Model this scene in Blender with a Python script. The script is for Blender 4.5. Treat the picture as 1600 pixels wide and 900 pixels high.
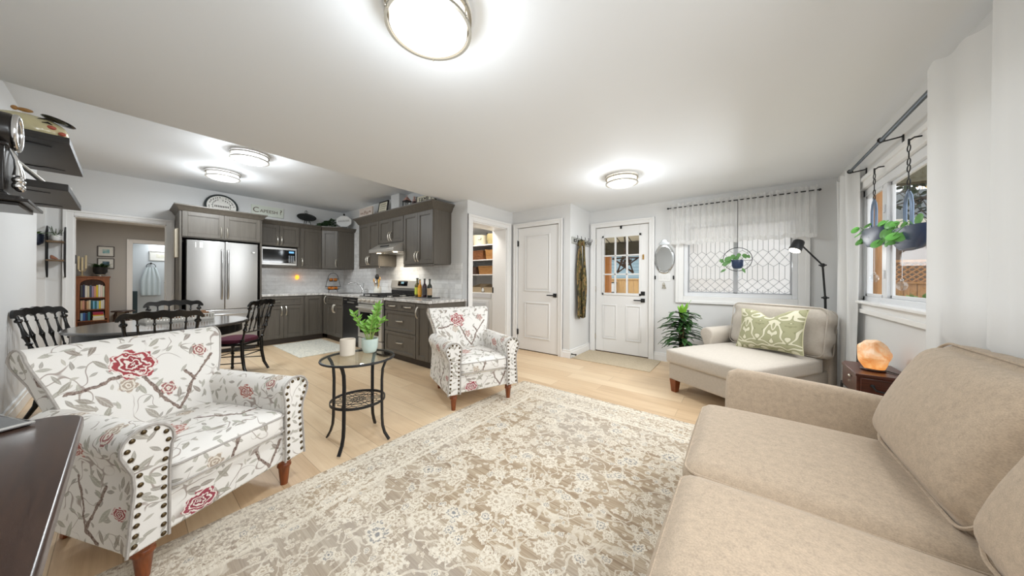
import bpy, bmesh, math, random
from math import sin, cos, pi, radians, atan2, sqrt
from mathutils import Vector, Matrix, Euler

for o in list(bpy.data.objects):
    bpy.data.objects.remove(o)
S = bpy.context.scene
C = S.collection
R = random.Random(7)

# ------------------------------------------------------------------ camera
YAW = 0.656421
cam_d = bpy.data.cameras.new('camera')
cam_d.sensor_width = 36.0
cam_d.lens = 466.0 / 1600.0 * 36.0
cam_d.shift_y = -12.4 / 1600.0
cam_d.clip_start = 0.03
cam = bpy.data.objects.new('camera', cam_d)
C.objects.link(cam)
cam.matrix_world = (Matrix.Translation((0, 0, 1.19)) @ Matrix.Rotation(YAW, 4, 'Z')
                    @ Matrix.Rotation(pi / 2, 4, 'X') @ Matrix.Rotation(0.00622, 4, 'Z'))
S.camera = cam

# ------------------------------------------------------------------ light and exposure
LAMP_W = 19.5          # living room ceiling lamps
KITCHEN_W = 26.0       # kitchen ceiling lamps
DAY_SIDE = 17.0        # daylight through the side window
DAY_FRONT = 3.5       # daylight through the frosted window
FILL_NEAR = 13.0         # fill light at the added, unseen near end of the side window
S.view_settings.view_transform = 'Standard'
S.view_settings.look = 'None'
S.view_settings.exposure = 0.33
S.view_settings.gamma = 1.0
S.view_settings.use_curve_mapping = False
world = bpy.data.worlds.new('sky')
S.world = world
world.use_nodes = True
wb = world.node_tree.nodes['Background']
wb.inputs[0].default_value = (0.93, 0.965, 1.0, 1)
wb.inputs[1].default_value = 1.7


def area_light(name, loc, rot, sx, sy, watts, col=(1, 1, 1), spread=pi):
    d = bpy.data.lights.new(name, 'AREA')
    d.shape = 'RECTANGLE'
    d.size, d.size_y = sx, sy
    d.energy = watts
    d.color = col
    d.spread = spread
    o = bpy.data.objects.new(name, d)
    C.objects.link(o)
    o.location = loc
    o.rotation_euler = rot
    return o


# daylight at the two visible windows, added fill, then the side rooms
area_light('daylight_side_window', (0.70, 3.2, 1.78), (0, radians(62), 0), 0.22, 1.4, DAY_SIDE, (0.95, 0.98, 1.0), radians(140))
area_light('daylight_front_window', (-0.07, 4.865, 1.5), (radians(-66), 0, 0), 1.1, 0.3, DAY_FRONT, (0.96, 0.98, 1.0), radians(140))
area_light('fill_side_window_near', (0.79, 0.76, 1.55), (0, radians(72), 0), 0.9, 0.75, FILL_NEAR, (0.96, 0.98, 1.0), radians(160))  # added out of view to brighten the near ceiling
area_light('bathroom_light', (-12.4, 0.75, 2.2), (0, 0, 0), 0.6, 0.6, 9.0, (0.97, 0.99, 1.0))  # downward area light under the ceiling; no bathroom window is built
area_light('den_ceiling_light', (-9.3, 0.2, 2.38), (0, 0, 0), 0.4, 0.4, 24.0, (1.0, 0.98, 0.95))
area_light('pantry_ceiling_light', (-3.75, 3.75, 2.3), (0, 0, 0), 0.25, 0.25, 10.0, (1.0, 0.95, 0.88))


# ------------------------------------------------------------------ helpers
def lin(c):
    return tuple(((v / 255.0) / 12.92 if v / 255.0 <= 0.04045 else ((v / 255.0 + 0.055) / 1.055) ** 2.4) for v in c) + (1.0,)


class G:
    """tiny node writer"""
    def __init__(self, name):
        self.mat = bpy.data.materials.new(name)
        self.mat.use_nodes = True
        self.nt = self.mat.node_tree
        self.nt.nodes.clear()
        self.out = self.nt.nodes.new('ShaderNodeOutputMaterial')

    def set(self, sock, v):
        if isinstance(v, bpy.types.NodeSocket):
            self.nt.links.new(v, sock)
        elif v is not None:
            if sock.type == 'VECTOR' and not hasattr(v, '__len__'):
                v = (v, v, v)
            if sock.type == 'RGBA' and len(v) == 3:
                v = tuple(v) + (1,)
            sock.default_value = v

    def n(self, t, ins=None, **props):
        nd = self.nt.nodes.new(t)
        for k, v in props.items():
            setattr(nd, k, v)
        for k, v in (ins or {}).items():
            self.set(nd.inputs[k], v)
        return nd

    def m(self, op, a, b=None, c=None, clamp=False):
        nd = self.n('ShaderNodeMath', operation=op, use_clamp=clamp)
        for i, v in enumerate((a, b, c)):
            if v is not None:
                self.set(nd.inputs[i], v)
        return nd.outputs[0]

    def v(self, op, a, b=None, scale=None):
        nd = self.n('ShaderNodeVectorMath', operation=op)
        self.set(nd.inputs[0], a)
        if b is not None:
            self.set(nd.inputs[1], b)
        if scale is not None:
            self.set(nd.inputs['Scale'], scale)
        return nd.outputs['Value'] if op in ('LENGTH', 'DOT_PRODUCT', 'DISTANCE') else nd.outputs[0]

    def mix(self, f, a, b, blend='MIX'):
        nd = self.n('ShaderNodeMix', data_type='RGBA', blend_type=blend)
        self.set(nd.inputs[0], f)
        self.set(nd.inputs[6], a)
        self.set(nd.inputs[7], b)
        return nd.outputs[2]

    def coord(self, which='Object'):
        return self.n('ShaderNodeTexCoord').outputs[which]

    def scale(self, vec, s):
        return self.n('ShaderNodeMapping', {'Vector': vec, 'Scale': s}).outputs[0]

    def noise(self, vec, scale, detail=3, rough=0.5, dist=0.0):
        return self.n('ShaderNodeTexNoise', {'Vector': vec, 'Scale': scale, 'Detail': detail, 'Roughness': rough, 'Distortion': dist})

    def ramp(self, f, stops, interp='LINEAR'):
        nd = self.n('ShaderNodeValToRGB')
        cr = nd.color_ramp
        cr.interpolation = interp
        while len(cr.elements) < len(stops):
            cr.elements.new(0.5)
        for e, (p, c) in zip(cr.elements, stops):
            e.position = p
            e.color = c if len(c) == 4 else tuple(c) + (1,)
        self.set(nd.inputs[0], f)
        return nd.outputs[0]

    def step(self, x, lo, hi):
        nd = self.n('ShaderNodeMapRange', {'Value': x, 'From Min': lo, 'From Max': hi}, clamp=True)
        return nd.outputs[0]

    def xyz(self, vec):
        return self.n('ShaderNodeSeparateXYZ', {0: vec}).outputs

    def bsdf(self, col, rough=0.5, metal=0.0, bump=None, bump_d=0.002, bump_s=0.3, **kw):
        p = self.n('ShaderNodeBsdfPrincipled')
        self.set(p.inputs['Base Color'], col)
        self.set(p.inputs['Roughness'], rough)
        self.set(p.inputs['Metallic'], metal)
        for k, v in kw.items():
            self.set(p.inputs[k.replace('_', ' ')], v)
        if bump is not None:
            b = self.n('ShaderNodeBump', {'Height': bump, 'Distance': bump_d, 'Strength': bump_s})
            self.nt.links.new(b.outputs[0], p.inputs['Normal'])
        self.nt.links.new(p.outputs[0], self.out.inputs[0])
        return self.mat


def plain(name, rgb, rough=0.5, metal=0.0, var=0.06, scale=30.0, bump=0.0, stretch=(1, 1, 1), **kw):
    """colour with a slight procedural variation"""
    g = G(name)
    c = lin(rgb)
    co = g.scale(g.coord('Object'), stretch)
    nz = g.noise(co, scale, 3).outputs[0]
    a = tuple(x * (1 - var) for x in c[:3])
    b = tuple(min(1, x * (1 + var)) for x in c[:3])
    col = g.mix(nz, a, b)
    return g.bsdf(col, rough, metal, bump=nz if bump else None, bump_s=bump, **kw)


def emissive(name, rgb, strength):
    g = G(name)
    e = g.n('ShaderNodeEmission', {'Color': lin(rgb), 'Strength': strength})
    g.nt.links.new(e.outputs[0], g.out.inputs[0])
    return g.mat


class B:
    """collects shapes into one mesh"""
    def __init__(self, M=None):
        self.bm = bmesh.new()
        self.M = M or Matrix.Identity(4)

    def V(self, co):
        return self.bm.verts.new(self.M @ Vector(co))

    def F(self, vs):
        try:
            return self.bm.faces.new(vs)
        except ValueError:
            return None

    def box(self, lo, hi):
        x0, y0, z0 = lo
        x1, y1, z1 = hi
        v = [self.V(p) for p in ((x0, y0, z0), (x1, y0, z0), (x1, y1, z0), (x0, y1, z0), (x0, y0, z1), (x1, y0, z1), (x1, y1, z1), (x0, y1, z1))]
        for f in ((0, 3, 2, 1), (4, 5, 6, 7), (0, 1, 5, 4), (1, 2, 6, 5), (2, 3, 7, 6), (3, 0, 4, 7)):
            self.F([v[i] for i in f])
        return self

    def loft(self, rings, cap=True, closed=True):
        """rings: list of equal-length point lists"""
        vr = [[self.V(p) for p in r] for r in rings]
        n = len(vr[0])
        for a, b in zip(vr, vr[1:]):
            for i in range(n if closed else n - 1):
                j = (i + 1) % n
                self.F([a[i], a[j], b[j], b[i]])
        if cap and closed:
            self.F(list(reversed(vr[0])))
            self.F(vr[-1])
        return self

    def prism(self, poly, ax, a, b):
        """poly: 2d points in the two other axes, extruded along axis ax ('x','y','z') from a to b"""
        def P(p, t):
            return {'x': (t, p[0], p[1]), 'y': (p[0], t, p[1]), 'z': (p[0], p[1], t)}[ax]
        return self.loft([[P(p, a) for p in poly], [P(p, b) for p in poly]])

    def lathe(self, prof, c=(0, 0, 0), seg=24, cap=True):
        rings = []
        for r, z in prof:
            r = max(r, 1e-4)
            rings.append([(c[0] + r * cos(2 * pi * i / seg), c[1] + r * sin(2 * pi * i / seg), c[2] + z) for i in range(seg)])
        return self.loft(rings, cap)

    def tube(self, pts, r, seg=8, rs=None, closed=False):
        pts = [Vector(p) for p in pts]
        n = len(pts)
        rings = []
        prev = None
        for i, p in enumerate(pts):
            if closed:
                t = pts[(i + 1) % n] - pts[i - 1]
            else:
                t = pts[min(i + 1, n - 1)] - pts[max(i - 1, 0)]
            if t.length < 1e-9:
                t = Vector((0, 0, 1))
            t.normalize()
            if prev is None:
                ref = Vector((0, 0, 1)) if abs(t.z) < 0.9 else Vector((1, 0, 0))
                u = t.cross(ref).normalized()
            else:
                u = (prev - t * prev.dot(t))
                u = u.normalized() if u.length > 1e-6 else t.orthogonal().normalized()
            prev = u
            w = t.cross(u)
            rr = rs[i] if rs else r
            rings.append([p + (u * cos(2 * pi * k / seg) + w * sin(2 * pi * k / seg)) * rr for k in range(seg)])
        if closed:
            rings.append(rings[0])
            return self.loft(rings, cap=False)
        return self.loft(rings)

    def cyl(self, p0, p1, r0, r1=None, seg=16):
        return self.tube([p0, p1], r0, seg, rs=[r0, r0 if r1 is None else r1])

    def ring(self, c, R_, r, axis='z', seg=40, sub=8):
        pts = []
        for i in range(seg):
            a = 2 * pi * i / seg
            x, y = R_ * cos(a), R_ * sin(a)
            d = {'z': (x, y, 0), 'y': (x, 0, y), 'x': (0, x, y)}[axis]
            pts.append((c[0] + d[0], c[1] + d[1], c[2] + d[2]))
        return self.tube(pts, r, sub, closed=True)

    def ball(self, c, r, seg=16, rings=10, fn=None):
        r = (r, r, r) if not hasattr(r, '__len__') else r
        rg = []
        for j in range(rings + 1):
            th = pi * j / rings
            row = []
            for i in range(seg):
                a = 2 * pi * i / seg
                s = max(sin(th), 0.003)
                d = Vector((s * cos(a), s * sin(a), -cos(th)))
                k = fn(d) if fn else 1.0
                row.append((c[0] + d.x * r[0] * k, c[1] + d.y * r[1] * k, c[2] + d.z * r[2] * k))
            rg.append(row)
        return self.loft(rg)

    def surf(self, fn, nu, nv, thick=0.0):
        """open grid fn(u,v)->point, optionally given a back side"""
        g = [[Vector(fn(i / nu, j / nv)) for j in range(nv + 1)] for i in range(nu + 1)]
        if thick:
            nrm = [[None] * (nv + 1) for _ in range(nu + 1)]
            for i in range(nu + 1):
                for j in range(nv + 1):
                    a = g[min(i + 1, nu)][j] - g[max(i - 1, 0)][j]
                    b = g[i][min(j + 1, nv)] - g[i][max(j - 1, 0)]
                    k = a.cross(b)
                    nrm[i][j] = k.normalized() if k.length > 1e-12 else Vector((0, 0, 1))
            t = [[self.V(g[i][j] + nrm[i][j] * thick / 2) for j in range(nv + 1)] for i in range(nu + 1)]
            d = [[self.V(g[i][j] - nrm[i][j] * thick / 2) for j in range(nv + 1)] for i in range(nu + 1)]
        else:
            t = [[self.V(p) for p in row] for row in g]
            d = None
        for i in range(nu):
            for j in range(nv):
                self.F([t[i][j], t[i + 1][j], t[i + 1][j + 1], t[i][j + 1]])
                if d:
                    self.F([d[i][j], d[i][j + 1], d[i + 1][j + 1], d[i + 1][j]])
        if d:
            for i in range(nu):
                self.F([t[i][0], d[i][0], d[i + 1][0], t[i + 1][0]])
                self.F([t[i][nv], t[i + 1][nv], d[i + 1][nv], d[i][nv]])
            for j in range(nv):
                self.F([t[0][j], t[0][j + 1], d[0][j + 1], d[0][j]])
                self.F([t[nu][j], d[nu][j], d[nu][j + 1], t[nu][j + 1]])
        return self

    def leaf(self, base, d, up, L, W, bend=0.3, n=6, fold=0.15):
        """a leaf blade with some thickness, from base along d, face towards up"""
        d = Vector(d).normalized()
        up = Vector(up)
        s = d.cross(up)
        s = s.normalized() if s.length > 1e-6 else d.orthogonal().normalized()
        up = s.cross(d).normalized()
        base = Vector(base)

        def fn(u, v):
            w = W * 0.5 * (sin(pi * min(1, u * 0.98 + 0.02) ** 0.75) ** 0.8 if u < 0.999 else 0.001)
            q = (v - 0.5) * 2
            return base + d * (L * u) - up * (bend * L * u * u) + s * (w * q) + up * (abs(q) * fold * w)
        return self.surf(fn, n, 2, thick=0.0016)


MW = {}


def box_uv(me):
    uv = me.uv_layers.new(name='UVMap')
    for p in me.polygons:
        n = p.normal
        a = [abs(n.x), abs(n.y), abs(n.z)]
        k = a.index(max(a))
        for li in p.loop_indices:
            c = me.vertices[me.loops[li].vertex_index].co
            uv.data[li].uv = (c.y, c.z) if k == 0 else ((c.x + 3.0, c.z) if k == 1 else (c.x + 6.0, c.y))


def link_mesh(b, name, mat, parent=None, bevel=0.0, smooth=True, sub=0, uv=False, seg=2, ang=38, local=False, label=None, kind=None):
    bm = b.bm
    bmesh.ops.recalc_face_normals(bm, faces=bm.faces)
    if smooth:
        for f in bm.faces:
            f.smooth = True
        lim = radians(ang)
        for e in bm.edges:
            if len(e.link_faces) == 2 and e.calc_face_angle(0) > lim:
                e.smooth = False
    me = bpy.data.meshes.new(name)
    bm.to_mesh(me)
    bm.free()
    o = bpy.data.objects.new(name, me)
    C.objects.link(o)
    W = MW.get(parent.name, Matrix.Identity(4)) if parent else Matrix.Identity(4)
    if parent:
        o.parent = parent
        if not local:
            me.transform(W.inverted())
    MW[o.name] = W
    if uv:
        box_uv(me)
    if mat:
        me.materials.append(mat)
    if bevel:
        md = o.modifiers.new('bevel', 'BEVEL')
        md.width = bevel
        md.segments = seg
        md.limit_method = 'ANGLE'
        md.angle_limit = radians(40)
    if sub:
        md = o.modifiers.new('subdivision', 'SUBSURF')
        md.levels = sub
        md.render_levels = sub
    if label:
        o['label'] = label
    if kind:
        o['kind'] = kind
    return o


def tag(o, label, cat, group=None, kind=None):
    o['label'] = label
    o['category'] = cat
    if group:
        o['group'] = group
    if kind:
        o['kind'] = kind
    return o


def thing(name, label, cat, loc=(0, 0, 0), rz=0.0, group=None):
    o = bpy.data.objects.new(name, None)
    o.empty_display_size = 0.05
    C.objects.link(o)
    o.location = loc
    o.rotation_euler = (0, 0, rz)
    MW[o.name] = Matrix.Translation(loc) @ Matrix.Rotation(rz, 4, 'Z')
    return tag(o, label, cat, group)


def struct(name, b, mat, bevel=0.0, parent=None, uv=False, smooth=True):
    o = link_mesh(b, name, mat, parent, bevel=bevel, uv=uv, smooth=smooth)
    if parent is None:
        o['kind'] = 'structure'
    return o


def one(b, name, mat, label, cat, group=None, **kw):
    return tag(link_mesh(b, name, mat, **kw), label, cat, group)


def copy_tree(o, parent=None):
    c = o.copy()
    C.objects.link(c)
    if parent:
        c.parent = parent
    MW[c.name] = MW.get(o.name, Matrix.Identity(4))
    for ch in [x for x in bpy.data.objects if x.parent == o]:
        copy_tree(ch, c)
    return c


def fx(X):      # frame for fronts that face +X: local x = +Y, y = into the unit, z up
    return Matrix(((0, -1, 0, X), (1, 0, 0, 0), (0, 0, 1, 0), (0, 0, 0, 1)))


def fy(Y):      # frame for fronts that face -Y: local x = +X, y = into the unit
    return Matrix.Translation((0, Y, 0))


def holes(b, axis, t0, t1, a0, a1, z0, z1, ops):
    """wall slab along axis ('x' wall: thickness in x) with rectangular openings (a,b,zlo,zhi)"""
    cuts = sorted({a0, a1} | {o[0] for o in ops} | {o[1] for o in ops})

    def put(p, q, zl, zh):
        if q - p > 1e-6 and zh - zl > 1e-6:
            if axis == 'x':
                b.box((t0, p, zl), (t1, q, zh))
            else:
                b.box((p, t0, zl), (q, t1, zh))
    for p, q in zip(cuts, cuts[1:]):
        mid = (p + q) / 2
        op = [o for o in ops if o[0] < mid < o[1]]
        if not op:
            put(p, q, z0, z1)
        else:
            put(p, q, z0, op[0][2])
            put(p, q, op[0][3], z1)
    return b


def text_mesh(parent, name, s, size, M, mat, depth=0.002, align='CENTER'):
    cu = bpy.data.curves.new(name, 'FONT')
    cu.body = s
    cu.size = size
    cu.extrude = depth
    cu.align_x = align
    cu.align_y = 'CENTER'
    t = bpy.data.objects.new('tmp_text', cu)
    C.objects.link(t)
    bpy.context.view_layer.update()
    me = bpy.data.meshes.new_from_object(t.evaluated_get(bpy.context.evaluated_depsgraph_get()))
    bpy.data.objects.remove(t)
    o = bpy.data.objects.new(name, me)
    me.materials.clear()
    me.materials.append(mat)
    C.objects.link(o)
    o.parent = parent
    me.transform(MW[parent.name].inverted() @ M)
    MW[o.name] = MW[parent.name]
    return o
# ------------------------------------------------------------------ materials
WALL = plain('wall_paint', (222, 222, 221), 0.6, var=0.015, scale=3)
CEIL = plain('ceiling_paint', (238, 241, 244), 0.7, var=0.012, scale=2)
TRIM = plain('white_trim_paint', (236, 235, 233), 0.35, var=0.01)
DEN = plain('den_grey_paint', (176, 173, 168), 0.6, var=0.015, scale=3)
BATH = plain('bathroom_blue_paint', (212, 219, 223), 0.6, var=0.015, scale=3)
BLACK = plain('black_metal', (26, 26, 27), 0.4, var=0.1)
IRON = plain('wrought_iron', (36, 36, 38), 0.45, 0.3, var=0.15)
GLOSSBLACK = plain('black_lacquer', (13, 12, 12), 0.22, var=0.2, Coat_Weight=0.15)
STEEL = plain('brushed_steel', (186, 185, 183), 0.3, 0.9, var=0.08, scale=14, stretch=(60, 60, 0.6))
CHROME = plain('polished_chrome', (222, 222, 222), 0.12, 1.0, var=0.02)
NICKEL = plain('satin_nickel', (206, 200, 188), 0.3, 0.9, var=0.03)
BRONZE = plain('antique_brass_nail', (92, 78, 56), 0.35, 0.9, var=0.2)
WHITE = plain('white_glaze', (238, 238, 236), 0.25, var=0.02)
SOIL = plain('potting_soil', (60, 44, 32), 0.95, var=0.4, scale=160, bump=0.6)


def wood(name, a, b, rough=0.35, sc=(2, 2, 2), axis=0, bump=0.0):
    g = G(name)
    st = [14, 14, 14]
    st[axis] = 0.9
    co = g.scale(g.coord('Object'), tuple(s * k for s, k in zip(st, sc)))
    n = g.noise(co, 2.2, 6, 0.6, 0.6).outputs[0]
    col = g.ramp(n, [(0.28, lin(b)), (0.72, lin(a))])
    return g.bsdf(col, rough, bump=n if bump else None, bump_s=bump)


OAKLEG = wood('chestnut_leg_wood', (150, 82, 42), (98, 48, 22), 0.3, axis=2)
DARKWOOD = wood('dark_walnut', (70, 46, 36), (38, 25, 21), 0.38, axis=0)
MAHOG = wood('mahogany', (98, 50, 34), (52, 26, 19), 0.3, axis=0)
SHELFWOOD = wood('black_brown_shelf', (50, 47, 44), (34, 32, 31), 0.45, axis=1)
CHERRY = wood('cherry_bookcase', (150, 92, 52), (104, 58, 30), 0.35, axis=2)
CAB = wood('taupe_stained_maple', (97, 91, 82), (83, 77, 69), 0.42, axis=2, sc=(1.3, 1.3, 1))
CABDARK = plain('cabinet_toe_kick', (66, 57, 51), 0.55)
RAILWOOD = wood('grey_barn_wood', (190, 190, 184), (150, 150, 145), 0.6, axis=1)
FENCEWOOD = wood('cedar_fence', (186, 138, 84), (146, 98, 54), 0.7, axis=2)


def floor_mat():
    g = G('light_oak_planks')
    co = g.coord('Object')
    br = g.n('ShaderNodeTexBrick', {'Vector': co, 'Color1': (0.0, 0, 0, 1), 'Color2': (1, 1, 1, 1), 'Mortar': (0.5, 0.5, 0.5, 1), 'Scale': 1.0,
                                    'Mortar Size': 0.0016, 'Mortar Smooth': 0.2, 'Bias': 0.0, 'Brick Width': 1.25, 'Row Height': 0.185},
             offset=0.37, offset_frequency=2)
    r = g.xyz(br.outputs[0])[0]
    gr = g.noise(g.scale(co, (1.4, 22, 1)), 2.0, 6, 0.62, 0.4).outputs[0]
    gr2 = g.noise(g.scale(co, (0.8, 6, 1)), 1.6, 3, 0.5, 0.8).outputs[0]
    t = g.m('ADD', g.m('MULTIPLY', r, 0.34), g.m('ADD', g.m('MULTIPLY', gr, 0.5), g.m('MULTIPLY', gr2, 0.35)))
    col = g.ramp(t, [(0.25, lin((190, 158, 122))), (0.55, lin((215, 186, 150))), (0.85, lin((230, 206, 172)))])
    col = g.mix(g.m('MULTIPLY', br.outputs['Fac'], 0.55), col, lin((120, 92, 64)))
    return g.bsdf(col, g.m('ADD', 0.3, g.m('MULTIPLY', gr, 0.16)), bump=g.m('SUBTRACT', 1.0, br.outputs['Fac']), bump_s=0.25, bump_d=0.001)


FLOOR = floor_mat()


def tile_mat():
    g = G('white_marble_subway_tile')
    uv = g.coord('UV')
    br = g.n('ShaderNodeTexBrick', {'Vector': uv, 'Color1': (0, 0, 0, 1), 'Color2': (1, 1, 1, 1), 'Mortar': (0.5, 0.5, 0.5, 1), 'Scale': 1.0,
                                    'Mortar Size': 0.0022, 'Mortar Smooth': 0.15, 'Bias': 0.0, 'Brick Width': 0.30, 'Row Height': 0.075}, offset=0.5, offset_frequency=2)
    r = g.xyz(br.outputs[0])[0]
    n = g.noise(uv, 7, 6, 0.6, 1.6).outputs[0]
    t = g.m('ADD', g.m('MULTIPLY', r, 0.3), g.m('MULTIPLY', n, 0.8))
    col = g.ramp(t, [(0.3, lin((212, 211, 209))), (0.55, lin((234, 233, 231))), (0.8, lin((246, 246, 244)))])
    col = g.mix(br.outputs['Fac'], col, lin((206, 204, 200)))
    return g.bsdf(col, 0.2, bump=g.m('SUBTRACT', 1.0, br.outputs['Fac']), bump_s=0.3, bump_d=0.001)


TILE = tile_mat()


def stone_mat():
    g = G('grey_granite_worktop')
    co = g.coord('Object')
    n = g.noise(g.scale(co, (1, 2.2, 1)), 5, 8, 0.65, 2.0).outputs[0]
    m2 = g.noise(co, 90, 2).outputs[0]
    col = g.ramp(g.m('ADD', g.m('MULTIPLY', n, 0.85), g.m('MULTIPLY', m2, 0.15)),
                 [(0.32, lin((128, 124, 121))), (0.46, lin((188, 185, 181))), (0.58, lin((222, 219, 215))), (0.75, lin((240, 238, 235)))])
    return g.bsdf(col, 0.14)


STONE = stone_mat()


def clear_glass(name, tint=(1, 1, 1), gloss=0.08):
    g = G(name)
    t = g.n('ShaderNodeBsdfTransparent', {'Color': tint + (1,)})
    s = g.n('ShaderNodeBsdfGlossy', {'Color': (1, 1, 1, 1), 'Roughness': 0.02})
    fr = g.n('ShaderNodeLayerWeight', {'Blend': 0.5})
    mx = g.n('ShaderNodeMixShader', {0: g.m('ADD', g.m('MULTIPLY', g.m('POWER', fr.outputs['Facing'], 5.0), 0.10), 0.008 + gloss * 0.2)})
    g.nt.links.new(t.outputs[0], mx.inputs[1])
    g.nt.links.new(s.outputs[0], mx.inputs[2])
    g.nt.links.new(mx.outputs[0], g.out.inputs[0])
    return g.mat


GLASS = clear_glass('window_glass')
TABLEGLASS = clear_glass('table_glass', (0.93, 0.96, 0.95), 0.5)


def sheer(name, rgb, transp, trans_w=0.5, weave=0.0):
    g = G(name)
    c = lin(rgb)
    d = g.n('ShaderNodeBsdfDiffuse', {'Color': c})
    t = g.n('ShaderNodeBsdfTranslucent', {'Color': c})
    x = g.n('ShaderNodeBsdfTransparent')
    m1 = g.n('ShaderNodeMixShader', {0: trans_w})
    g.nt.links.new(d.outputs[0], m1.inputs[1])
    g.nt.links.new(t.outputs[0], m1.inputs[2])
    f = transp
    if weave:
        n = g.noise(g.scale(g.coord('Object'), (1, 1, 0.12)), 60, 2).outputs[0]
        f = g.m('ADD', transp, g.m('MULTIPLY', g.m('SUBTRACT', n, 0.5), weave))
    m2 = g.n('ShaderNodeMixShader', {0: f})
    g.nt.links.new(m1.outputs[0], m2.inputs[1])
    g.nt.links.new(x.outputs[0], m2.inputs[2])
    g.nt.links.new(m2.outputs[0], g.out.inputs[0])
    return g.mat


FROST = sheer('frosted_glass', (250, 250, 250), 0.05, 0.8)
VALANCE = sheer('white_sheer_cotton', (253, 253, 252), 0.26, 0.62, 0.2)
CURTAIN = sheer('white_linen_curtain', (244, 244, 243), 0.03, 0.35)

# ------------------------------------------------------------------ room shell
ZC, ZK = 2.37, 2.70
struct('floor', B().box((-13.0, -2.0, -0.1), (1.0, 5.04, 0.0)), FLOOR)
struct('ceiling', B().box((-3.53, -0.75, ZC), (1.0, 5.04, 2.86)), CEIL)
struct('ceiling_kitchen', B().box((-7.40, -2.0, ZK), (-3.53, 3.20, 2.86)), CEIL)
struct('wall_left', B().box((-6.0, -0.75, 0), (1.0, -0.58, 2.86)).box((-6.0, -1.85, 0), (-5.85, -0.75, 2.86)), WALL)
struct('wall_recess', B().box((-7.4, -1.85, 0), (-6.0, -1.7, 2.86)), WALL)
struct('wall_fridge', holes(B(), 'x', -7.40, -7.25, -1.85, 3.20, 0, 2.86, [(-0.43, 0.40, 0, 2.03)]), WALL)
struct('wall_range', B().box((-7.25, 3.07, 0), (-3.2, 3.16, 2.86)), WALL)
struct('wall_pantry', holes(B(), 'x', -3.33, -3.20, 3.16, 4.155, 0, ZC, [(3.17, 3.99, 0, 2.07)]).box((-3.53, 3.20, ZC), (-3.2, 5.0, 2.86)), WALL)
struct('wall_pantry_inside', B().box((-4.85, 3.2, 0), (-4.7, 4.95, ZC)).box((-4.7, 4.80, 0), (-3.33, 4.95, ZC)).box((-3.33, 4.155, 0), (-3.2, 4.95, ZC)), WALL)
struct('ceiling_pantry', B().box((-4.85, 3.2, ZC), (-3.33, 4.95, ZC + 0.1)), CEIL)
struct('wall_closet', holes(B(), 'y', 4.155, 4.28, -3.2, -2.23, 0, ZC, [(-3.085, -2.275, 0, 2.085)]), WALL)
struct('wall_hall', B().box((-2.23, 4.155, 0), (-2.08, 5.04, ZC)), WALL)
struct('wall_closet_inside', B().box((-3.2, 4.9, 0), (-2.23, 5.04, ZC)), WALL)
struct('wall_back', holes(B(), 'y', 4.89, 5.04, -2.08, 1.0, 0, ZC, [(-1.975, -1.125, 0, 2.08), (-0.66, 0.53, 0.98, 2.0)]), WALL)
struct('wall_right', holes(B(), 'x', 0.85, 0.90, -0.75, 4.89, 0, ZC, [(0.36, 4.02, 1.02, 2.0)]), WALL)
struct('wall_den', holes(B(), 'x', -11.42, -11.30, -0.9, 1.8, 0, 2.42, [(0.11, 0.90, 0, 2.0)]).box((-11.3, -0.8, 0), (-7.4, -0.66, 2.42)).box((-11.3, 1.6, 0), (-7.4, 1.75, 2.42)), DEN)
struct('ceiling_den', B().box((-13.0, -0.9, 2.42), (-7.4, 1.8, 2.52)), CEIL)
struct('wall_bathroom', B().box((-12.85, -0.4, 0), (-12.7, 1.5, 2.42)).box((-12.7, -0.4, 0), (-11.42, -0.3, 2.42)).box((-12.7, 1.4, 0), (-11.42, 1.5, 2.42)), BATH)
struct('wall_pillar', B().box((-5.03, 2.93, 2.225), (-4.77, 3.07, ZK)), WALL)


def casing(n, axis, face, sgn, a0, a1, z1, w=0.085, t=0.02, z0=0.0, bottom=False):
    """flat moulded casing round an opening; face plane at 'face', sticking out along sgn"""
    b = B()

    def bx(p0, p1, zl, zh, tt):
        lo, hi = sorted((face - sgn * 0.002, face + sgn * tt))
        if axis == 'x':
            b.box((lo, p0, zl), (hi, p1, zh))
        else:
            b.box((p0, lo, zl), (p1, hi, zh))
    zb = z0 - w if bottom else z0
    for tt, k in ((t, 0.0), (t * 1.55, w * 0.62)):
        bx(a0 - w, a0 - k, zb, z1 + w, tt)
        bx(a1 + k, a1 + w, zb, z1 + w, tt)
        bx(a0 - k, a1 + k, z1 + k, z1 + w, tt)
        if bottom:
            bx(a0 - k, a1 + k, zb, z0 - k, tt)
    return struct('trim_%d' % n, b, TRIM, bevel=0.004)


casing(1, 'x', -7.25, 1, -0.43, 0.40, 2.03)
casing(2, 'x', -3.20, 1, 3.17, 3.99, 2.07, w=0.095)
casing(3, 'y', 4.155, -1, -3.085, -2.275, 2.085, w=0.075)
casing(4, 'y', 4.89, -1, -1.975, -1.125, 2.08, w=0.08)
casing(5, 'x', -11.30, 1, 0.11, 0.90, 2.0)
struct('trim_6', B().box((-7.255, -0.73, 0), (-7.225, -0.635, 2.1)), TRIM, bevel=0.004)
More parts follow.
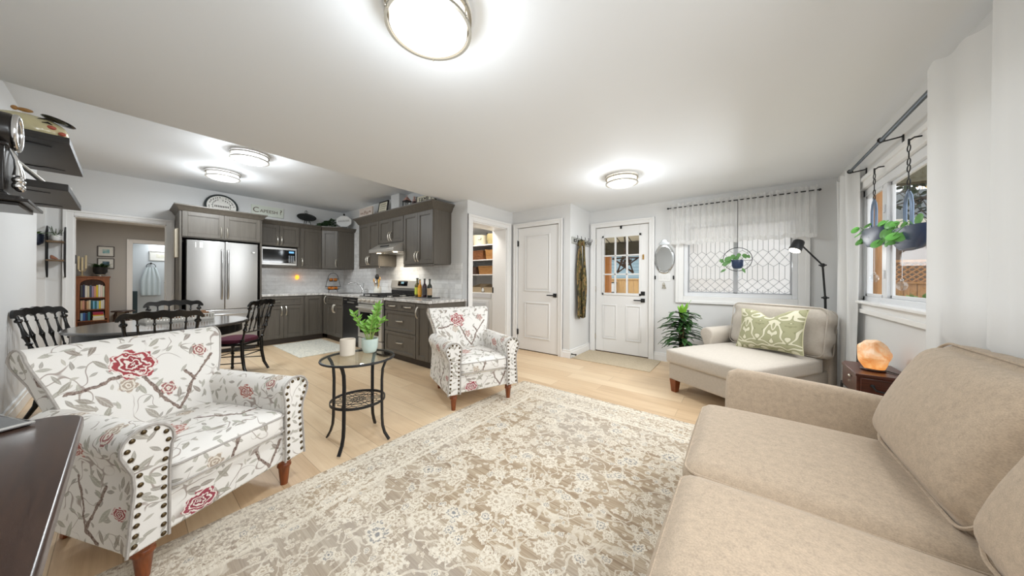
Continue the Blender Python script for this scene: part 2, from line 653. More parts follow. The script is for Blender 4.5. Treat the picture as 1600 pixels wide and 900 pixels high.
# door jamb linings
struct('trim_7', B().box((-3.50, 3.165, 0), (-3.2, 3.18, 2.07)).box((-3.50, 3.975, 0), (-3.2, 3.99, 2.07)).box((-3.50, 3.165, 2.055), (-3.2, 3.99, 2.075)), TRIM)
struct('trim_8', B().box((-7.40, -0.435, 0), (-7.25, -0.42, 2.03)).box((-7.40, 0.39, 0), (-7.25, 0.405, 2.03)).box((-7.40, -0.43, 2.02), (-7.25, 0.40, 2.035)), TRIM)
one(B().box((-3.50, 3.968, 0.96), (-3.475, 3.976, 1.06)), 'strike_plate', BLACK, 'small black strike plate on the pantry doorway jamb', 'door hardware', bevel=0.002)


def baseboard(n, axis, face, sgn, a0, a1, h=0.125):
    b = B()
    for tt, z in ((0.014, h), (0.020, h * 0.72)):
        lo, hi = sorted((face - sgn * 0.002, face + sgn * tt))
        if axis == 'x':
            b.box((lo, a0, 0), (hi, a1, z))
        else:
            b.box((a0, lo, 0), (a1, hi, z))
    return struct('baseboard_' + n, b, TRIM, bevel=0.003)


baseboard('left', 'y', -0.58, 1, -6.0, 0.85)
baseboard('hall', 'x', -2.08, 1, 4.155, 4.89)
baseboard('closet', 'y', 4.155, -1, -2.2, -2.06)
baseboard('back', 'y', 4.89, -1, -1.045, 0.85)
baseboard('right', 'x', 0.85, -1, -0.58, 4.89)
baseboard('den', 'y', -0.66, 1, -11.3, -7.4)


# ------------------------------------------------------------------ doors
def panel_ring(b, x0, x1, z0, z1, w=0.022, d=0.012):
    """raised moulding of a door panel in a y-into frame"""
    for k, dd in ((0.0, d * 0.6), (w * 0.4, d)):
        b.box((x0 + k, -dd, z0 + k), (x1 - k, 0.001, z0 + w))
        b.box((x0 + k, -dd, z1 - w), (x1 - k, 0.001, z1 - k))
        b.box((x0 + k, -dd, z0 + w), (x0 + w, 0.001, z1 - w))
        b.box((x1 - w, -dd, z0 + w), (x1 - k, 0.001, z1 - w))
    b.box((x0 + w * 2.2, -d * 0.5, z0 + w * 2.2), (x1 - w * 2.2, 0.001, z1 - w * 2.2))


def lever(parent, x, y, z, s, names=('door_handle',)):
    b = B()
    b.box((x - 0.03, y - 0.012, z - 0.03), (x + 0.03, y, z + 0.03))
    b.tube([(x, y - 0.01, z), (x, y - 0.05, z)], 0.010)
    b.box((x - (0.125 if s < 0 else -0.0), y - 0.056, z - 0.009), (x + (0.012 if s < 0 else 0.125), y - 0.04, z + 0.009))
    link_mesh(b, names[0], BLACK, parent, bevel=0.002)


def hinges(parent, x, y, zs):
    for z in zs:
        link_mesh(B().cyl((x, y - 0.012, z - 0.05), (x, y - 0.012, z + 0.05), 0.008).box((x - 0.004, y - 0.012, z - 0.045), (x + 0.02, y - 0.001, z + 0.045)), 'hinge', BLACK, parent)


b = B(fy(4.165)).box((-3.078, 0, 0.012), (-2.282, 0.04, 2.078))
panel_ring(b, -2.935, -2.435, 1.0, 1.95)
panel_ring(b, -2.935, -2.435, 0.215, 0.825)
d1 = struct('door_1', b, TRIM, bevel=0.003)
d1['label'] = 'white two-panel closet door with black lever handle'
lever(d1, -2.345, 4.165, 0.95, -1)
hinges(d1, -3.08, 4.165, (1.82, 0.30))
link_mesh(B().box((-3.078, 4.166, 0.0), (-2.282, 4.2, 0.012)), 'threshold', CABDARK, d1)

b = holes(B(), 'y', 4.90, 4.945, -1.965, -1.135, 0.015, 2.072, [(-1.83, -1.27, 0.99, 1.905)])
b.M = fy(4.90)
panel_ring(b, -1.855, -1.61, 0.225, 0.80, w=0.02)
panel_ring(b, -1.475, -1.235, 0.225, 0.80, w=0.02)
d2 = struct('door_2', b, TRIM, bevel=0.003)
d2['label'] = 'white entry door with nine-pane window and black lock'
b = B(fy(4.90))
for x0, x1, z0, z1 in ((-1.86, -1.24, 1.90, 1.935), (-1.86, -1.24, 0.955, 0.99), (-1.86, -1.83, 0.955, 1.935), (-1.27, -1.24, 0.955, 1.935)):
    b.box((x0, -0.014, z0), (x1, 0.02, z1))
for k in (1, 2):
    x = -1.83 + 0.56 * k / 3
    b.box((x - 0.011, -0.010, 0.985), (x + 0.011, 0.03, 1.91))
    z = 0.99 + 0.915 * k / 3
    b.box((-1.835, -0.010, z - 0.011), (-1.265, 0.03, z + 0.011))
link_mesh(b, 'muntin_grid', TRIM, d2, bevel=0.002)
link_mesh(B().box((-1.84, 4.915, 0.98), (-1.26, 4.921, 1.915)), 'glass_pane', GLASS, d2)
lever(d2, -1.212, 4.90, 0.885, -1)
link_mesh(B().box((-1.242, 4.885, 0.965), (-1.182, 4.90, 1.025)).cyl((-1.212, 4.885, 0.995), (-1.212, 4.875, 0.995), 0.014).box((-1.216, 4.863, 0.983), (-1.208, 4.878, 1.007)), 'deadbolt', BLACK, d2, bevel=0.002)
link_mesh(B().box((-1.222, 4.893, 1.52), (-1.198, 4.90, 1.60)).cyl((-1.21, 4.893, 1.585), (-1.21, 4.872, 1.585), 0.008).cyl((-1.21, 4.893, 1.535), (-1.21, 4.872, 1.535), 0.008), 'door_knocker', plain('brass', (190, 150, 80), 0.3, 0.9), d2, bevel=0.001)
link_mesh(B().box((-1.965, 4.905, 0.0), (-1.135, 4.95, 0.015)), 'threshold', CABDARK, d2)
for z in (1.85, 1.05, 0.25):
    link_mesh(B().cyl((-1.97, 4.888, z - 0.045), (-1.97, 4.888, z + 0.045), 0.007), 'hinge', NICKEL, d2)

# ------------------------------------------------------------------ front window (frosted, leaded)
wf = B()
for x0, x1, z0, z1 in ((-0.66, -0.61, 0.98, 2.0), (0.48, 0.53, 0.98, 2.0), (-0.61, 0.48, 0.98, 1.03), (-0.61, 0.48, 1.95, 2.0)):
    wf.box((x0, 4.895, z0), (x1, 4.99, z1))
VINYL = plain('white_vinyl', (228, 229, 231), 0.35, var=0.01)
w1 = struct('window_1', wf, VINYL, bevel=0.004)
w1['label'] = 'wide white window with frosted leaded panes'
GREYFRAME = plain('grey_sash', (176, 177, 180), 0.4, var=0.02)
b = B()
for x0, x1, z0, z1 in ((-0.61, -0.595, 1.03, 1.95), (0.465, 0.48, 1.03, 1.95), (-0.61, 0.48, 1.03, 1.043), (-0.61, 0.48, 1.937, 1.95), (-0.088, -0.042, 1.03, 1.95)):
    b.box((x0, 4.925, z0), (x1, 4.965, z1))
link_mesh(b, 'sash', GREYFRAME, w1, bevel=0.002)
for xa, xb in ((-0.60, -0.083), (-0.047, 0.47)):
    link_mesh(B().box((xa, 4.948, 1.035), (xb, 4.953, 1.945)), 'glass_pane', GLASS, w1)
    p = link_mesh(B().surf(lambda u, v, xa=xa, xb=xb: (xa + (xb - xa) * u, 4.946, 1.035 + 0.91 * v), 2, 2), 'frosted_film', FROST, w1)
    lead = B()
    nx = 10
    s = (xb - xa) / nx
    bands = [(1.56, 1.42), (1.19, 1.08)]

    def bar(x0, z0, x1, z1):
        if x0 < xa - 1e-6 or x1 < xa - 1e-6 or x0 > xb + 1e-6 or x1 > xb + 1e-6:
            return
        lead.tube([(x0, 4.943, z0), (x1, 4.943, z1)], 0.0021, 4)
    zs = [1.945, 1.56, 1.42, 1.19, 1.08, 1.035]
    for i in range(1, nx):
        x = xa + i * s
        if i % 2:
            bar(x, 1.945, x, 1.60)
            bar(x, 1.38, x, 1.23)
            bar(x, 1.08, x, 1.035)
        else:
            bar(x, 1.945, x, 1.56)
            bar(x, 1.42, x, 1.19)
            bar(x, 1.10, x, 1.035)
    for zt, zb_ in bands:
        zm = (zt + zb_) / 2
        for i in range(0, nx + 1):
            x = xa + i * s
            if i % 2 == 0:
                for sg in (-1, 1):
                    bar(x, zt, x + sg * s, zt + 0.04)
                    bar(x, zt, x + sg * s, zm)
                    bar(x + sg * s, zm, x, zb_)
                    bar(x, zb_, x + sg * s, zb_ - 0.04)
    link_mesh(lead, 'lead_tracery', plain('lead_came', (150, 152, 156), 0.5, 0.3), p)
casing(9, 'y', 4.89, -1, -0.66, 0.53, 2.0, w=0.10, t=0.022, z0=0.98, bottom=True)

# ------------------------------------------------------------------ side window
wf = B()
Y0, Y1, Z0, Z1 = 0.36, 4.02, 1.02, 2.0  # near end beyond the curtain is unseen, added to carry the fill light
for y0, y1, z0, z1 in ((Y0, Y0 + 0.05, Z0, Z1), (Y1 - 0.05, Y1, Z0, Z1), (Y0, Y1, Z0, Z0 + 0.05), (Y0, Y1, Z1 - 0.06, Z1)):
    wf.box((0.857, y0, z0), (0.905, y1, z1))
w2 = struct('window_2', wf, VINYL, bevel=0.004)
w2['label'] = 'white sliding side window looking onto the garden fence'
b = B()
for (ya, yb) in ((Y0 + 0.05, 1.66), (1.72, 3.50), (3.56, Y1 - 0.05)):
    x = 0.882 if yb < 3.55 else 0.862
    for y0, y1, z0, z1 in ((ya, ya + 0.03, Z0 + 0.05, Z1 - 0.06), (yb - 0.03, yb, Z0 + 0.05, Z1 - 0.06), (ya, yb, Z0 + 0.05, Z0 + 0.075), (ya, yb, Z1 - 0.085, Z1 - 0.06)):
        b.box((x, y0, z0), (x + 0.018, y1, z1))
b.box((0.860, 3.49, Z0 + 0.05), (0.902, 3.57, Z1 - 0.06))
b.box((0.860, 1.65, Z0 + 0.05), (0.902, 1.73, Z1 - 0.06))
link_mesh(b, 'sash', VINYL, w2, bevel=0.003)
link_mesh(B().box((0.889, Y0 + 0.07, Z0 + 0.07), (0.892, 1.64, Z1 - 0.08)), 'glass_pane', GLASS, w2)
link_mesh(B().box((0.889, 1.74, Z0 + 0.07), (0.892, 3.48, Z1 - 0.08)), 'glass_pane', GLASS, w2)
link_mesh(B().box((0.869, 3.58, Z0 + 0.07), (0.872, Y1 - 0.07, Z1 - 0.08)), 'glass_pane', GLASS, w2)
for z in (1.25, 1.75):
    link_mesh(B().box((0.850, 3.51, z - 0.03), (0.861, 3.54, z + 0.03)), 'window_latch', VINYL, w2, bevel=0.003)
casing(10, 'x', 0.85, -1, Y0, Y1, Z1, w=0.095, t=0.022, z0=Z0, bottom=True)
struct('trim_11', B().box((0.795, Y0 - 0.1, Z0 - 0.012), (0.87, Y1 + 0.1, Z0 + 0.012)), TRIM, bevel=0.006)
# ------------------------------------------------------------------ kitchen
def shaker(b, x0, x1, z0, z1, fr=0.057, t=0.02):
    g = 0.0015
    x0, x1, z0, z1 = x0 + g, x1 - g, z0 + g, z1 - g
    b.box((x0, -t, z0), (x0 + fr, 0, z1))
    b.box((x1 - fr, -t, z0), (x1, 0, z1))
    b.box((x0 + fr, -t, z0), (x1 - fr, 0, z0 + fr))
    b.box((x0 + fr, -t, z1 - fr), (x1 - fr, 0, z1))
    b.box((x0 + fr - 0.001, -t * 0.45, z0 + fr - 0.001), (x1 - fr + 0.001, 0, z1 - fr + 0.001))
    k = 0.008
    b.box((x0 + fr, -t * 0.75, z0 + fr), (x0 + fr + k, 0, z1 - fr))
    b.box((x1 - fr - k, -t * 0.75, z0 + fr), (x1 - fr, 0, z1 - fr))
    b.box((x0 + fr, -t * 0.75, z0 + fr), (x1 - fr, 0, z0 + fr + k))
    b.box((x0 + fr, -t * 0.75, z1 - fr - k), (x1 - fr, 0, z1 - fr))


def pull(M, x, z, L, vert, parent):
    b = B(M)
    pts = []
    for i in range(9):
        u = i / 8.0
        s = (u - 0.5) * L
        out = -0.02 - 0.032 * sin(pi * u) ** 0.6
        pts.append((x, out, z + s) if vert else (x + s, out, z))
    b.tube(pts, 0.0065, 8, rs=[0.012, 0.009, 0.008, 0.009, 0.0095, 0.009, 0.008, 0.009, 0.012])
    return link_mesh(b, 'handle', NICKEL, parent)


def cab_door(M, parent, x0, x1, z0, z1, h=None, name='door', L=0.15, fr=0.057):
    b = B(M)
    shaker(b, x0, x1, z0, z1, fr)
    d = link_mesh(b, name, CAB, parent, bevel=0.0015, seg=1)
    if h:
        pull(M, h[0], h[1], L, h[2], d)
    return d


def crown(b, x0, x1, depth, z0, z1, out=0.06, left=True, right=True):
    """crown moulding around the front (and ends) of a cabinet in a y-into frame"""
    prof = [(0.0, z0), (0.012, z0 + 0.01), (out * 0.55, z0 + (z1 - z0) * 0.55), (out, z1 - 0.018), (out, z1)]
    xl = (lambda o: x0 - o) if left else (lambda o: x0)
    xr = (lambda o: x1 + o) if right else (lambda o: x1)
    rings = [[(xl(o), depth, z), (xl(o), -0.02 - o, z), (xr(o), -0.02 - o, z), (xr(o), depth, z)] for o, z in prof]
    b.loft(rings, cap=True)


FW, FT = fx(-6.92), fx(-6.60)
# tall surround over the refrigerator
t = thing('fridge_surround_cabinet', 'tall taupe cabinet surround built round the steel refrigerator', 'cabinet', (-6.92, 0.97, 0))
b = B(FT).box((0.49, 0, 0), (0.515, 0.648, 2.2)).box((1.425, 0, 0), (1.45, 0.648, 2.2)).box((0.515, 0.0, 1.80), (1.425, 0.648, 2.2))
link_mesh(b, 'body', CAB, t, bevel=0.002)
cab_door(FT, t, 0.515, 0.968, 1.815, 2.195, (0.935, 1.92, True))
cab_door(FT, t, 0.972, 1.425, 1.815, 2.195, (1.005, 1.92, True))
b = B(FT)
crown(b, 0.49, 1.45, 0.648, 2.195, 2.285)
link_mesh(b, 'crown_moulding', CAB, t, bevel=0.002)

# upper cabinet with microwave niche
t = thing('wall_cabinet', 'taupe wall cabinet with two short doors above the microwave', 'cabinet', (-7.08, 1.78, 1.40))
b = B(FW).box((1.46, 0, 1.80), (2.09, 0.328, 2.2)).box((1.46, 0, 1.40), (1.48, 0.328, 1.80)).box((2.07, 0, 1.40), (2.09, 0.328, 1.80)).box((1.48, 0.0, 1.405), (2.07, 0.328, 1.445)).box((1.48, 0.30, 1.445), (2.07, 0.328, 1.80))
link_mesh(b, 'body', CAB, t, bevel=0.002)
cab_door(FW, t, 1.46, 1.775, 1.805, 2.195, (1.745, 1.905, True))
cab_door(FW, t, 1.775, 2.09, 1.805, 2.195, (1.805, 1.905, True))
b = B(FW)
crown(b, 1.46, 2.09, 0.328, 2.195, 2.275, left=False, right=False)
link_mesh(b, 'crown_moulding', CAB, t)
t = thing('wall_cabinet', 'tall single-door taupe wall cabinet to the right of the microwave', 'cabinet', (-7.08, 2.29, 1.40))
link_mesh(B(FW).box((2.09, 0, 1.40), (2.49, 0.328, 2.2)), 'body', CAB, t, bevel=0.002)
cab_door(FW, t, 2.115, 2.485, 1.405, 2.195, (2.14, 1.52, True))
b = B(FW)
crown(b, 2.09, 2.465, 0.328, 2.195, 2.275, left=False, right=False)
link_mesh(b, 'crown_moulding', CAB, t)

# diagonal corner cabinet
t = thing('corner_cabinet', 'taupe diagonal corner wall cabinet above the fruit stand', 'cabinet', (-7.0, 2.8, 1.40))
poly = [(-7.248, 2.49), (-6.92, 2.49), (-6.72, 2.74), (-6.72, 3.068), (-7.248, 3.068)]
link_mesh(B().prism(poly, 'z', 1.40, 2.2), 'body', CAB, t, bevel=0.002)
dl = Vector((0.20, 0.25, 0))
L_ = dl.length
u = dl / L_
into = Vector((-u.y, u.x, 0))
MD = Matrix(((u.x, into.x, 0, -6.92), (u.y, into.y, 0, 2.49), (0, 0, 1, 0), (0, 0, 0, 1)))
cab_door(MD, t, 0.012, L_ - 0.012, 1.405, 2.195, (L_ - 0.04, 1.52, True))
b = B()
rings = []
for o_, z in ((0.0, 2.195), (0.012, 2.205), (0.035, 2.24), (0.06, 2.257), (0.06, 2.275)):
    o2 = o_ + 0.02
    rings.append([(-7.248, 2.47, z), (-6.92 + o2, 2.49 - o2 * 0.3, z), (-6.72 + o2, 2.74 - o2 * 0.45, z), (-6.72 + o2, 3.068, z), (-7.248, 3.068, z)])
b.loft(rings)
link_mesh(b, 'crown_moulding', CAB, t)

# range wall uppers
RU, RB = fy(2.74), fy(2.43)


def upper(label, x0, x1, z0, doors, cl=False, cr=False):
    t = thing('wall_cabinet', label, 'cabinet', ((x0 + x1) / 2, 2.9, z0))
    link_mesh(B(RU).box((x0, 0, z0), (x1, 0.328, 2.22)), 'body', CAB, t, bevel=0.002)
    for a, c, h in doors:
        cab_door(RU, t, a, c, z0 + 0.005, 2.215, h)
    b = B(RU)
    crown(b, x0, x1, 0.328, 2.215, 2.335, 0.075, cl, cr)
    link_mesh(b, 'crown_moulding', CAB, t)
    if z0 < 1.6:
        b = B(RU).box((x0, -0.012, z0 - 0.035), (x1, 0.008, z0))
        link_mesh(b, 'light_rail', CAB, t, bevel=0.002)
    return t


upper('full-height taupe wall cabinet to the left of the range hood', -5.79, -5.06, 1.42, [(-5.785, -5.425, (-5.455, 1.53, True)), (-5.425, -5.065, (-5.395, 1.53, True))], cl=True)
upper('short two-door taupe wall cabinet above the range hood', -5.06, -4.30, 1.80, [(-5.055, -4.68, (-4.71, 1.91, True)), (-4.68, -4.305, (-4.65, 1.91, True))])
upper('tall two-door taupe wall cabinet to the right of the hood with exposed side', -4.30, -3.55, 1.42, [(-4.295, -3.925, (-3.955, 1.54, True)), (-3.925, -3.555, (-3.895, 1.54, True))], cr=True)


# base cabinets
def base(name, label, M, x0, x1, depth, doors, loc, drawers=(), toe=True):
    t = thing(name, label, 'cabinet', loc)
    b = B(M).box((x0, 0, 0.10), (x1, depth, 0.87))
    link_mesh(b, 'body', CAB, t, bevel=0.002)
    link_mesh(B(M).box((x0, 0.06, 0.0), (x1, depth, 0.10)), 'toe_kick', CABDARK, t)
    for d in doors:
        cab_door(M, t, *d)
    for d in drawers:
        cab_door(M, t, *d, name='drawer', fr=0.042, L=0.17)
    return t


FB = fx(-6.62)
base('base_cabinet', 'taupe base cabinet with wide drawer beside the refrigerator', FB, 1.455, 2.08, 0.628,
     [(1.46, 1.77, 0.11, 0.70, (1.735, 0.60, True)), (1.77, 2.075, 0.11, 0.70, (1.805, 0.60, True))], (-6.9, 1.77, 0),
     [(1.46, 2.075, 0.705, 0.86, (1.62, 0.78, False))])
base('base_cabinet', 'single-door taupe base cabinet at the kitchen corner', FB, 2.08, 2.43, 0.628, [(2.10, 2.40, 0.11, 0.86)], (-6.9, 2.25, 0))
base('base_cabinet', 'narrow taupe base cabinet beside the sink base at the corner', RB, -6.60, -6.43, 0.638, [(-6.595, -6.435, 0.11, 0.86, (-6.46, 0.78, True))], (-6.5, 2.75, 0))
base('sink_base_cabinet', 'two-door taupe sink base cabinet beside the dishwasher', RB, -6.43, -5.72, 0.638,
     [(-6.42, -6.075, 0.11, 0.70, (-6.10, 0.63, True)), (-6.075, -5.73, 0.11, 0.70, (-6.05, 0.63, True))], (-6.07, 2.75, 0),
     [(-6.42, -5.73, 0.705, 0.86)])
base('drawer_cabinet', 'taupe base cabinet with four drawers beside the range', RB, -4.29, -3.50, 0.638, [], (-3.9, 2.75, 0),
     [(-4.285, -3.895, 0.735, 0.86, (-4.09, 0.80, False)), (-3.895, -3.505, 0.735, 0.86, (-3.70, 0.80, False)),
      (-4.285, -3.505, 0.43, 0.73, (-3.895, 0.59, False)), (-4.285, -3.505, 0.11, 0.425, (-3.895, 0.28, False))])
base('end_cabinet', 'narrow full-height door taupe base cabinet at the counter end', RB, -3.50, -3.235, 0.638,
     [(-3.495, -3.24, 0.11, 0.86, (-3.46, 0.74, True))], (-3.37, 2.75, 0))

one(B().prism([(-7.248, 1.452), (-6.59, 1.452), (-6.59, 2.40), (-5.105, 2.40), (-5.105, 3.068), (-7.248, 3.068)], 'z', 0.872, 0.910), 'worktop', STONE,
    'L-shaped grey stone worktop running past the sink', 'worktop', 'stone worktops', bevel=0.004)
one(B().box((-4.305, 2.395, 0.872), (-3.205, 3.068, 0.910)), 'worktop', STONE, 'short grey stone worktop to the right of the range', 'worktop', 'stone worktops', bevel=0.004)

# backsplash
struct('wall_tiles', B().box((-7.252, 1.452, 0.910), (-7.240, 3.07, 1.405)), TILE, uv=True)
struct('wall_tiles_range', B().box((-7.24, 3.058, 0.910), (-3.30, 3.071, 1.44)).box((-6.715, 3.058, 1.44), (-5.80, 3.071, 2.2)).box((-5.05, 3.058, 1.44), (-4.31, 3.071, 1.8)), TILE, uv=True)

# refrigerator
t = thing('refrigerator', 'stainless steel french-door refrigerator with bottom freezer', 'refrigerator', (-6.86, 0.968, 0))
DKGREY = plain('dark_grey_case', (52, 52, 54), 0.5)
link_mesh(B().box((-7.22, 0.555, 0.02), (-6.585, 1.385, 1.77)), 'case', DKGREY, t, bevel=0.004)


def curved_front(y0, y1, z0, z1, x=-6.585, bulge=0.035, base_t=0.05):
    b = B()
    n = 10
    outer, inner = [], []
    yc0, yc1 = 0.555, 1.385
    for i in range(n + 1):
        y = y0 + (y1 - y0) * i / n
        s = (y - yc0) / (yc1 - yc0)
        outer.append((x + base_t + bulge * (1 - (2 * s - 1) ** 2), y))
    poly = [(x + 0.002, y0)] + outer + [(x + 0.002, y1)]
    b.prism(poly, 'z', z0, z1)
    return b


for y0, y1 in ((0.558, 0.968), (0.972, 1.382)):
    d = link_mesh(curved_front(y0, y1, 0.70, 1.765), 'door', STEEL, t, bevel=0.006)
    hy = 0.935 if y0 < 0.9 else 1.005
    h = B()
    h.tube([(-6.50, hy, 0.86), (-6.465, hy, 0.90), (-6.455, hy, 1.2), (-6.465, hy, 1.60), (-6.50, hy, 1.64)], 0.012, 10)
    link_mesh(h, 'handle', STEEL, d)
d = link_mesh(curved_front(0.558, 1.382, 0.07, 0.692), 'freezer_drawer', STEEL, t, bevel=0.006)
link_mesh(B().tube([(-6.52, 0.62, 0.62), (-6.47, 0.66, 0.62), (-6.445, 0.97, 0.62), (-6.47, 1.28, 0.62), (-6.52, 1.32, 0.62)], 0.012, 10), 'handle', STEEL, d)
link_mesh(B().box((-7.2, 0.57, 0.0), (-6.60, 1.37, 0.07)), 'plinth', BLACK, t)
PAPER = plain('white_paper', (236, 234, 228), 0.7, var=0.02)
for k, y in enumerate((0.645, 0.688)):
    one(B().box((-6.5255 + 0.0125 * k, y, 1.655), (-6.5205 + 0.0125 * k, y + 0.036, 1.735)), 'paper_note', PAPER, ('left' if k == 0 else 'right') + ' one of two small white notes on the refrigerator door', 'note', 'paper notes on the refrigerator')
one(B().box((-6.478, 1.30, 1.61), (-6.462, 1.33, 1.63)), 'fridge_magnet', PAPER, 'small pale magnet on the right refrigerator door', 'magnet', bevel=0.004)

# microwave
t = thing('microwave', 'stainless microwave with black glass door in the cabinet niche', 'microwave', (-7.05, 1.78, 1.446))
M_ = fx(-6.935)
link_mesh(B(M_).box((1.495, 0.0, 1.447), (2.055, 0.30, 1.775)), 'case', STEEL, t, bevel=0.004)
b = B(M_)
for x0, x1, z0, z1 in ((1.495, 2.055, 1.735, 1.775), (1.495, 2.055, 1.447, 1.487), (1.495, 1.53, 1.487, 1.735), (2.035, 2.055, 1.487, 1.735)):
    b.box((x0, -0.018, z0), (x1, 0, z1))
link_mesh(b, 'bezel', STEEL, t, bevel=0.003)
BLKGLASS = plain('black_glass', (10, 11, 13), 0.06, var=0.1)
link_mesh(B(M_).box((1.53, -0.012, 1.487), (1.90, 0, 1.735)), 'door', BLKGLASS, t, bevel=0.002)
kp = link_mesh(B(M_).box((1.902, -0.012, 1.487), (2.035, 0, 1.735)), 'control_panel', BLKGLASS, t, bevel=0.002)
b = B(M_)
for i in range(3):
    for j in range(5):
        b.box((1.925 + i * 0.034, -0.014, 1.505 + j * 0.027), (1.948 + i * 0.034, -0.011, 1.523 + j * 0.027))
link_mesh(b, 'keypad', plain('grey_keys', (150, 156, 162), 0.5), kp)
link_mesh(B(M_).box((1.93, -0.0135, 1.68), (2.01, -0.011, 1.715)), 'display', emissive('blue_display', (120, 180, 230), 1.2), kp)

# range hood
t = thing('range_hood', 'stainless under-cabinet range hood with two lit lamps', 'range hood', (-4.68, 2.8, 1.64))
HS = plain('hood_steel', (196, 191, 183), 0.3, 0.6, var=0.05)
b = B()
b.prism([(3.066, 1.635), (3.066, 1.798), (2.72, 1.798), (2.545, 1.685), (2.545, 1.635)], 'x', -5.055, -4.305)
link_mesh(b, 'shell', HS, t, bevel=0.004)
link_mesh(B().box((-4.80, 2.607, 1.722), (-4.56, 2.63, 1.745)), 'control_strip', BLACK, t)
for x in (-4.93, -4.43):
    link_mesh(B().cyl((x, 2.66, 1.637), (x, 2.66, 1.630), 0.035, seg=20), 'lamp', emissive('hood_lamp', (255, 236, 200), 9.0), t)
link_mesh(B().box((-4.85, 2.70, 1.628), (-4.51, 3.0, 1.637)), 'filter', STEEL, t)
hl = area_light('hood_light', (-4.68, 2.72, 1.622), (0, 0, 0), 0.5, 0.12, 4.5, (1.0, 0.92, 0.78))

# range
RSTEEL = plain('range_steel', (204, 200, 193), 0.3, 0.55, var=0.05, scale=14, stretch=(60, 60, 0.6))
t = thing('gas_range', 'stainless gas range with black grates and dark oven window', 'range', (-4.695, 2.72, 0))
link_mesh(B().box((-5.075, 2.42, 0.02), (-4.315, 3.05, 0.895)), 'body', plain('black_enamel', (18, 18, 19), 0.35), t, bevel=0.003)
link_mesh(B().prism([(2.42, 0.79), (2.42, 0.905), (2.385, 0.905), (2.365, 0.80)], 'x', -5.072, -4.318), 'control_panel', RSTEEL, t, bevel=0.003)
for i in range(5):
    x = -4.98 + i * 0.143
    link_mesh(B().cyl((x, 2.378, 0.853), (x, 2.335, 0.845), 0.024, 0.020, 18).box((x - 0.004, 2.33, 0.83), (x + 0.004, 2.345, 0.868)), 'knob', RSTEEL, t, bevel=0.002)
d = link_mesh(B().box((-5.065, 2.375, 0.235), (-4.325, 2.42, 0.785)), 'oven_door', RSTEEL, t, bevel=0.005)
link_mesh(B().box((-4.985, 2.368, 0.315), (-4.405, 2.378, 0.655)), 'window', BLKGLASS, d, bevel=0.004)
link_mesh(B().tube([(-5.03, 2.375, 0.735), (-5.02, 2.325, 0.735), (-4.37, 2.325, 0.735), (-4.36, 2.375, 0.735)], 0.013, 10), 'handle', RSTEEL, d)
link_mesh(B().box((-5.065, 2.38, 0.05), (-4.325, 2.42, 0.225)), 'drawer', RSTEEL, t, bevel=0.005)
link_mesh(B().box((-5.075, 2.40, 0.895), (-4.315, 3.05, 0.915)), 'cooktop', plain('black_cooktop', (22, 22, 23), 0.25), t, bevel=0.004)
b = B()
for k in range(3):
    x0 = -5.05 + k * 0.24
    for x in (x0, x0 + 0.12, x0 + 0.225):
        b.box((x - 0.006, 2.46, 0.935), (x + 0.006, 2.93, 0.948))
    for y in (2.465, 2.58, 2.70, 2.81, 2.925):
        b.box((x0 - 0.006, y - 0.006, 0.935), (x0 + 0.231, y + 0.006, 0.948))
    for x in (x0, x0 + 0.225):
        for y in (2.465, 2.925):
            b.box((x - 0.007, y - 0.007, 0.914), (x + 0.007, y + 0.007, 0.94))
link_mesh(b, 'grates', IRON, t)
for x, y in ((-4.93, 2.58), (-4.93, 2.82), (-4.46, 2.58), (-4.46, 2.82), (-4.69, 2.70)):
    link_mesh(B().lathe([(0.05, 0.915), (0.05, 0.925), (0.035, 0.928), (0.033, 0.934)], (x, y, 0), 20), 'burner', RSTEEL, t)
bg = link_mesh(B().prism([(3.05, 0.915), (3.05, 1.17), (3.02, 1.185), (2.975, 1.17), (2.955, 1.04), (2.985, 1.00), (2.985, 0.915)], 'x', -5.07, -4.32), 'backguard', RSTEEL, t, bevel=0.004)
link_mesh(B().prism([(2.963, 1.075), (2.981, 1.155), (2.971, 1.158), (2.953, 1.078)], 'x', -4.84, -4.55), 'display_panel', BLKGLASS, bg, bevel=0.002)
link_mesh(B().prism([(2.961, 1.115), (2.969, 1.145), (2.9665, 1.146), (2.9585, 1.116)], 'x', -4.74, -4.66), 'clock_display', emissive('range_display', (150, 190, 200), 0.8), bg)
link_mesh(B().box((-5.065, 2.972, 0.92), (-4.325, 2.99, 1.0)), 'vent_panel', BLACK, bg)

# dishwasher
t = thing('dishwasher', 'dark steel dishwasher between the sink base and the range', 'dishwasher', (-5.41, 2.74, 0))
DSTEEL = plain('black_stainless', (78, 78, 80), 0.34, 0.85, var=0.06, stretch=(1, 1, 14))
link_mesh(B().box((-5.715, 2.44, 0.1), (-5.085, 3.05, 0.868)), 'tub', DKGREY, t)
link_mesh(B().box((-5.71, 2.41, 0.115), (-5.095, 2.44, 0.75)), 'door', DSTEEL, t, bevel=0.004)
cp = link_mesh(B().box((-5.71, 2.405, 0.755), (-5.095, 2.44, 0.865)), 'control_panel', plain('black_panel', (24, 24, 26), 0.25), t, bevel=0.004)
link_mesh(B().box((-5.52, 2.398, 0.77), (-5.28, 2.407, 0.795)).box((-5.66, 2.402, 0.82), (-5.55, 2.406, 0.832)).box((-5.45, 2.402, 0.82), (-5.2, 2.406, 0.832)), 'latch', STEEL, cp, bevel=0.002)
link_mesh(B().box((-5.71, 2.49, 0.0), (-5.09, 2.52, 0.11)), 'toe_kick', BLACK, t)

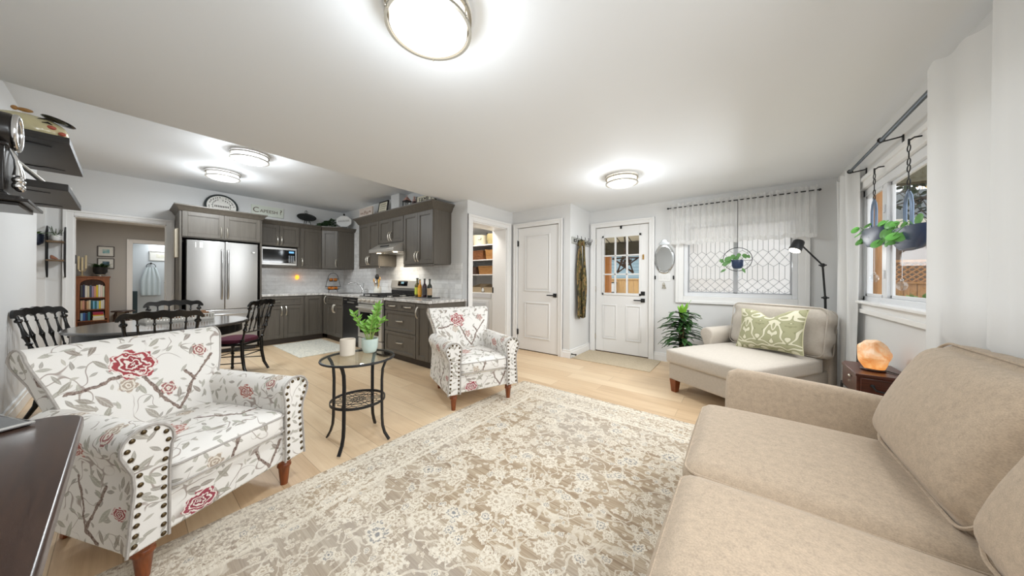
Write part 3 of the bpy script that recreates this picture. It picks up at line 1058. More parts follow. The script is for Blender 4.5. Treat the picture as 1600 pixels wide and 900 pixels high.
# faucet and sink
t = thing('kitchen_faucet', 'chrome single-lever faucet behind the kitchen sink', 'faucet', (-6.1, 2.93, 0.910))
link_mesh(B().lathe([(0.028, 0), (0.028, 0.01), (0.02, 0.02), (0.02, 0.07), (0.016, 0.08)], (-6.1, 2.95, 0.91), 18), 'base', CHROME, t)
link_mesh(B().tube([(-6.1, 2.95, 0.98), (-6.115, 2.90, 1.06), (-6.14, 2.82, 1.115), (-6.17, 2.74, 1.12), (-6.185, 2.70, 1.095)], 0.011, 10), 'spout', CHROME, t)
link_mesh(B().tube([(-6.1, 2.95, 0.99), (-6.09, 2.96, 1.04), (-6.06, 2.955, 1.115)], 0.007, 8), 'handle', CHROME, t)
t = thing('soap_pump', 'small chrome soap pump beside the kitchen faucet', 'soap pump', (-5.9, 2.96, 0.91))
link_mesh(B().lathe([(0.02, 0), (0.02, 0.008), (0.008, 0.012), (0.008, 0.07)], (-5.9, 2.96, 0.91), 14), 'pump_body', CHROME, t)
link_mesh(B().tube([(-5.9, 2.96, 0.97), (-5.9, 2.95, 0.99), (-5.91, 2.90, 0.985)], 0.006, 8), 'nozzle', CHROME, t)
t = thing('kitchen_sink', 'steel undermount sink set in the worktop below the faucet', 'sink', (-6.15, 2.65, 0.91))
b = B()
for x0, x1, y0, y1 in ((-6.40, -5.84, 2.49, 2.505), (-6.40, -5.84, 2.855, 2.87), (-6.40, -6.385, 2.505, 2.855), (-5.855, -5.84, 2.505, 2.855)):
    b.box((x0, y0, 0.909), (x1, y1, 0.913))
link_mesh(b, 'rim', STEEL, t, bevel=0.001)
link_mesh(B().box((-6.385, 2.505, 0.9085), (-5.855, 2.855, 0.9105)).cyl((-6.12, 2.68, 0.9105), (-6.12, 2.68, 0.9115), 0.04, seg=20), 'basin', plain('shaded_steel', (120, 120, 120), 0.3, 0.9), t)
# ------------------------------------------------------------------ things on the kitchen counters
ORANGE = plain('orange_peel', (226, 132, 40), 0.5, var=0.12, scale=120, bump=0.2)
COPPER = plain('copper_bowl', (200, 120, 78), 0.3, 0.8, var=0.1)
t = thing('fruit_stand', 'two-tier black wire fruit stand in the kitchen corner', 'fruit stand', (-7.0, 2.75, 0.91))
b = B()
for z, r in ((1.03, 0.145), (0.96, 0.10), (1.20, 0.105), (1.14, 0.07)):
    b.ring((-7.0, 2.75, z), r, 0.004)
for a in range(10):
    an = 2 * pi * a / 10
    for z0, z1, r0, r1 in ((0.96, 1.03, 0.10, 0.145), (1.14, 1.20, 0.07, 0.105)):
        b.tube([(-7.0 + r0 * cos(an), 2.75 + r0 * sin(an), z0), (-7.0 + (r0 + r1) * 0.55 * cos(an), 2.75 + (r0 + r1) * 0.55 * sin(an), (z0 + z1) / 2), (-7.0 + r1 * cos(an), 2.75 + r1 * sin(an), z1)], 0.0025, 5)
for s in (-1, 1):
    b.tube([(-7.0, 2.75 + s * 0.145, 1.03), (-7.0, 2.75 + s * 0.125, 1.12), (-7.0, 2.75 + s * 0.105, 1.20), (-7.0, 2.75 + s * 0.085, 1.27), (-7.0, 2.75 + s * 0.045, 1.305), (-7.0, 2.75, 1.315)], 0.005, 6)
for a in range(4):
    an = 2 * pi * a / 4 + 0.4
    b.tube([(-7.0 + 0.1 * cos(an), 2.75 + 0.1 * sin(an), 0.96), (-7.0 + 0.12 * cos(an), 2.75 + 0.12 * sin(an), 0.915)], 0.005, 6)
for z, r in ((0.958, 0.1), (1.138, 0.07)):
    b.lathe([(r, z - 0.003), (r, z)], (-7.0, 2.75, 0), 20)
link_mesh(b, 'wire_frame', IRON, t)
orange0 = None
for i, (x, y, z, lab) in enumerate(((-7.02, 2.72, 1.175, 'left orange in the upper basket of the fruit stand'), (-6.965, 2.78, 1.175, 'right orange in the upper basket of the fruit stand'),
                                    (-6.93, 2.70, 0.995, 'front orange in the lower basket of the fruit stand'), (-7.05, 2.70, 0.995, 'rear left orange in the lower basket of the fruit stand'), (-6.99, 2.80, 0.995, 'rear right orange in the lower basket of the fruit stand'))):
    if orange0 is None:
        o = one(B().ball((0, 0, 0), 0.036, 18, 12), 'orange', ORANGE, lab, 'fruit', 'oranges in the fruit stand')
        orange0 = o
    else:
        o = orange0.copy()
        C.objects.link(o)
        o['label'] = lab
    o.location = (x, y, z)

t = thing('night_light', 'small glowing orange salt night light on the tiled backsplash', 'night light', (-7.23, 2.15, 1.20))
link_mesh(B().box((-7.241, 2.115, 1.15), (-7.232, 2.185, 1.27)), 'outlet_plate', WHITE, t, bevel=0.002)


def rock(d):
    return 1 + 0.12 * sin(5 * d.x + 3 * d.z) * cos(4 * d.y + 2 * d.z)


link_mesh(B().ball((-7.20, 2.15, 1.22), (0.033, 0.034, 0.045), 14, 9, rock), 'salt_shade', emissive('salt_glow_small', (255, 150, 50), 2.4), t, ang=12)

# utensil crock
t = thing('utensil_crock', 'clear and white utensil crock beside the range', 'crock', (-5.2, 2.78, 0.91))
link_mesh(B().lathe([(0.05, 0.911), (0.062, 0.93), (0.066, 1.0), (0.06, 1.05), (0.063, 1.065), (0.056, 1.065), (0.055, 1.0), (0.05, 0.93)], (-5.2, 2.78, 0), 24), 'crock_body', plain('pressed_glass', (214, 214, 208), 0.12, var=0.12, scale=40), t)
SPOON = wood('spoon_wood', (214, 172, 110), (186, 138, 80), 0.5, axis=2)


def utensil(name, label, mat, dx, dy, lean, headr, flat=0.3):
    b = B()
    p0 = Vector((-5.2 + dx * 0.3, 2.78 + dy * 0.3, 0.93))
    p1 = Vector((-5.2 + dx, 2.78 + dy, 0.93 + lean))
    b.tube([p0, p0.lerp(p1, 0.5), p1], 0.006, 8)
    b.ball(tuple(p1 + (p1 - p0).normalized() * headr), (headr * 0.85, headr * flat, headr * 1.2), 14, 8)
    return one(b, name, mat, label, 'utensil', 'utensils in the crock')


utensil('ladle', 'black ladle standing in the utensil crock', BLACK, -0.035, 0.01, 0.26, 0.042, 0.8)
utensil('wooden_spoon', 'pale wooden spoon at the left of the utensil crock', SPOON, -0.06, -0.03, 0.21, 0.03)
utensil('wooden_spoon', 'pale wooden spoon leaning right in the utensil crock', SPOON, 0.07, 0.0, 0.24, 0.03)
utensil('spatula', 'yellow wooden spatula at the far right of the crock', plain('yellow_wood', (214, 168, 70), 0.5), 0.085, -0.03, 0.20, 0.028, 0.2)
utensil('whisk', 'small steel whisk in the middle of the utensil crock', STEEL, 0.015, -0.04, 0.17, 0.025, 0.85)

# bottles
one(B().box((-4.06, 2.72, 0.911), (-3.62, 2.92, 0.922)), 'bottle_tray', plain('dark_slate', (70, 72, 74), 0.4), 'dark slate tray under the bottles beside the range', 'tray', bevel=0.003)


def bottle(x, y, h, r, label, glass, lab_col, cap):
    t = thing('oil_bottle', label, 'bottle', (x, y, 0.922), 0, 'bottles beside the range')
    z = 0.9225
    nk = r * 0.36
    link_mesh(B().lathe([(r * 0.9, z), (r, z + 0.01), (r, z + h * 0.58), (r * 0.8, z + h * 0.67), (nk, z + h * 0.74), (nk, z + h * 0.93), (nk * 1.15, z + h * 0.93), (nk * 1.15, z + h * 0.95)], (x, y, 0), 20), 'bottle_body', glass, t)
    link_mesh(B().lathe([(r + 0.001, z + h * 0.12), (r + 0.001, z + h * 0.5)], (x, y, 0), 20, cap=False), 'label_band', lab_col, t)
    link_mesh(B().lathe([(nk * 1.3, z + h * 0.95), (nk * 1.3, z + h)], (x, y, 0), 14), 'cap', cap, t)


def gl(n, c):
    return plain(n, c, 0.08, var=0.05, Coat_Weight=0.4)


bottle(-4.03, 2.80, 0.29, 0.040, 'olive-green oil bottle with a lime label, leftmost beside the range', gl('olive_glass', (92, 84, 30)), plain('lime_label', (190, 200, 70), 0.5), BLACK)
bottle(-3.935, 2.78, 0.27, 0.030, 'slim bottle of yellow oil, second from the range', gl('amber_oil', (226, 150, 30)), plain('orange_label', (236, 170, 60), 0.5), plain('green_cap', (80, 100, 50), 0.5))
bottle(-3.845, 2.80, 0.28, 0.036, 'dark purple vinegar bottle, third from the range', gl('plum_glass', (52, 28, 34)), plain('dark_label', (70, 66, 66), 0.5), plain('green_foil', (54, 66, 48), 0.4))
bottle(-3.72, 2.80, 0.275, 0.037, 'dark green bottle with a tan label, rightmost beside the range', gl('dark_green_glass', (30, 36, 24)), plain('tan_label', (176, 150, 120), 0.5), BLACK)

# ------------------------------------------------------------------ things on top of the cabinets
INK = plain('dark_ink', (58, 50, 42), 0.6)
t = thing('round_plaque', 'round white lettered plaque with dark rim on the tall cabinet', 'plaque', (-7.13, 1.02, 2.21))
MP = Matrix.Translation((-7.15, 1.02, 2.43)) @ Matrix.Rotation(-0.18, 4, 'Y') @ Matrix(((0, 0, 1, 0), (1, 0, 0, 0), (0, 1, 0, 0), (0, 0, 0, 1)))
link_mesh(B(MP).lathe([(0.215, -0.008), (0.215, 0.012), (0.20, 0.018), (0.185, 0.006), (0.02, 0.006)], (0, 0, 0), 48), 'rim', plain('charcoal_enamel', (52, 58, 58), 0.35), t)
link_mesh(B(MP).lathe([(0.186, 0.004), (0.186, 0.009), (0.002, 0.009)], (0, 0, 0), 48), 'face', plain('distressed_cream', (232, 229, 222), 0.6, var=0.06, scale=24), t)
b = B(MP)
rr = random.Random(3)
for ring_r, n, a0, a1 in ((0.155, 20, -0.5, 3.64), (0.115, 14, -0.2, 3.34), (0.15, 12, 3.9, 5.5)):
    for i in range(n):
        a = a0 + (a1 - a0) * i / (n - 1)
        if rr.random() < 0.12:
            continue
        c, s = cos(a), sin(a)
        for k in range(2):
            x, y = ring_r * c + rr.uniform(-0.008, 0.008), ring_r * s + rr.uniform(-0.008, 0.008)
            b.box((x - 0.004, y - 0.009, 0.008), (x + 0.004, y + 0.009, 0.0105))
for i in range(9):
    b.box((-0.09 + i * 0.021, -0.02, 0.008), (-0.078 + i * 0.021, 0.015, 0.0105))
link_mesh(b, 'worn_lettering', INK, t)

t = thing('wall_sign', 'pale CAPEESH? sign on the kitchen wall above the microwave', 'sign', (-7.24, 1.67, 2.38))
link_mesh(B().box((-7.252, 1.43, 2.385), (-7.225, 1.92, 2.575)), 'board', plain('pale_green_distressed', (222, 226, 214), 0.7, var=0.06, scale=14), t, bevel=0.003)


def MX(x, y, z):
    return Matrix(((0, 0, 1, x), (1, 0, 0, y), (0, 1, 0, z), (0, 0, 0, 1)))


def MY(x, y, z):
    return Matrix(((1, 0, 0, x), (0, 0, -1, y), (0, 1, 0, z), (0, 0, 0, 1)))


BROWN = plain('brown_lettering', (92, 74, 54), 0.6)
text_mesh(t, 'lettering', 'C', 0.135, MX(-7.2235, 1.495, 2.48), BROWN)
text_mesh(t, 'lettering', 'APEESH', 0.082, MX(-7.2235, 1.69, 2.472), BROWN)
text_mesh(t, 'lettering', '?', 0.13, MX(-7.2235, 1.875, 2.485), BROWN)

t = thing('oval_platter', 'dark oval platter on a scrolled easel above the cabinets', 'platter', (-7.1, 2.28, 2.28))
MO = Matrix.Translation((-7.1, 2.28, 2.455)) @ Matrix.Rotation(-0.2, 4, 'Y') @ Matrix(((0, 0, 1, 0), (1, 0, 0, 0), (0, 1, 0, 0), (0, 0, 0, 1)))
b = B(MO)
n = 40
rings = []
for r_, z in ((1.0, 0.0), (1.0, 0.008), (0.8, 0.002), (0.62, -0.006), (0.2, -0.006), (0.01, -0.006)):
    rings.append([(0.175 * r_ * cos(2 * pi * i / n), 0.078 * r_ * sin(2 * pi * i / n), z) for i in range(n)])
b.loft(rings)
link_mesh(b, 'dish', plain('dark_pewter', (44, 46, 46), 0.3, 0.4), t)
b = B()
for s in (-1, 1):
    pts = [(-7.09, 2.28 + s * 0.02, 2.40), (-7.07, 2.28 + s * 0.05, 2.36), (-7.06, 2.28 + s * 0.06, 2.30), (-7.05, 2.28 + s * 0.085, 2.283), (-7.04, 2.28 + s * 0.11, 2.295)]
    b.tube(pts, 0.006, 6)
b.tube([(-7.11, 2.28, 2.38), (-7.16, 2.28, 2.30), (-7.18, 2.28, 2.283)], 0.006, 6)
b.tube([(-7.12, 2.28, 2.38), (-7.13, 2.28, 2.56), (-7.13, 2.28, 2.585)], 0.005, 6)
for s in (-1, 1):
    b.tube([(-7.13, 2.28, 2.535), (-7.13, 2.28 + s * 0.03, 2.545), (-7.13, 2.28 + s * 0.025, 2.575), (-7.13, 2.28, 2.60)], 0.004, 6)
link_mesh(b, 'easel', IRON, t)

LEAFDK = plain('dark_green_leaf', (54, 84, 44), 0.5, var=0.3, scale=30)
t = thing('greenery_sprig', 'dark green trailing greenery on the corner cabinet', 'greenery', (-6.95, 2.62, 2.28))
b = B()
rr = random.Random(5)
for i in range(320):
    y = 2.44 + 0.34 * rr.random()
    zc = 2.285 + rr.random() * (0.05 + 0.13 * max(0, 1 - abs(y - 2.70) / 0.22))
    b.leaf((-6.98 + rr.uniform(-0.06, 0.05), y, zc), (rr.uniform(-0.3, 1), rr.uniform(-1, 1), rr.uniform(-0.2, 0.8)), (0, 0, 1), 0.06, 0.034, 0.3, 4)
link_mesh(b, 'leaves', LEAFDK, t)
link_mesh(B().tube([(-6.98, 2.44, 2.30), (-6.98, 2.58, 2.30), (-6.98, 2.78, 2.32)], 0.006, 6), 'stem', plain('stem_brown', (84, 66, 44), 0.7), t)

t = thing('pumpkin_plaque', 'white eight-sided hanging plaque with dark knob above the corner cabinet', 'plaque', (-6.82, 2.86, 2.28))
a = radians(-42)
MQ = Matrix.Translation((-6.80, 2.88, 2.43)) @ Matrix.Rotation(a, 4, 'Z') @ MX(0, 0, 0)
pg = [(0.16 * k * cos(2 * pi * (i + 0.5) / 8), 0.125 * sin(2 * pi * (i + 0.5) / 8)) for i, k in enumerate([1] * 8)]
link_mesh(B(MQ).prism(pg, 'z', -0.01, 0.012), 'board', plain('white_plaque', (230, 230, 228), 0.6), t, bevel=0.004)
link_mesh(B(MQ).ball((0, 0.145, 0), (0.022, 0.024, 0.014), 12, 8), 'knob', BLACK, t)
b = B(MQ)
for i in range(7):
    x = -0.10 + i * 0.032
    b.tube([(x - 0.012, -0.02 + 0.004 * i, 0.0125), (x, 0.02 + 0.004 * i, 0.0125), (x + 0.012, -0.02 + 0.004 * i, 0.0125)], 0.003, 5)
link_mesh(b, 'script_flourish', INK, t)
link_mesh(B(MQ).box((-0.05, -0.145, -0.03), (0.05, -0.10, 0.0)), 'stand', BLACK, t, bevel=0.003)

t = thing('wooden_picture', 'square washed-wood picture at the left end of the range cabinets', 'picture', (-5.63, 2.78, 2.336))
link_mesh(B().box((-5.88, 2.77, 2.337), (-5.40, 2.80, 2.54)), 'board', wood('washed_pink_wood', (224, 212, 202), (196, 180, 168), 0.7, axis=0), t, bevel=0.003)
b = B()
rr = random.Random(11)
for i in range(12):
    x = -5.83 + i * 0.034
    b.tube([(x, 2.768, 2.42 + rr.uniform(-0.02, 0.03)), (x + 0.012, 2.768, 2.46 + rr.uniform(-0.02, 0.03)), (x + 0.028, 2.768, 2.42 + rr.uniform(-0.02, 0.03))], 0.003, 4)
link_mesh(b, 'faded_script', plain('faded_brown', (168, 142, 124), 0.7), t)

t = thing('framed_print', 'black framed cream print leaning beside the pillar', 'framed print', (-5.25, 2.9, 2.336))
ML = Matrix.Translation((-5.22, 2.86, 2.337)) @ Matrix.Rotation(-0.16, 4, 'X')
b = B(ML)
for x0, x1, z0, z1 in ((-0.16, -0.14, 0, 0.29), (0.14, 0.16, 0, 0.29), (-0.14, 0.14, 0, 0.02), (-0.14, 0.14, 0.27, 0.29)):
    b.box((x0, -0.01, z0), (x1, 0.012, z1))
link_mesh(b, 'frame', BLACK, t, bevel=0.002)
link_mesh(B(ML).box((-0.142, -0.002, 0.015), (0.142, 0.006, 0.275)), 'print', plain('cream_print', (226, 220, 200), 0.6), t)
b = B(ML)
rr = random.Random(2)
for k in range(5):
    z = 0.07 + k * 0.04
    x = -0.10
    while x < 0.09:
        w = rr.uniform(0.012, 0.03)
        b.box((x, -0.004, z - 0.008), (x + w, -0.001, z + 0.008))
        x += w + 0.008
link_mesh(b, 'faded_lettering', plain('faded_grey', (150, 144, 128), 0.7), t)

t = thing('lantern', 'small black and rose lantern on top of the range cabinets', 'lantern', (-4.42, 2.86, 2.336))
b = B().box((-4.47, 2.81, 2.337), (-4.37, 2.91, 2.35)).box((-4.475, 2.805, 2.48), (-4.365, 2.915, 2.495))
for x in (-4.465, -4.375):
    for y in (2.815, 2.905):
        b.box((x - 0.005, y - 0.005, 2.35), (x + 0.005, y + 0.005, 2.48))
link_mesh(b, 'lantern_frame', BLACK, t)
link_mesh(B().loft([[(-4.47, 2.81, 2.495), (-4.37, 2.81, 2.495), (-4.37, 2.91, 2.495), (-4.47, 2.91, 2.495)], [(-4.43, 2.85, 2.56), (-4.41, 2.85, 2.56), (-4.41, 2.87, 2.56), (-4.43, 2.87, 2.56)]]).ring((-4.42, 2.86, 2.575), 0.015, 0.003, 'y', 16, 5), 'lantern_roof', plain('rose_tin', (196, 152, 140), 0.5), t)
link_mesh(B().cyl((-4.42, 2.86, 2.35), (-4.42, 2.86, 2.43), 0.025, seg=16), 'candle', WHITE, t)
one(B().lathe([(0.03, 2.337), (0.035, 2.35), (0.035, 2.45), (0.03, 2.455)], (-4.22, 2.86, 0), 20), 'dark_candle', plain('plum_candle', (74, 48, 50), 0.5), 'dark plum pillar candle on top of the range cabinets', 'candle')
one(B().lathe([(0.03, 2.337), (0.04, 2.40), (0.03, 2.50), (0.014, 2.53), (0.018, 2.56)], (-4.30, 2.92, 0), 20), 'bud_vase', plain('rose_vase', (206, 170, 160), 0.4), 'slim rose-coloured vase behind the dark candle', 'vase')
t = thing('family_sign', 'cream FAMILY sign lying behind the range cabinet crown', 'sign', (-3.9, 2.86, 2.336))
link_mesh(B().box((-4.12, 2.84, 2.337), (-3.66, 2.86, 2.50)), 'board', plain('cream_sign', (224, 218, 196), 0.6), t, bevel=0.002)
link_mesh(B().box((-4.13, 2.835, 2.337), (-4.11, 2.865, 2.51)).box((-3.67, 2.835, 2.337), (-3.65, 2.865, 2.51)), 'frame', CABDARK, t)
text_mesh(t, 'lettering', 'FAMILY', 0.105, MY(-3.89, 2.8385, 2.435), INK)

one(B().prism([(0.452, 1.50), (0.450, 1.92), (0.488, 1.94), (0.488, 1.50)], 'x', -6.86, -6.66), 'hanging_papers', plain('beige_paper', (206, 196, 176), 0.7, var=0.1, scale=12), 'thick beige calendar hanging on the side of the tall cabinet', 'calendar', bevel=0.003)

# kitchen mat


def mat_rug(name, base, accent, sc=26):
    g = G(name)
    co = g.coord('Object')
    n1 = g.noise(co, sc, 4, 0.65, 1.5).outputs[0]
    n2 = g.noise(g.scale(co, (1, 8, 1)), 18, 2).outputs[0]
    t = g.m('ADD', g.m('MULTIPLY', n1, 0.7), g.m('MULTIPLY', n2, 0.3))
    col = g.ramp(t, [(0.36, lin(accent)), (0.5, lin(base)), (0.7, lin(tuple(min(255, c + 14) for c in base)))])
    return g.bsdf(col, 0.95, bump=n2, bump_s=0.3)


one(B().box((-6.58, 1.60, 0.0005), (-5.24, 2.37, 0.008)), 'kitchen_mat', mat_rug('pale_kitchen_rug', (226, 222, 208), (172, 176, 168)), 'pale patterned rug on the kitchen floor', 'rug', bevel=0.003)
one(B().box((-2.055, 4.17, 0.0005), (-0.94, 4.85, 0.008)), 'door_mat', mat_rug('woven_jute', (196, 180, 154), (176, 159, 132), 60), 'woven beige mat lying in front of the entry door', 'mat', bevel=0.003)

# ------------------------------------------------------------------ pantry
for i, z in enumerate((2.24, 1.855, 1.575, 1.295)):
    struct('wall_pantry_shelf_%d' % (i + 1), B().box((-4.7, 4.12, z - 0.018), (-3.33, 4.80, z)), TRIM, bevel=0.002)


def wicker(n, a, bcol):
    g = G(n)
    uv = g.coord('UV')
    br = g.n('ShaderNodeTexBrick', {'Vector': uv, 'Color1': lin(a), 'Color2': lin(bcol), 'Mortar': lin(tuple(c * 0.45 for c in a)), 'Scale': 1.0, 'Mortar Size': 0.003,
                                    'Mortar Smooth': 0.6, 'Brick Width': 0.034, 'Row Height': 0.017})
    return g.bsdf(br.outputs[0], 0.6, bump=br.outputs['Fac'], bump_s=-0.8, bump_d=0.004)


WICK = wicker('brown_wicker', (150, 92, 46), (120, 70, 32))
WICKL = wicker('honey_wicker', (190, 138, 76), (164, 110, 54))
WICKD = wicker('dark_wicker', (96, 66, 48), (76, 52, 38))
WICKP = wicker('pale_seagrass', (186, 170, 118), (164, 148, 98))


def basket(x0, x1, z, h, mat, label, d=0.34):
    t = thing('wicker_basket', label, 'basket', ((x0 + x1) / 2, 4.33, z), 0, 'baskets on the pantry shelves')
    y0, y1 = 4.15, 4.15 + d
    b = B()
    e = 0.015

    def rg(k, zz):
        return [(x0 - k, y0 - k, zz), (x1 + k, y0 - k, zz), (x1 + k, y1 + k, zz), (x0 - k, y1 + k, zz)]
    b.loft([rg(-e, z + 0.001), rg(0, z + h), rg(-0.012, z + h), rg(-0.025, z + 0.012)])
    link_mesh(b, 'basket_body', mat, t, uv=True)
    b = B()
    b.tube([(x0, y0, z + h), (x1, y0, z + h), (x1, y1, z + h), (x0, y1, z + h)], 0.009, 6, closed=True)
    link_mesh(b, 'rim', mat, t, uv=True)
    return t


basket(-4.42, -3.90, 1.576, 0.17, WICK, 'large brown wicker basket on the second pantry shelf')
basket(-3.84, -3.50, 1.576, 0.18, WICKL, 'honey wicker basket to the right on the second pantry shelf')
basket(-4.40, -4.08, 1.296, 0.14, WICKD, 'dark wicker basket on the third pantry shelf')
basket(-4.02, -3.50, 1.296, 0.15, WICKL, 'wide honey wicker basket on the third pantry shelf')
t = thing('storage_bin', 'cream lidded bin on the upper pantry shelf', 'bin', (-4.15, 4.3, 1.856))
link_mesh(B().lathe([(0.13, 1.857), (0.15, 2.05), (0.155, 2.06), (0.14, 2.06)], (-4.12, 4.3, 0), 28), 'bin_body', plain('cream_enamel', (226, 216, 190), 0.45), t)
link_mesh(B().tube([(-4.0, 4.2, 2.0), (-3.98, 4.17, 1.96), (-4.03, 4.15, 1.96)], 0.006, 6), 'handle', BLACK, t)
t = thing('seagrass_basket', 'round pale seagrass basket with handles on the upper pantry shelf', 'basket', (-3.75, 4.32, 1.856))
link_mesh(B().lathe([(0.12, 1.857), (0.155, 1.95), (0.15, 2.06), (0.14, 2.06), (0.145, 1.95)], (-3.75, 4.32, 0), 28), 'basket_body', WICKP, t, uv=True)
for s in (-1, 1):
    link_mesh(B().tube([(-3.75 + s * 0.14, 4.30, 2.04), (-3.75 + s * 0.17, 4.28, 2.10), (-3.75 + s * 0.14, 4.26, 2.04)], 0.008, 6), 'handle', BLACK, t)
t = thing('laundry_dryer', 'white front-loading dryer under the pantry shelves', 'dryer', (-4.0, 4.45, 0))
link_mesh(B().box((-4.36, 4.13, 0.01), (-3.64, 4.78, 0.95)), 'case', WHITE, t, bevel=0.012)
dd = link_mesh(B().box((-4.30, 4.115, 0.20), (-3.72, 4.13, 0.80)), 'door', plain('dryer_door', (226, 227, 229), 0.3), t, bevel=0.02)
link_mesh(B().box((-4.26, 4.108, 0.24), (-3.78, 4.117, 0.76)), 'door_panel', plain('dryer_inset', (204, 207, 211), 0.3), dd, bevel=0.02)
link_mesh(B().box((-4.34, 4.12, 0.85), (-3.66, 4.132, 0.94)), 'control_panel', plain('dryer_panel', (214, 214, 216), 0.3), t, bevel=0.004)
for x0, x1, lab in ((-4.25, -3.98, 'open tan fabric bin to the left on the dryer'), (-3.90, -3.64, 'open tan fabric bin to the right on the dryer')):
    b = B()

    def rg(k, zz, x0=x0, x1=x1):
        return [(x0 - k, 4.20 - k, zz), (x1 + k, 4.20 - k, zz + 0.0), (x1 + k, 4.45 + k, zz + 0.06), (x0 - k, 4.45 + k, zz + 0.06)]
    b.loft([[(x0, 4.2, 0.951), (x1, 4.2, 0.951), (x1, 4.45, 0.951), (x0, 4.45, 0.951)], rg(0.015, 1.05), rg(0.0, 1.05), [(x0 + 0.02, 4.22, 0.97), (x1 - 0.02, 4.22, 0.97), (x1 - 0.02, 4.43, 0.97), (x0 + 0.02, 4.43, 0.97)]])
    one(b, 'fabric_bin', plain('tan_canvas', (190, 170, 140), 0.8), lab, 'bin', 'bins on the dryer')
one(B().loft([[(-3.98, 4.16, 0.951), (-3.86, 4.16, 0.951), (-3.86, 4.19, 0.951), (-3.98, 4.19, 0.951)], [(-3.93, 4.165, 1.05), (-3.90, 4.165, 1.05), (-3.90, 4.18, 1.05), (-3.93, 4.18, 1.05)]]), 'folded_cloth', WHITE, 'white cloth peaked between the two bins on the dryer', 'cloth', sub=1)

# ------------------------------------------------------------------ dining table and chairs
TC = Vector((-4.45, 0.26, 0))
t = thing('dining_table', 'round black dining table with deep apron', 'table', tuple(TC))
g = G('black_table_top')
nz = g.noise(g.scale(g.coord('Object'), (10, 0.7, 1)), 3, 4).outputs[0]
TTOP = g.bsdf(g.mix(nz, lin((44, 41, 38)), lin((62, 57, 52))), 0.32, Coat_Weight=1.0, Coat_Roughness=0.12)
link_mesh(B().lathe([(0.02, 0.722), (0.575, 0.722), (0.59, 0.730), (0.59, 0.742), (0.58, 0.75), (0.02, 0.75)], tuple(TC), 72), 'table_top', TTOP, t)
link_mesh(B().lathe([(0.54, 0.635), (0.54, 0.722), (0.51, 0.722), (0.51, 0.635)], tuple(TC), 64, cap=False), 'apron', GLOSSBLACK, t)
link_mesh(B().lathe([(0.11, 0.12), (0.12, 0.18), (0.07, 0.24), (0.09, 0.34), (0.095, 0.46), (0.06, 0.55), (0.10, 0.62), (0.26, 0.70), (0.26, 0.722)], tuple(TC), 32), 'pedestal', GLOSSBLACK, t)
for k in range(4):
    a = pi / 4 + k * pi / 2
    c, s = cos(a), sin(a)
    link_mesh(B().tube([(TC.x + 0.07 * c, TC.y + 0.07 * s, 0.2), (TC.x + 0.22 * c, TC.y + 0.22 * s, 0.17), (TC.x + 0.36 * c, TC.y + 0.36 * s, 0.06), (TC.x + 0.42 * c, TC.y + 0.42 * s, 0.03)], 0.04, 12, rs=[0.05, 0.045, 0.036, 0.03]), 'foot', GLOSSBLACK, t)

t = thing('table_tray', 'white carved tray in the middle of the black dining table', 'tray', (-4.62, 0.34, 0.75), radians(100))
L0 = MW[t.name]
b = B(L0)
b.box((-0.24, -0.11, 0.001), (0.24, 0.11, 0.012))
for y in (-0.11, 0.11):
    for z0, z1 in ((0.012, 0.022), (0.055, 0.066)):
        b.box((-0.24, y - 0.006, z0), (0.24, y + 0.006, z1))
    for i in range(24):
        x = -0.235 + i * 0.0204
        b.box((x - 0.004, y - 0.005, 0.02), (x + 0.004, y + 0.005, 0.057))
for x in (-0.24, 0.24):
    b.box((x - 0.006, -0.11, 0.012), (x + 0.006, 0.11, 0.066))
link_mesh(b, 'tray_body', plain('white_washed_tray', (214, 211, 204), 0.6, var=0.05), t)
cone0 = None
for i, x in enumerate((-0.15, -0.02, 0.10, 0.18)):
    if cone0 is None:
        b = B()
        b.ball((0, 0, 0), (0.034, 0.034, 0.045), 14, 9, lambda d: 1 + 0.18 * sin(16 * d.z + 4 * atan2(d.y, d.x)))
        o = cone0 = one(b, 'pine_cone', plain('pine_cone_brown', (130, 94, 64), 0.8, var=0.35, scale=60), '', 'pine cone', 'pine cones in the table tray', ang=15)
    else:
        o = cone0.copy()
        C.objects.link(o)
    o.location = L0 @ Vector((x, 0.02 * (-1) ** i, 0.056))
    o.rotation_euler = (1.3, 0.4 * i, 0.8 * i)
    o['label'] = ['brown pine cone at the window end of the table tray', 'second brown pine cone from the left in the table tray', 'third brown pine cone from the left in the table tray', 'brown pine cone nearest the fridge in the table tray'][i]
cone0['label'] = 'leftmost brown pine cone in the white table tray'


def turned(b, p0, p1, r, knots):
    """turned post from p0 to p1; knots: (t, radius factor)"""
    p0, p1 = Vector(p0), Vector(p1)
    b.tube([p0.lerp(p1, k) for k, _ in knots], r, 10, rs=[r * f for _, f in knots])


KN = [(0, 0.8), (0.06, 0.8), (0.08, 1.5), (0.11, 1.5), (0.13, 0.8), (0.25, 0.7), (0.34, 1.15), (0.37, 1.6), (0.40, 1.15), (0.47, 0.8), (0.5, 1.5), (0.53, 0.8), (0.60, 1.15), (0.63, 1.6), (0.66, 1.15), (0.78, 0.7), (0.88, 0.8), (0.90, 1.5), (0.93, 1.5), (0.95, 0.8), (1, 0.8)]
VELVET = plain('burgundy_velvet', (72, 14, 36), 0.85, var=0.3, scale=12)


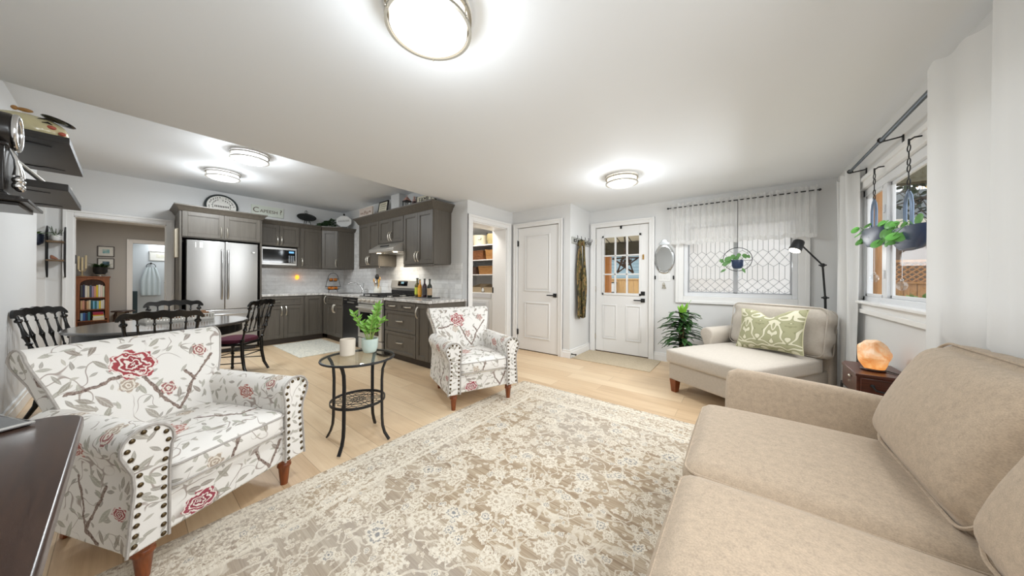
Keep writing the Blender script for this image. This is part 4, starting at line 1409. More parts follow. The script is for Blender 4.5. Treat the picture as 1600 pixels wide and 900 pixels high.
def dining_chair(label):
    t = thing('dining_chair', label, 'chair', (0, 0, 0), 0, 'black spindle-back chairs round the dining table')
    SH = 0.42
    hw0, hw1 = 0.19, 0.215
    # seat cushion and frame (front is +x)
    b = B().prism([(-0.18, -0.175), (0.19, -0.20), (0.20, -0.19), (0.20, 0.19), (0.19, 0.20), (-0.18, 0.175)], 'z', SH - 0.05, SH - 0.015)
    link_mesh(b, 'seat_frame', GLOSSBLACK, t, bevel=0.006, local=True)
    b = B()
    n = 28
    rings = []
    for k, z in ((0.97, -0.02), (1.0, 0.0), (0.96, 0.022), (0.8, 0.036), (0.45, 0.043), (0.02, 0.045)):
        row = []
        for i in range(n):
            a = 2 * pi * i / n
            ca, sa = cos(a), sin(a)
            q = (abs(ca) ** 4 + abs(sa) ** 4) ** -0.25
            row.append((0.01 + 0.185 * k * q * ca, 0.192 * k * q * sa * (1 + 0.06 * ca), SH + z))
        rings.append(row)
    b.loft(rings)
    link_mesh(b, 'seat', VELVET, t, local=True)
    for s in (-1, 1):
        b = B()
        turned(b, (0.175, s * 0.18, SH - 0.05), (0.185, s * 0.185, 0.0), 0.017, [(0, 1.3), (0.05, 1.3), (0.08, 0.8), (0.14, 1.25), (0.3, 1.05), (0.42, 0.8), (0.45, 1.3), (0.48, 0.8), (0.7, 0.95), (0.9, 0.8), (0.93, 1.15), (1, 0.8)])
        link_mesh(b, 'leg', GLOSSBLACK, t, local=True)
        b = B()
        b.tube([(-0.17, s * 0.165, SH), (-0.175, s * 0.165, 0.25), (-0.20, s * 0.172, 0.10), (-0.25, s * 0.18, 0.0)], 0.017, 10, rs=[0.02, 0.019, 0.017, 0.014])
        link_mesh(b, 'leg', GLOSSBLACK, t, local=True)
        b = B()
        for z in (0.30, 0.235, 0.15):
            b.tube([(0.178, s * 0.182, z), (-0.18, s * 0.168, z + 0.015)], 0.0065, 6)
        link_mesh(b, 'stretcher', GLOSSBLACK, t, local=True)
        b = B()
        turned(b, (-0.17, s * 0.168, SH - 0.03), (-0.285, s * 0.20, 0.865), 0.0145, KN)
        link_mesh(b, 'back_post', GLOSSBLACK, t, local=True)
    b = B().tube([(0.18, -0.185, 0.22), (0.18, 0.185, 0.22)], 0.0065, 6).tube([(-0.178, -0.168, 0.25), (-0.178, 0.168, 0.25)], 0.0065, 6)
    link_mesh(b, 'stretcher', GLOSSBLACK, t, local=True)
    xr = lambda z: -0.17 - 0.115 * (z - SH + 0.03) / (0.865 - SH + 0.03)
    b = B().tube([(xr(0.53), -0.175, 0.53), (xr(0.53) - 0.012, 0, 0.53), (xr(0.53), 0.175, 0.53)], 0.009, 8)
    link_mesh(b, 'back_rail', GLOSSBLACK, t, local=True)
    for k in range(4):
        y = -0.116 + k * 0.0775
        b = B()
        turned(b, (xr(0.53) - 0.008, y, 0.53), (xr(0.86) - 0.008, y * 1.12, 0.86), 0.0075, [(0, 0.8), (0.1, 0.8), (0.13, 1.5), (0.17, 0.8), (0.38, 1.05), (0.47, 1.9), (0.5, 2.3), (0.53, 1.9), (0.62, 1.05), (0.83, 0.8), (0.87, 1.5), (0.9, 0.8), (1, 0.8)])
        link_mesh(b, 'spindle', GLOSSBLACK, t, local=True)
    # scalloped crest rail
    N = 60
    top, bot = [], []
    for i in range(N + 1):
        u = -1 + 2 * i / N
        y = u * 0.235
        edge = max(0.0, (abs(u) - 0.86) / 0.14)
        zt = 0.905 + 0.022 * cos(u * pi * 0.5) + 0.005 * cos(u * pi * 5) - 0.03 * edge ** 2
        cu = ((u * 0.235 / 1.0) / 0.0868)
        fr = cu - math.floor(cu + 0.5)
        zb = 0.842 + 0.030 * (1 - (2 * abs(fr)) ** 2) ** 0.5 * (1 if abs(u) < 0.92 else 0.0) + 0.012 * edge
        top.append((y, zt))
        bot.append((y, min(zb, zt - 0.02)))
    b = B()
    rings = []
    for (y, zt), (_, zb) in zip(top, bot):
        cv = -0.02 * (1 - (y / 0.235) ** 2)
        rings.append([(xr(zb) + cv + 0.011, y, zb), (xr(zt) + cv + 0.010, y, zt), (xr(zt) + cv - 0.010, y, zt), (xr(zb) + cv - 0.011, y, zb)])
    b.loft(rings)
    link_mesh(b, 'crest_rail', GLOSSBLACK, t, local=True, ang=50)
    return t


chair0 = dining_chair('black spindle-back dining chair with burgundy seat turned away toward the kitchen cabinets')
for i, (x, y, deg, lab) in enumerate((
        (-5.03, 0.865, 225, 'black spindle-back dining chair showing its burgundy seat beside the kitchen cabinets'),
        (-4.78, -0.20, 62, 'black spindle-back dining chair against the left wall'),
        (-4.02, 0.20, 178, 'black spindle-back dining chair on the living-room side of the table, behind the floral armchair'),
        (-5.02, 0.34, -4, 'black spindle-back dining chair on the far side of the table before the fridge'))):
    o = chair0 if i == 0 else copy_tree(chair0)
    o.location = (x, y, 0)
    o.rotation_euler = (0, 0, radians(deg))
    o['label'] = lab
# ------------------------------------------------------------------ left wall
def floating_shelf(label, x0, x1, z, th):
    t = thing('floating_shelf', label, 'shelf', ((x0 + x1) / 2, -0.58, z), 0, 'dark floating shelves on the left wall')
    link_mesh(B().box((x1, -0.582, z), (x0, -0.217, z + th)), 'shelf_board', SHELFWOOD, t, bevel=0.002)
    for x in (x0 - 0.15, x1 + 0.15):
        b = B().box((x - 0.012, -0.581, z - 0.006), (x + 0.012, -0.40, z))
        b.loft([[(x - 0.012, -0.40, z - 0.006), (x + 0.012, -0.40, z - 0.006), (x + 0.012, -0.40, z), (x - 0.012, -0.40, z)], [(x - 0.03, -0.37, z - 0.005), (x + 0.03, -0.37, z - 0.005), (x + 0.03, -0.37, z), (x - 0.03, -0.37, z)], [(x - 0.002, -0.29, z - 0.004), (x + 0.002, -0.29, z - 0.004), (x + 0.002, -0.29, z), (x - 0.002, -0.29, z)]])
        b.tube([(x, -0.575, z - 0.006), (x, -0.575, z - 0.06), (x, -0.56, z - 0.075)], 0.006, 6)
        link_mesh(b, 'bracket', IRON, t)
    return t


floating_shelf('upper dark floating shelf on the left wall, with the ceramic head jar', -3.38, -4.38, 2.03, 0.043)
floating_shelf('lower dark floating shelf on the left wall, below the jar shelf', -3.33, -4.22, 1.725, 0.043)

t = thing('ceramic_jar', 'cream ceramic jar painted with a jolly face and black cap on the upper shelf', 'jar', (-3.68, -0.39, 2.073), radians(-6))
J = MW[t.name]
CREAMG = plain('cream_glaze', (226, 216, 172), 0.15, var=0.05, scale=6, Coat_Weight=0.4)


def jar_shape(d):
    return 1 + 0.05 * max(0, d.y) - 0.10 * max(0, d.z) ** 3


link_mesh(B(J).ball((0, -0.01, 0.085), (0.105, 0.155, 0.096), 28, 18, jar_shape), 'jar_body', CREAMG, t)
b = B(J)
b.M = J @ Matrix.Translation((0.01, 0.115, 0.165)) @ Matrix.Rotation(radians(-16), 4, 'X')
b.ball((0, 0, 0), (0.075, 0.07, 0.012), 20, 8)
link_mesh(b, 'cap', plain('black_glaze', (30, 30, 30), 0.2), t)
link_mesh(B(J).ball((0.0, -0.01, 0.198), (0.015, 0.032, 0.012), 14, 8).ball((0.0, -0.045, 0.20), 0.014, 12, 8), 'lid_knob', plain('tan_glaze', (176, 128, 72), 0.3), t)
REDG = plain('rosy_glaze', (200, 100, 80), 0.3, var=0.15, scale=50)
link_mesh(B(J).ball((0.075, 0.098, 0.098), (0.012, 0.022, 0.013), 12, 8), 'cheek', REDG, t)
link_mesh(B(J).ball((0.06, 0.138, 0.072), (0.014, 0.016, 0.013), 12, 8), 'nose', REDG, t)
b = B(J)
for pts in ([(0.095, 0.055, 0.135), (0.088, 0.085, 0.145), (0.075, 0.11, 0.138)], [(0.098, 0.07, 0.115), (0.09, 0.09, 0.122), (0.08, 0.105, 0.115)], [(0.075, 0.125, 0.055), (0.055, 0.15, 0.045), (0.03, 0.155, 0.05)], [(0.07, 0.12, 0.04), (0.05, 0.14, 0.025), (0.03, 0.15, 0.03)]):
    b.tube(pts, 0.005, 6, rs=[0.002, 0.006, 0.002])
link_mesh(b, 'painted_features', plain('black_brush', (30, 26, 24), 0.3), t)

t = thing('pewter_rod', 'slanted silver rod resting on the lower shelf against the upper one', 'rod', (-3.45, -0.42, 1.77))
link_mesh(B().tube([(-3.62, -0.30, 1.776), (-3.52, -0.40, 1.89), (-3.42, -0.50, 1.995)], 0.013, 10), 'rod', plain('brushed_pewter', (190, 188, 182), 0.35, 0.8), t)
b = B()
for i in range(9):
    a = i * 0.7
    b.ring((-3.75 + 0.02 * (i % 3), -0.29 + 0.012 * (i // 3), 1.785), 0.014, 0.004, 'y', 14, 5)
b.box((-3.80, -0.31, 1.769), (-3.66, -0.25, 1.777))
one(b, 'openwork_ornament', BLACK, 'small black openwork ornament on the lower floating shelf', 'ornament')
b = B()
n = 40
rg = []
for r_, z in ((0.05, 1.769), (0.075, 1.80), (0.085, 1.86), (0.078, 1.86), (0.06, 1.79)):
    rg.append([(-4.0 + r_ * (1 + 0.05 * cos(10 * 2 * pi * i / n)) * cos(2 * pi * i / n), -0.33 + r_ * (1 + 0.05 * cos(10 * 2 * pi * i / n)) * sin(2 * pi * i / n), z) for i in range(n)])
b.loft(rg)
one(b, 'ribbed_bowl', WHITE, 'white ribbed bowl at the far end of the lower floating shelf', 'bowl')

# dark wall clock
EBONY = wood('ebony_case', (36, 31, 29), (20, 17, 16), 0.25, axis=1)
t = thing('wall_clock', 'dark wooden wall clock with round silver bezel and hanging silver bobs', 'clock', (-2.74, -0.58, 1.5))
b = B()
b.box((-2.83, -0.582, 1.58), (-2.64, -0.335, 1.79))
b.box((-2.845, -0.582, 1.785), (-2.625, -0.325, 1.80))
link_mesh(b, 'case', EBONY, t, bevel=0.004)
b = B()
rings = []
for r_, y in ((0.085, -0.582), (0.088, -0.45), (0.086, -0.33), (0.078, -0.32), (0.078, -0.335)):
    rings.append([(-2.735 + r_ * cos(2 * pi * i / 36), y, 1.872 + r_ * sin(2 * pi * i / 36)) for i in range(36)])
b.loft(rings)
link_mesh(b, 'drum', EBONY, t)
bz = link_mesh(B().ring((-2.735, -0.315, 1.872), 0.079, 0.009, 'y', 44, 10).ring((-2.735, -0.326, 1.872), 0.068, 0.006, 'y', 44, 8), 'bezel', CHROME, t)
link_mesh(B().cyl((-2.735, -0.334, 1.872), (-2.735, -0.328, 1.872), 0.07, seg=36), 'dial', plain('dark_dial', (60, 64, 66), 0.2), t)
for x in (-2.76, -2.70):
    b = B()
    b.tube([(x, -0.33, 1.79), (x, -0.315, 1.74), (x, -0.31, 1.70), (x, -0.31, 1.665)], 0.008, 12, rs=[0.004, 0.006, 0.010, 0.014])
    b.ball((x, -0.31, 1.645), 0.016, 16, 10)
    b.ball((x, -0.31, 1.618), (0.016, 0.016, 0.02), 16, 10)
    link_mesh(b, 'bob', CHROME, t)
b = B()
for k, (z0, z1, y, xo) in enumerate(((1.565, 1.58, -0.35, 0.12), (1.552, 1.565, -0.32, 0.15), (1.54, 1.552, -0.285, 0.18), (1.525, 1.54, -0.265, 0.20), (1.51, 1.525, -0.29, 0.17))):
    b.box((-2.735 - xo, -0.582, z0), (-2.735 + xo, y, z1))
link_mesh(b, 'cornice', EBONY, t, bevel=0.003)
link_mesh(B().prism([(-0.582, 1.40), (-0.50, 1.40), (-0.45, 1.43), (-0.42, 1.47), (-0.40, 1.51), (-0.582, 1.51)], 'x', -2.83, -2.64), 'bracket', EBONY, t, bevel=0.003)
link_mesh(B().lathe([(0.012, 1.33), (0.024, 1.345), (0.024, 1.36), (0.012, 1.372), (0.03, 1.385), (0.03, 1.402)], (-2.66, -0.52, 0), 16), 'finial', DARKWOOD, t)
link_mesh(B().tube([(-2.87, -0.45, 1.51), (-2.87, -0.45, 1.46)], 0.008, 8).ball((-2.87, -0.45, 1.45), 0.012, 10, 6), 'pendant', BLACK, t)

# light switch at the end of the left wall and planter in the recess
t = thing('hanging_pot', 'small navy wall pot with trailing leaves beyond the left wall', 'plant pot', (-7.15, -0.70, 1.58))
NAVY = plain('navy_glaze', (32, 40, 58), 0.3, var=0.1)
link_mesh(B().lathe([(0.03, 1.60), (0.06, 1.63), (0.068, 1.70), (0.066, 1.745), (0.058, 1.745), (0.055, 1.72)], (-7.165, -0.705, 0), 24), 'pot', NAVY, t)
link_mesh(B().box((-7.252, -0.712, 1.68), (-7.225, -0.698, 1.74)), 'hook', BLACK, t)
b = B()
rr = random.Random(8)
for i in range(16):
    a = rr.uniform(0, 2 * pi)
    b.leaf((-7.165 + 0.03 * cos(a), -0.705 + 0.03 * sin(a), 1.735), (cos(a) * 0.8, sin(a), rr.uniform(0.2, 1.2)), (0, 0, 1), rr.uniform(0.10, 0.2), 0.028, 0.7, 6)
link_mesh(b, 'leaves', plain('pothos_leaf', (98, 130, 80), 0.45, var=0.3, scale=25), t)

t = thing('tiered_wall_shelf', 'two-tier brown wall shelf in a black iron frame beside the far doorway', 'shelf', (-7.2, -0.56, 1.17))
b = B()
for y in (-0.622, -0.49):
    b.tube([(-7.222, y, 1.85), (-7.20, y, 1.86), (-7.10, y, 1.78), (-7.09, y, 1.40), (-7.12, y, 1.30), (-7.20, y, 1.19), (-7.222, y, 1.21), (-7.222, y, 1.85)], 0.0065, 6)
link_mesh(b, 'iron_frame', IRON, t)
for z in (1.645, 1.40):
    link_mesh(B().box((-7.222, -0.622, z), (-7.075, -0.49, z + 0.022)), 'shelf_board', wood('shelf_ash_brown', (130, 104, 76), (96, 76, 54), 0.5, axis=1), t, bevel=0.002)
t = thing('white_planter', 'small white planter with twigs on the top tier of the wall shelf', 'planter', (-7.15, -0.555, 1.668))
link_mesh(B().lathe([(0.03, 1.668), (0.045, 1.69), (0.046, 1.74), (0.04, 1.74)], (-7.15, -0.555, 0), 20), 'pot', WHITE, t)
b = B()
for i in range(8):
    a = i * 0.8
    b.tube([(-7.15, -0.555, 1.73), (-7.15 + 0.02 * cos(a), -0.555 + 0.03 * sin(a), 1.78), (-7.15 + 0.03 * cos(a), -0.555 + 0.05 * sin(a), 1.80 + 0.008 * i)], 0.003, 5)
    b.leaf((-7.15 + 0.02 * cos(a), -0.555 + 0.03 * sin(a), 1.77), (cos(a), sin(a), 0.4), (0, 0, 1), 0.04, 0.012, 0.2, 3)
link_mesh(b, 'twigs', plain('grey_green_twig', (96, 106, 84), 0.6), t)
one(B().loft([[(-7.19, -0.60, 1.423), (-7.10, -0.60, 1.423), (-7.10, -0.52, 1.423), (-7.19, -0.52, 1.423)], [(-7.17, -0.60, 1.44), (-7.12, -0.60, 1.44), (-7.12, -0.54, 1.44), (-7.17, -0.54, 1.44)], [(-7.16, -0.60, 1.485), (-7.13, -0.60, 1.485), (-7.13, -0.58, 1.485), (-7.16, -0.58, 1.485)]]), 'small_ornament', plain('terracotta_brown', (150, 100, 76), 0.6, var=0.2), 'small reddish brown ornament on the lower tier of the wall shelf', 'ornament', sub=1)
one(B().box((-7.35, -0.421, 1.38), (-7.31, -0.412, 1.50)), 'door_latch', BLACK, 'black latch plate on the far doorway jamb', 'door hardware')

# ------------------------------------------------------------------ den beyond the doorway
t = thing('bookcase', 'small cherry bookcase with arched top beyond the doorway', 'bookcase', (-11.13, -0.42, 0))
X0, X1, YA, YB = -11.29, -11.02, -0.63, -0.21
b = B()
b.box((X0, YA, 0), (X1, YA + 0.025, 1.19)).box((X0, YB - 0.025, 0), (X1, YB, 1.19)).box((X0, YA + 0.02, 0.0), (X0 + 0.012, YB - 0.02, 1.19))
link_mesh(b, 'sides', CHERRY, t, bevel=0.002)
link_mesh(B().box((X0, YA - 0.015, 1.19), (X1 + 0.015, YB + 0.015, 1.215)), 'top', CHERRY, t, bevel=0.003)
for z in (0.06, 0.25, 0.49, 0.745):
    link_mesh(B().box((X0 + 0.01, YA + 0.025, z), (X1 - 0.005, YB - 0.025, z + 0.018)), 'shelf', CHERRY, t, bevel=0.001)
b = B()
n = 20
ym = (YA + YB) / 2
hw = (YB - YA) / 2 - 0.05
rg = []
for i in range(n + 1):
    y = ym - hw + 2 * hw * i / n
    za = 1.03 + 0.12 * sqrt(max(0, 1 - ((y - ym) / hw) ** 2))
    rg.append([(X1 - 0.018, y, za), (X1, y, za), (X1, y, 1.19), (X1 - 0.018, y, 1.19)])
b.loft(rg)
b.box((X1 - 0.018, YA + 0.02, 0.30), (X1, YA + 0.052, 1.19)).box((X1 - 0.018, YB - 0.052, 0.30), (X1, YB - 0.02, 1.19)).box((X1 - 0.018, YA + 0.02, 0), (X1, YB - 0.02, 0.07))
link_mesh(b, 'arched_front', CHERRY, t, bevel=0.001)

BC = {'dark grey': (70, 74, 76), 'navy': (44, 50, 84), 'white': (222, 222, 214), 'cream': (214, 206, 180), 'slate blue': (72, 86, 104), 'lilac': (164, 144, 172), 'pink': (206, 150, 132),
      'yellow': (222, 200, 60), 'pale pink': (226, 206, 198), 'pale green': (214, 224, 200), 'tan': (204, 170, 130), 'teal': (46, 116, 128), 'sky blue': (124, 186, 220), 'dark teal': (36, 88, 98), 'blue': (50, 92, 160), 'red': (176, 52, 56), 'magenta': (150, 46, 84), 'brown': (110, 76, 50), 'light blue': (150, 190, 214)}
BM = {k: plain('book_' + k.replace(' ', '_'), v, 0.6, var=0.06, scale=60) for k, v in BC.items()}
ORD = ['first', 'second', 'third', 'fourth', 'fifth', 'sixth', 'seventh', 'eighth', 'ninth', 'tenth', 'eleventh', 'twelfth']


def book(y0, y1, z, h, d, col, label, group):
    t = thing('book', label, 'book', (-11.12, (y0 + y1) / 2, z), 0, group)
    c = B().box((-11.22, y0, z), (-11.05 + d, y1, z + h))
    link_mesh(c, 'cover', BM[col], t, bevel=0.001, seg=1)
    link_mesh(B().box((-11.215, y0 + 0.002, z + h), (-11.06 + d, y1 - 0.002, z + h + 0.0015)), 'pages', PAPER, t)


def row(cols, z, hs, name, y=None, end=None):
    y = YA + 0.058 if y is None else y
    end = YB - 0.058 if end is None else end
    w = (end - y) / len(cols)
    rr = random.Random(len(cols))
    for i, c in enumerate(cols):
        book(y + i * w + 0.0006, y + (i + 1) * w - 0.0006, z, hs * rr.uniform(0.86, 1.0), rr.uniform(-0.02, 0.0), c,
             '%s book, %s from the left on the %s of the cherry bookcase' % (c, ORD[i], name), 'books on the %s' % name)


row(['dark grey', 'navy', 'white', 'cream', 'slate blue', 'lilac', 'pink', 'yellow', 'white', 'pale pink', 'pale green'], 0.764, 0.27, 'top shelf')
row(['tan', 'pink', 'brown', 'tan', 'cream', 'dark teal', 'sky blue', 'teal', 'light blue', 'yellow', 'white', 'white'], 0.509, 0.20, 'middle shelf')
row(['light blue', 'blue', 'navy', 'teal'], 0.269, 0.18, 'lower shelf', end=-0.45)
for i, (c, z, h) in enumerate((('cream', 0.269, 0.045), ('white', 0.3165, 0.04), ('yellow', 0.359, 0.018), ('red', 0.379, 0.035), ('magenta', 0.4165, 0.03))):
    t = thing('book', '%s book lying %s in the stack on the lower bookcase shelf' % (c, ['at the bottom', 'second from the bottom', 'in the middle', 'second from the top', 'on top'][i]), 'book', (-11.12, -0.33, z), 0, 'stacked books on the lower shelf')
    link_mesh(B().box((-11.22, -0.42 + 0.006 * (i % 2), z), (-11.04, -0.27 - 0.004 * i, z + h)), 'cover', BM[c], t, bevel=0.001, seg=1)
    link_mesh(B().box((-11.215, -0.27 - 0.004 * i, z + 0.003), (-11.045, -0.268 - 0.004 * i, z + h - 0.003)), 'pages', PAPER, t)

FRAMEB = plain('dark_frame', (58, 48, 42), 0.4)
MATB = plain('white_mount', (222, 222, 216), 0.7)


def small_picture(name, label, x, y0, y1, z0, z1, art, w=0.014, frame=FRAMEB):
    t = thing(name, label, 'picture', (x, (y0 + y1) / 2, z0))
    b = B()
    for a0, a1, c0, c1 in ((y0, y0 + w, z0, z1), (y1 - w, y1, z0, z1), (y0 + w, y1 - w, z0, z0 + w), (y0 + w, y1 - w, z1 - w, z1)):
        b.box((x - 0.002, a0, c0), (x + 0.02, a1, c1))
    link_mesh(b, 'frame', frame, t, bevel=0.001)
    link_mesh(B().box((x - 0.002, y0 + w, z0 + w), (x + 0.008, y1 - w, z1 - w)), 'mount', MATB, t)
    hy, hz = (y1 - y0) * 0.2, (z1 - z0) * 0.2
    ym, zm = (y0 + y1) / 2, (z0 + z1) / 2
    link_mesh(B().box((x, ym - hy, zm - hz), (x + 0.0095, ym + hy, zm + hz)), 'print', art, t)


def scene_art(n, c1, c2):
    g = G(n)
    nz = g.noise(g.coord('Object'), 14, 4).outputs[0]
    return g.bsdf(g.ramp(nz, [(0.35, lin(c1)), (0.65, lin(c2))]), 0.5)


small_picture('framed_picture', 'upper of two small framed seascapes beyond the doorway', -11.298, -0.375, -0.145, 1.66, 1.89, scene_art('pale_seascape', (120, 170, 176), (206, 216, 206)))
small_picture('framed_picture', 'lower of two small framed seascapes, partly behind the plant', -11.298, -0.375, -0.145, 1.39, 1.62, scene_art('dark_seascape', (30, 70, 90), (120, 150, 160)))
t = thing('wall_frame', 'dark frame seen edge-on on the side wall beyond the doorway', 'picture', (-10.6, -0.65, 1.52))
link_mesh(B().box((-10.9, -0.662, 1.50), (-10.3, -0.632, 2.02)), 'frame', FRAMEB, t, bevel=0.003)
link_mesh(B().box((-10.86, -0.634, 1.54), (-10.34, -0.630, 1.98)), 'print', scene_art('muted_art', (90, 90, 84), (150, 146, 134)), t)
t = thing('candelabra', 'pale two-candle holder standing on the cherry bookcase', 'candle holder', (-11.12, -0.52, 1.215))
b = B().lathe([(0.05, 1.216), (0.05, 1.225), (0.012, 1.24), (0.012, 1.34)], (-11.12, -0.555, 0), 16)
b.tube([(-11.12, -0.60, 1.36), (-11.12, -0.59, 1.33), (-11.12, -0.555, 1.32), (-11.12, -0.52, 1.33), (-11.12, -0.51, 1.38)], 0.008, 8)
link_mesh(b, 'stand', plain('pale_brass', (196, 178, 140), 0.35, 0.6), t)
for y, z in ((-0.60, 1.36), (-0.51, 1.38), (-0.555, 1.335)):
    link_mesh(B().cyl((-11.12, y, z), (-11.12, y, z + 0.28), 0.014, seg=12), 'candle', plain('ivory_wax', (228, 214, 176), 0.5), t)
t = thing('potted_plant', 'leafy plant in a black pot on the cherry bookcase', 'plant', (-11.12, -0.33, 1.215))
link_mesh(B().lathe([(0.06, 1.255), (0.095, 1.31), (0.10, 1.42), (0.09, 1.42)], (-11.12, -0.33, 0), 24), 'pot', BLACK, t)
link_mesh(B().lathe([(0.12, 1.245), (0.125, 1.255), (0.06, 1.257)], (-11.12, -0.33, 0), 24).lathe([(0.05, 1.216), (0.05, 1.246)], (-11.12, -0.33, 0), 20), 'dish', plain('silver_dish', (190, 190, 186), 0.3, 0.7), t)
b = B()
rr = random.Random(4)
for i in range(46):
    a = rr.uniform(0, 2 * pi)
    b.leaf((-11.12 + 0.05 * cos(a), -0.33 + 0.05 * sin(a), 1.41), (cos(a) * 0.5 + 0.25, sin(a) * 0.7, rr.uniform(0.3, 1.6)), (0, 0, 1), rr.uniform(0.08, 0.15), 0.045, 0.6, 5)
link_mesh(b, 'leaves', LEAFDK, t)
t = thing('side_stool', 'low dark turned-leg table beside the cherry bookcase', 'table', (-11.13, 0.0, 0))
link_mesh(B().lathe([(0.01, 0.42), (0.17, 0.42), (0.175, 0.435), (0.17, 0.445), (0.01, 0.445)], (-11.1, -0.02, 0), 32), 'table_top', DARKWOOD, t)
for k in range(3):
    a = k * 2.1 + 0.4
    b = B()
    turned(b, (-11.1 + 0.10 * cos(a), -0.02 + 0.10 * sin(a), 0.42), (-11.1 + 0.15 * cos(a), -0.02 + 0.15 * sin(a), 0.0), 0.02, [(0, 0.8), (0.2, 1.3), (0.4, 0.7), (0.6, 1.3), (0.8, 0.7), (1, 0.9)])
    link_mesh(b, 'leg', DARKWOOD, t)

# bathroom
t = thing('bath_towel', 'pale blue-white towel hanging from a ring in the bathroom', 'towel', (-12.66, 0.43, 0.72))


def towel(u, v):
    z = 1.47 - 0.75 * v
    w = 0.13 + 0.16 * min(1, v * 2.2) ** 0.7
    y = 0.43 + (u - 0.5) * w * 1.15
    x = -12.645 + 0.018 * sin(u * 22) * (0.5 + v * 0.5)
    return (x, y, z)


link_mesh(B().surf(towel, 40, 24, 0.014), 'towel_cloth', plain('pale_towel', (214, 226, 230), 0.9, var=0.05, scale=140, bump=0.3), t)
t = thing('towel_ring', 'black towel ring on the bathroom wall', 'towel ring', (-12.68, 0.43, 1.5))
link_mesh(B().ring((-12.655, 0.43, 1.50), 0.08, 0.007, 'x', 28, 8), 'ring', BLACK, t)
link_mesh(B().cyl((-12.702, 0.43, 1.58), (-12.65, 0.43, 1.58), 0.022, seg=16), 'mount', BLACK, t)
small_picture('bathroom_picture', 'pale framed picture above the towel in the bathroom', -12.698, 0.40, 0.80, 1.66, 1.92, scene_art('pale_sage', (206, 206, 190), (226, 224, 214)), 0.02, plain('silver_frame', (196, 196, 192), 0.4))
one(B().box((-12.69, 0.07, 0.0), (-12.35, 0.20, 0.84)), 'bathroom_cabinet', plain('deep_teal', (40, 62, 70), 0.5), 'narrow deep teal cabinet just inside the bathroom door', 'cabinet', bevel=0.005)
one(B().cyl((-12.702, 0.70, 1.06), (-12.67, 0.70, 1.06), 0.012, seg=12).cyl((-12.67, 0.70, 1.06), (-12.67, 0.66, 1.06), 0.007, seg=10), 'wall_hook', BLACK, 'small black hook on the bathroom wall beside the towel', 'hook')
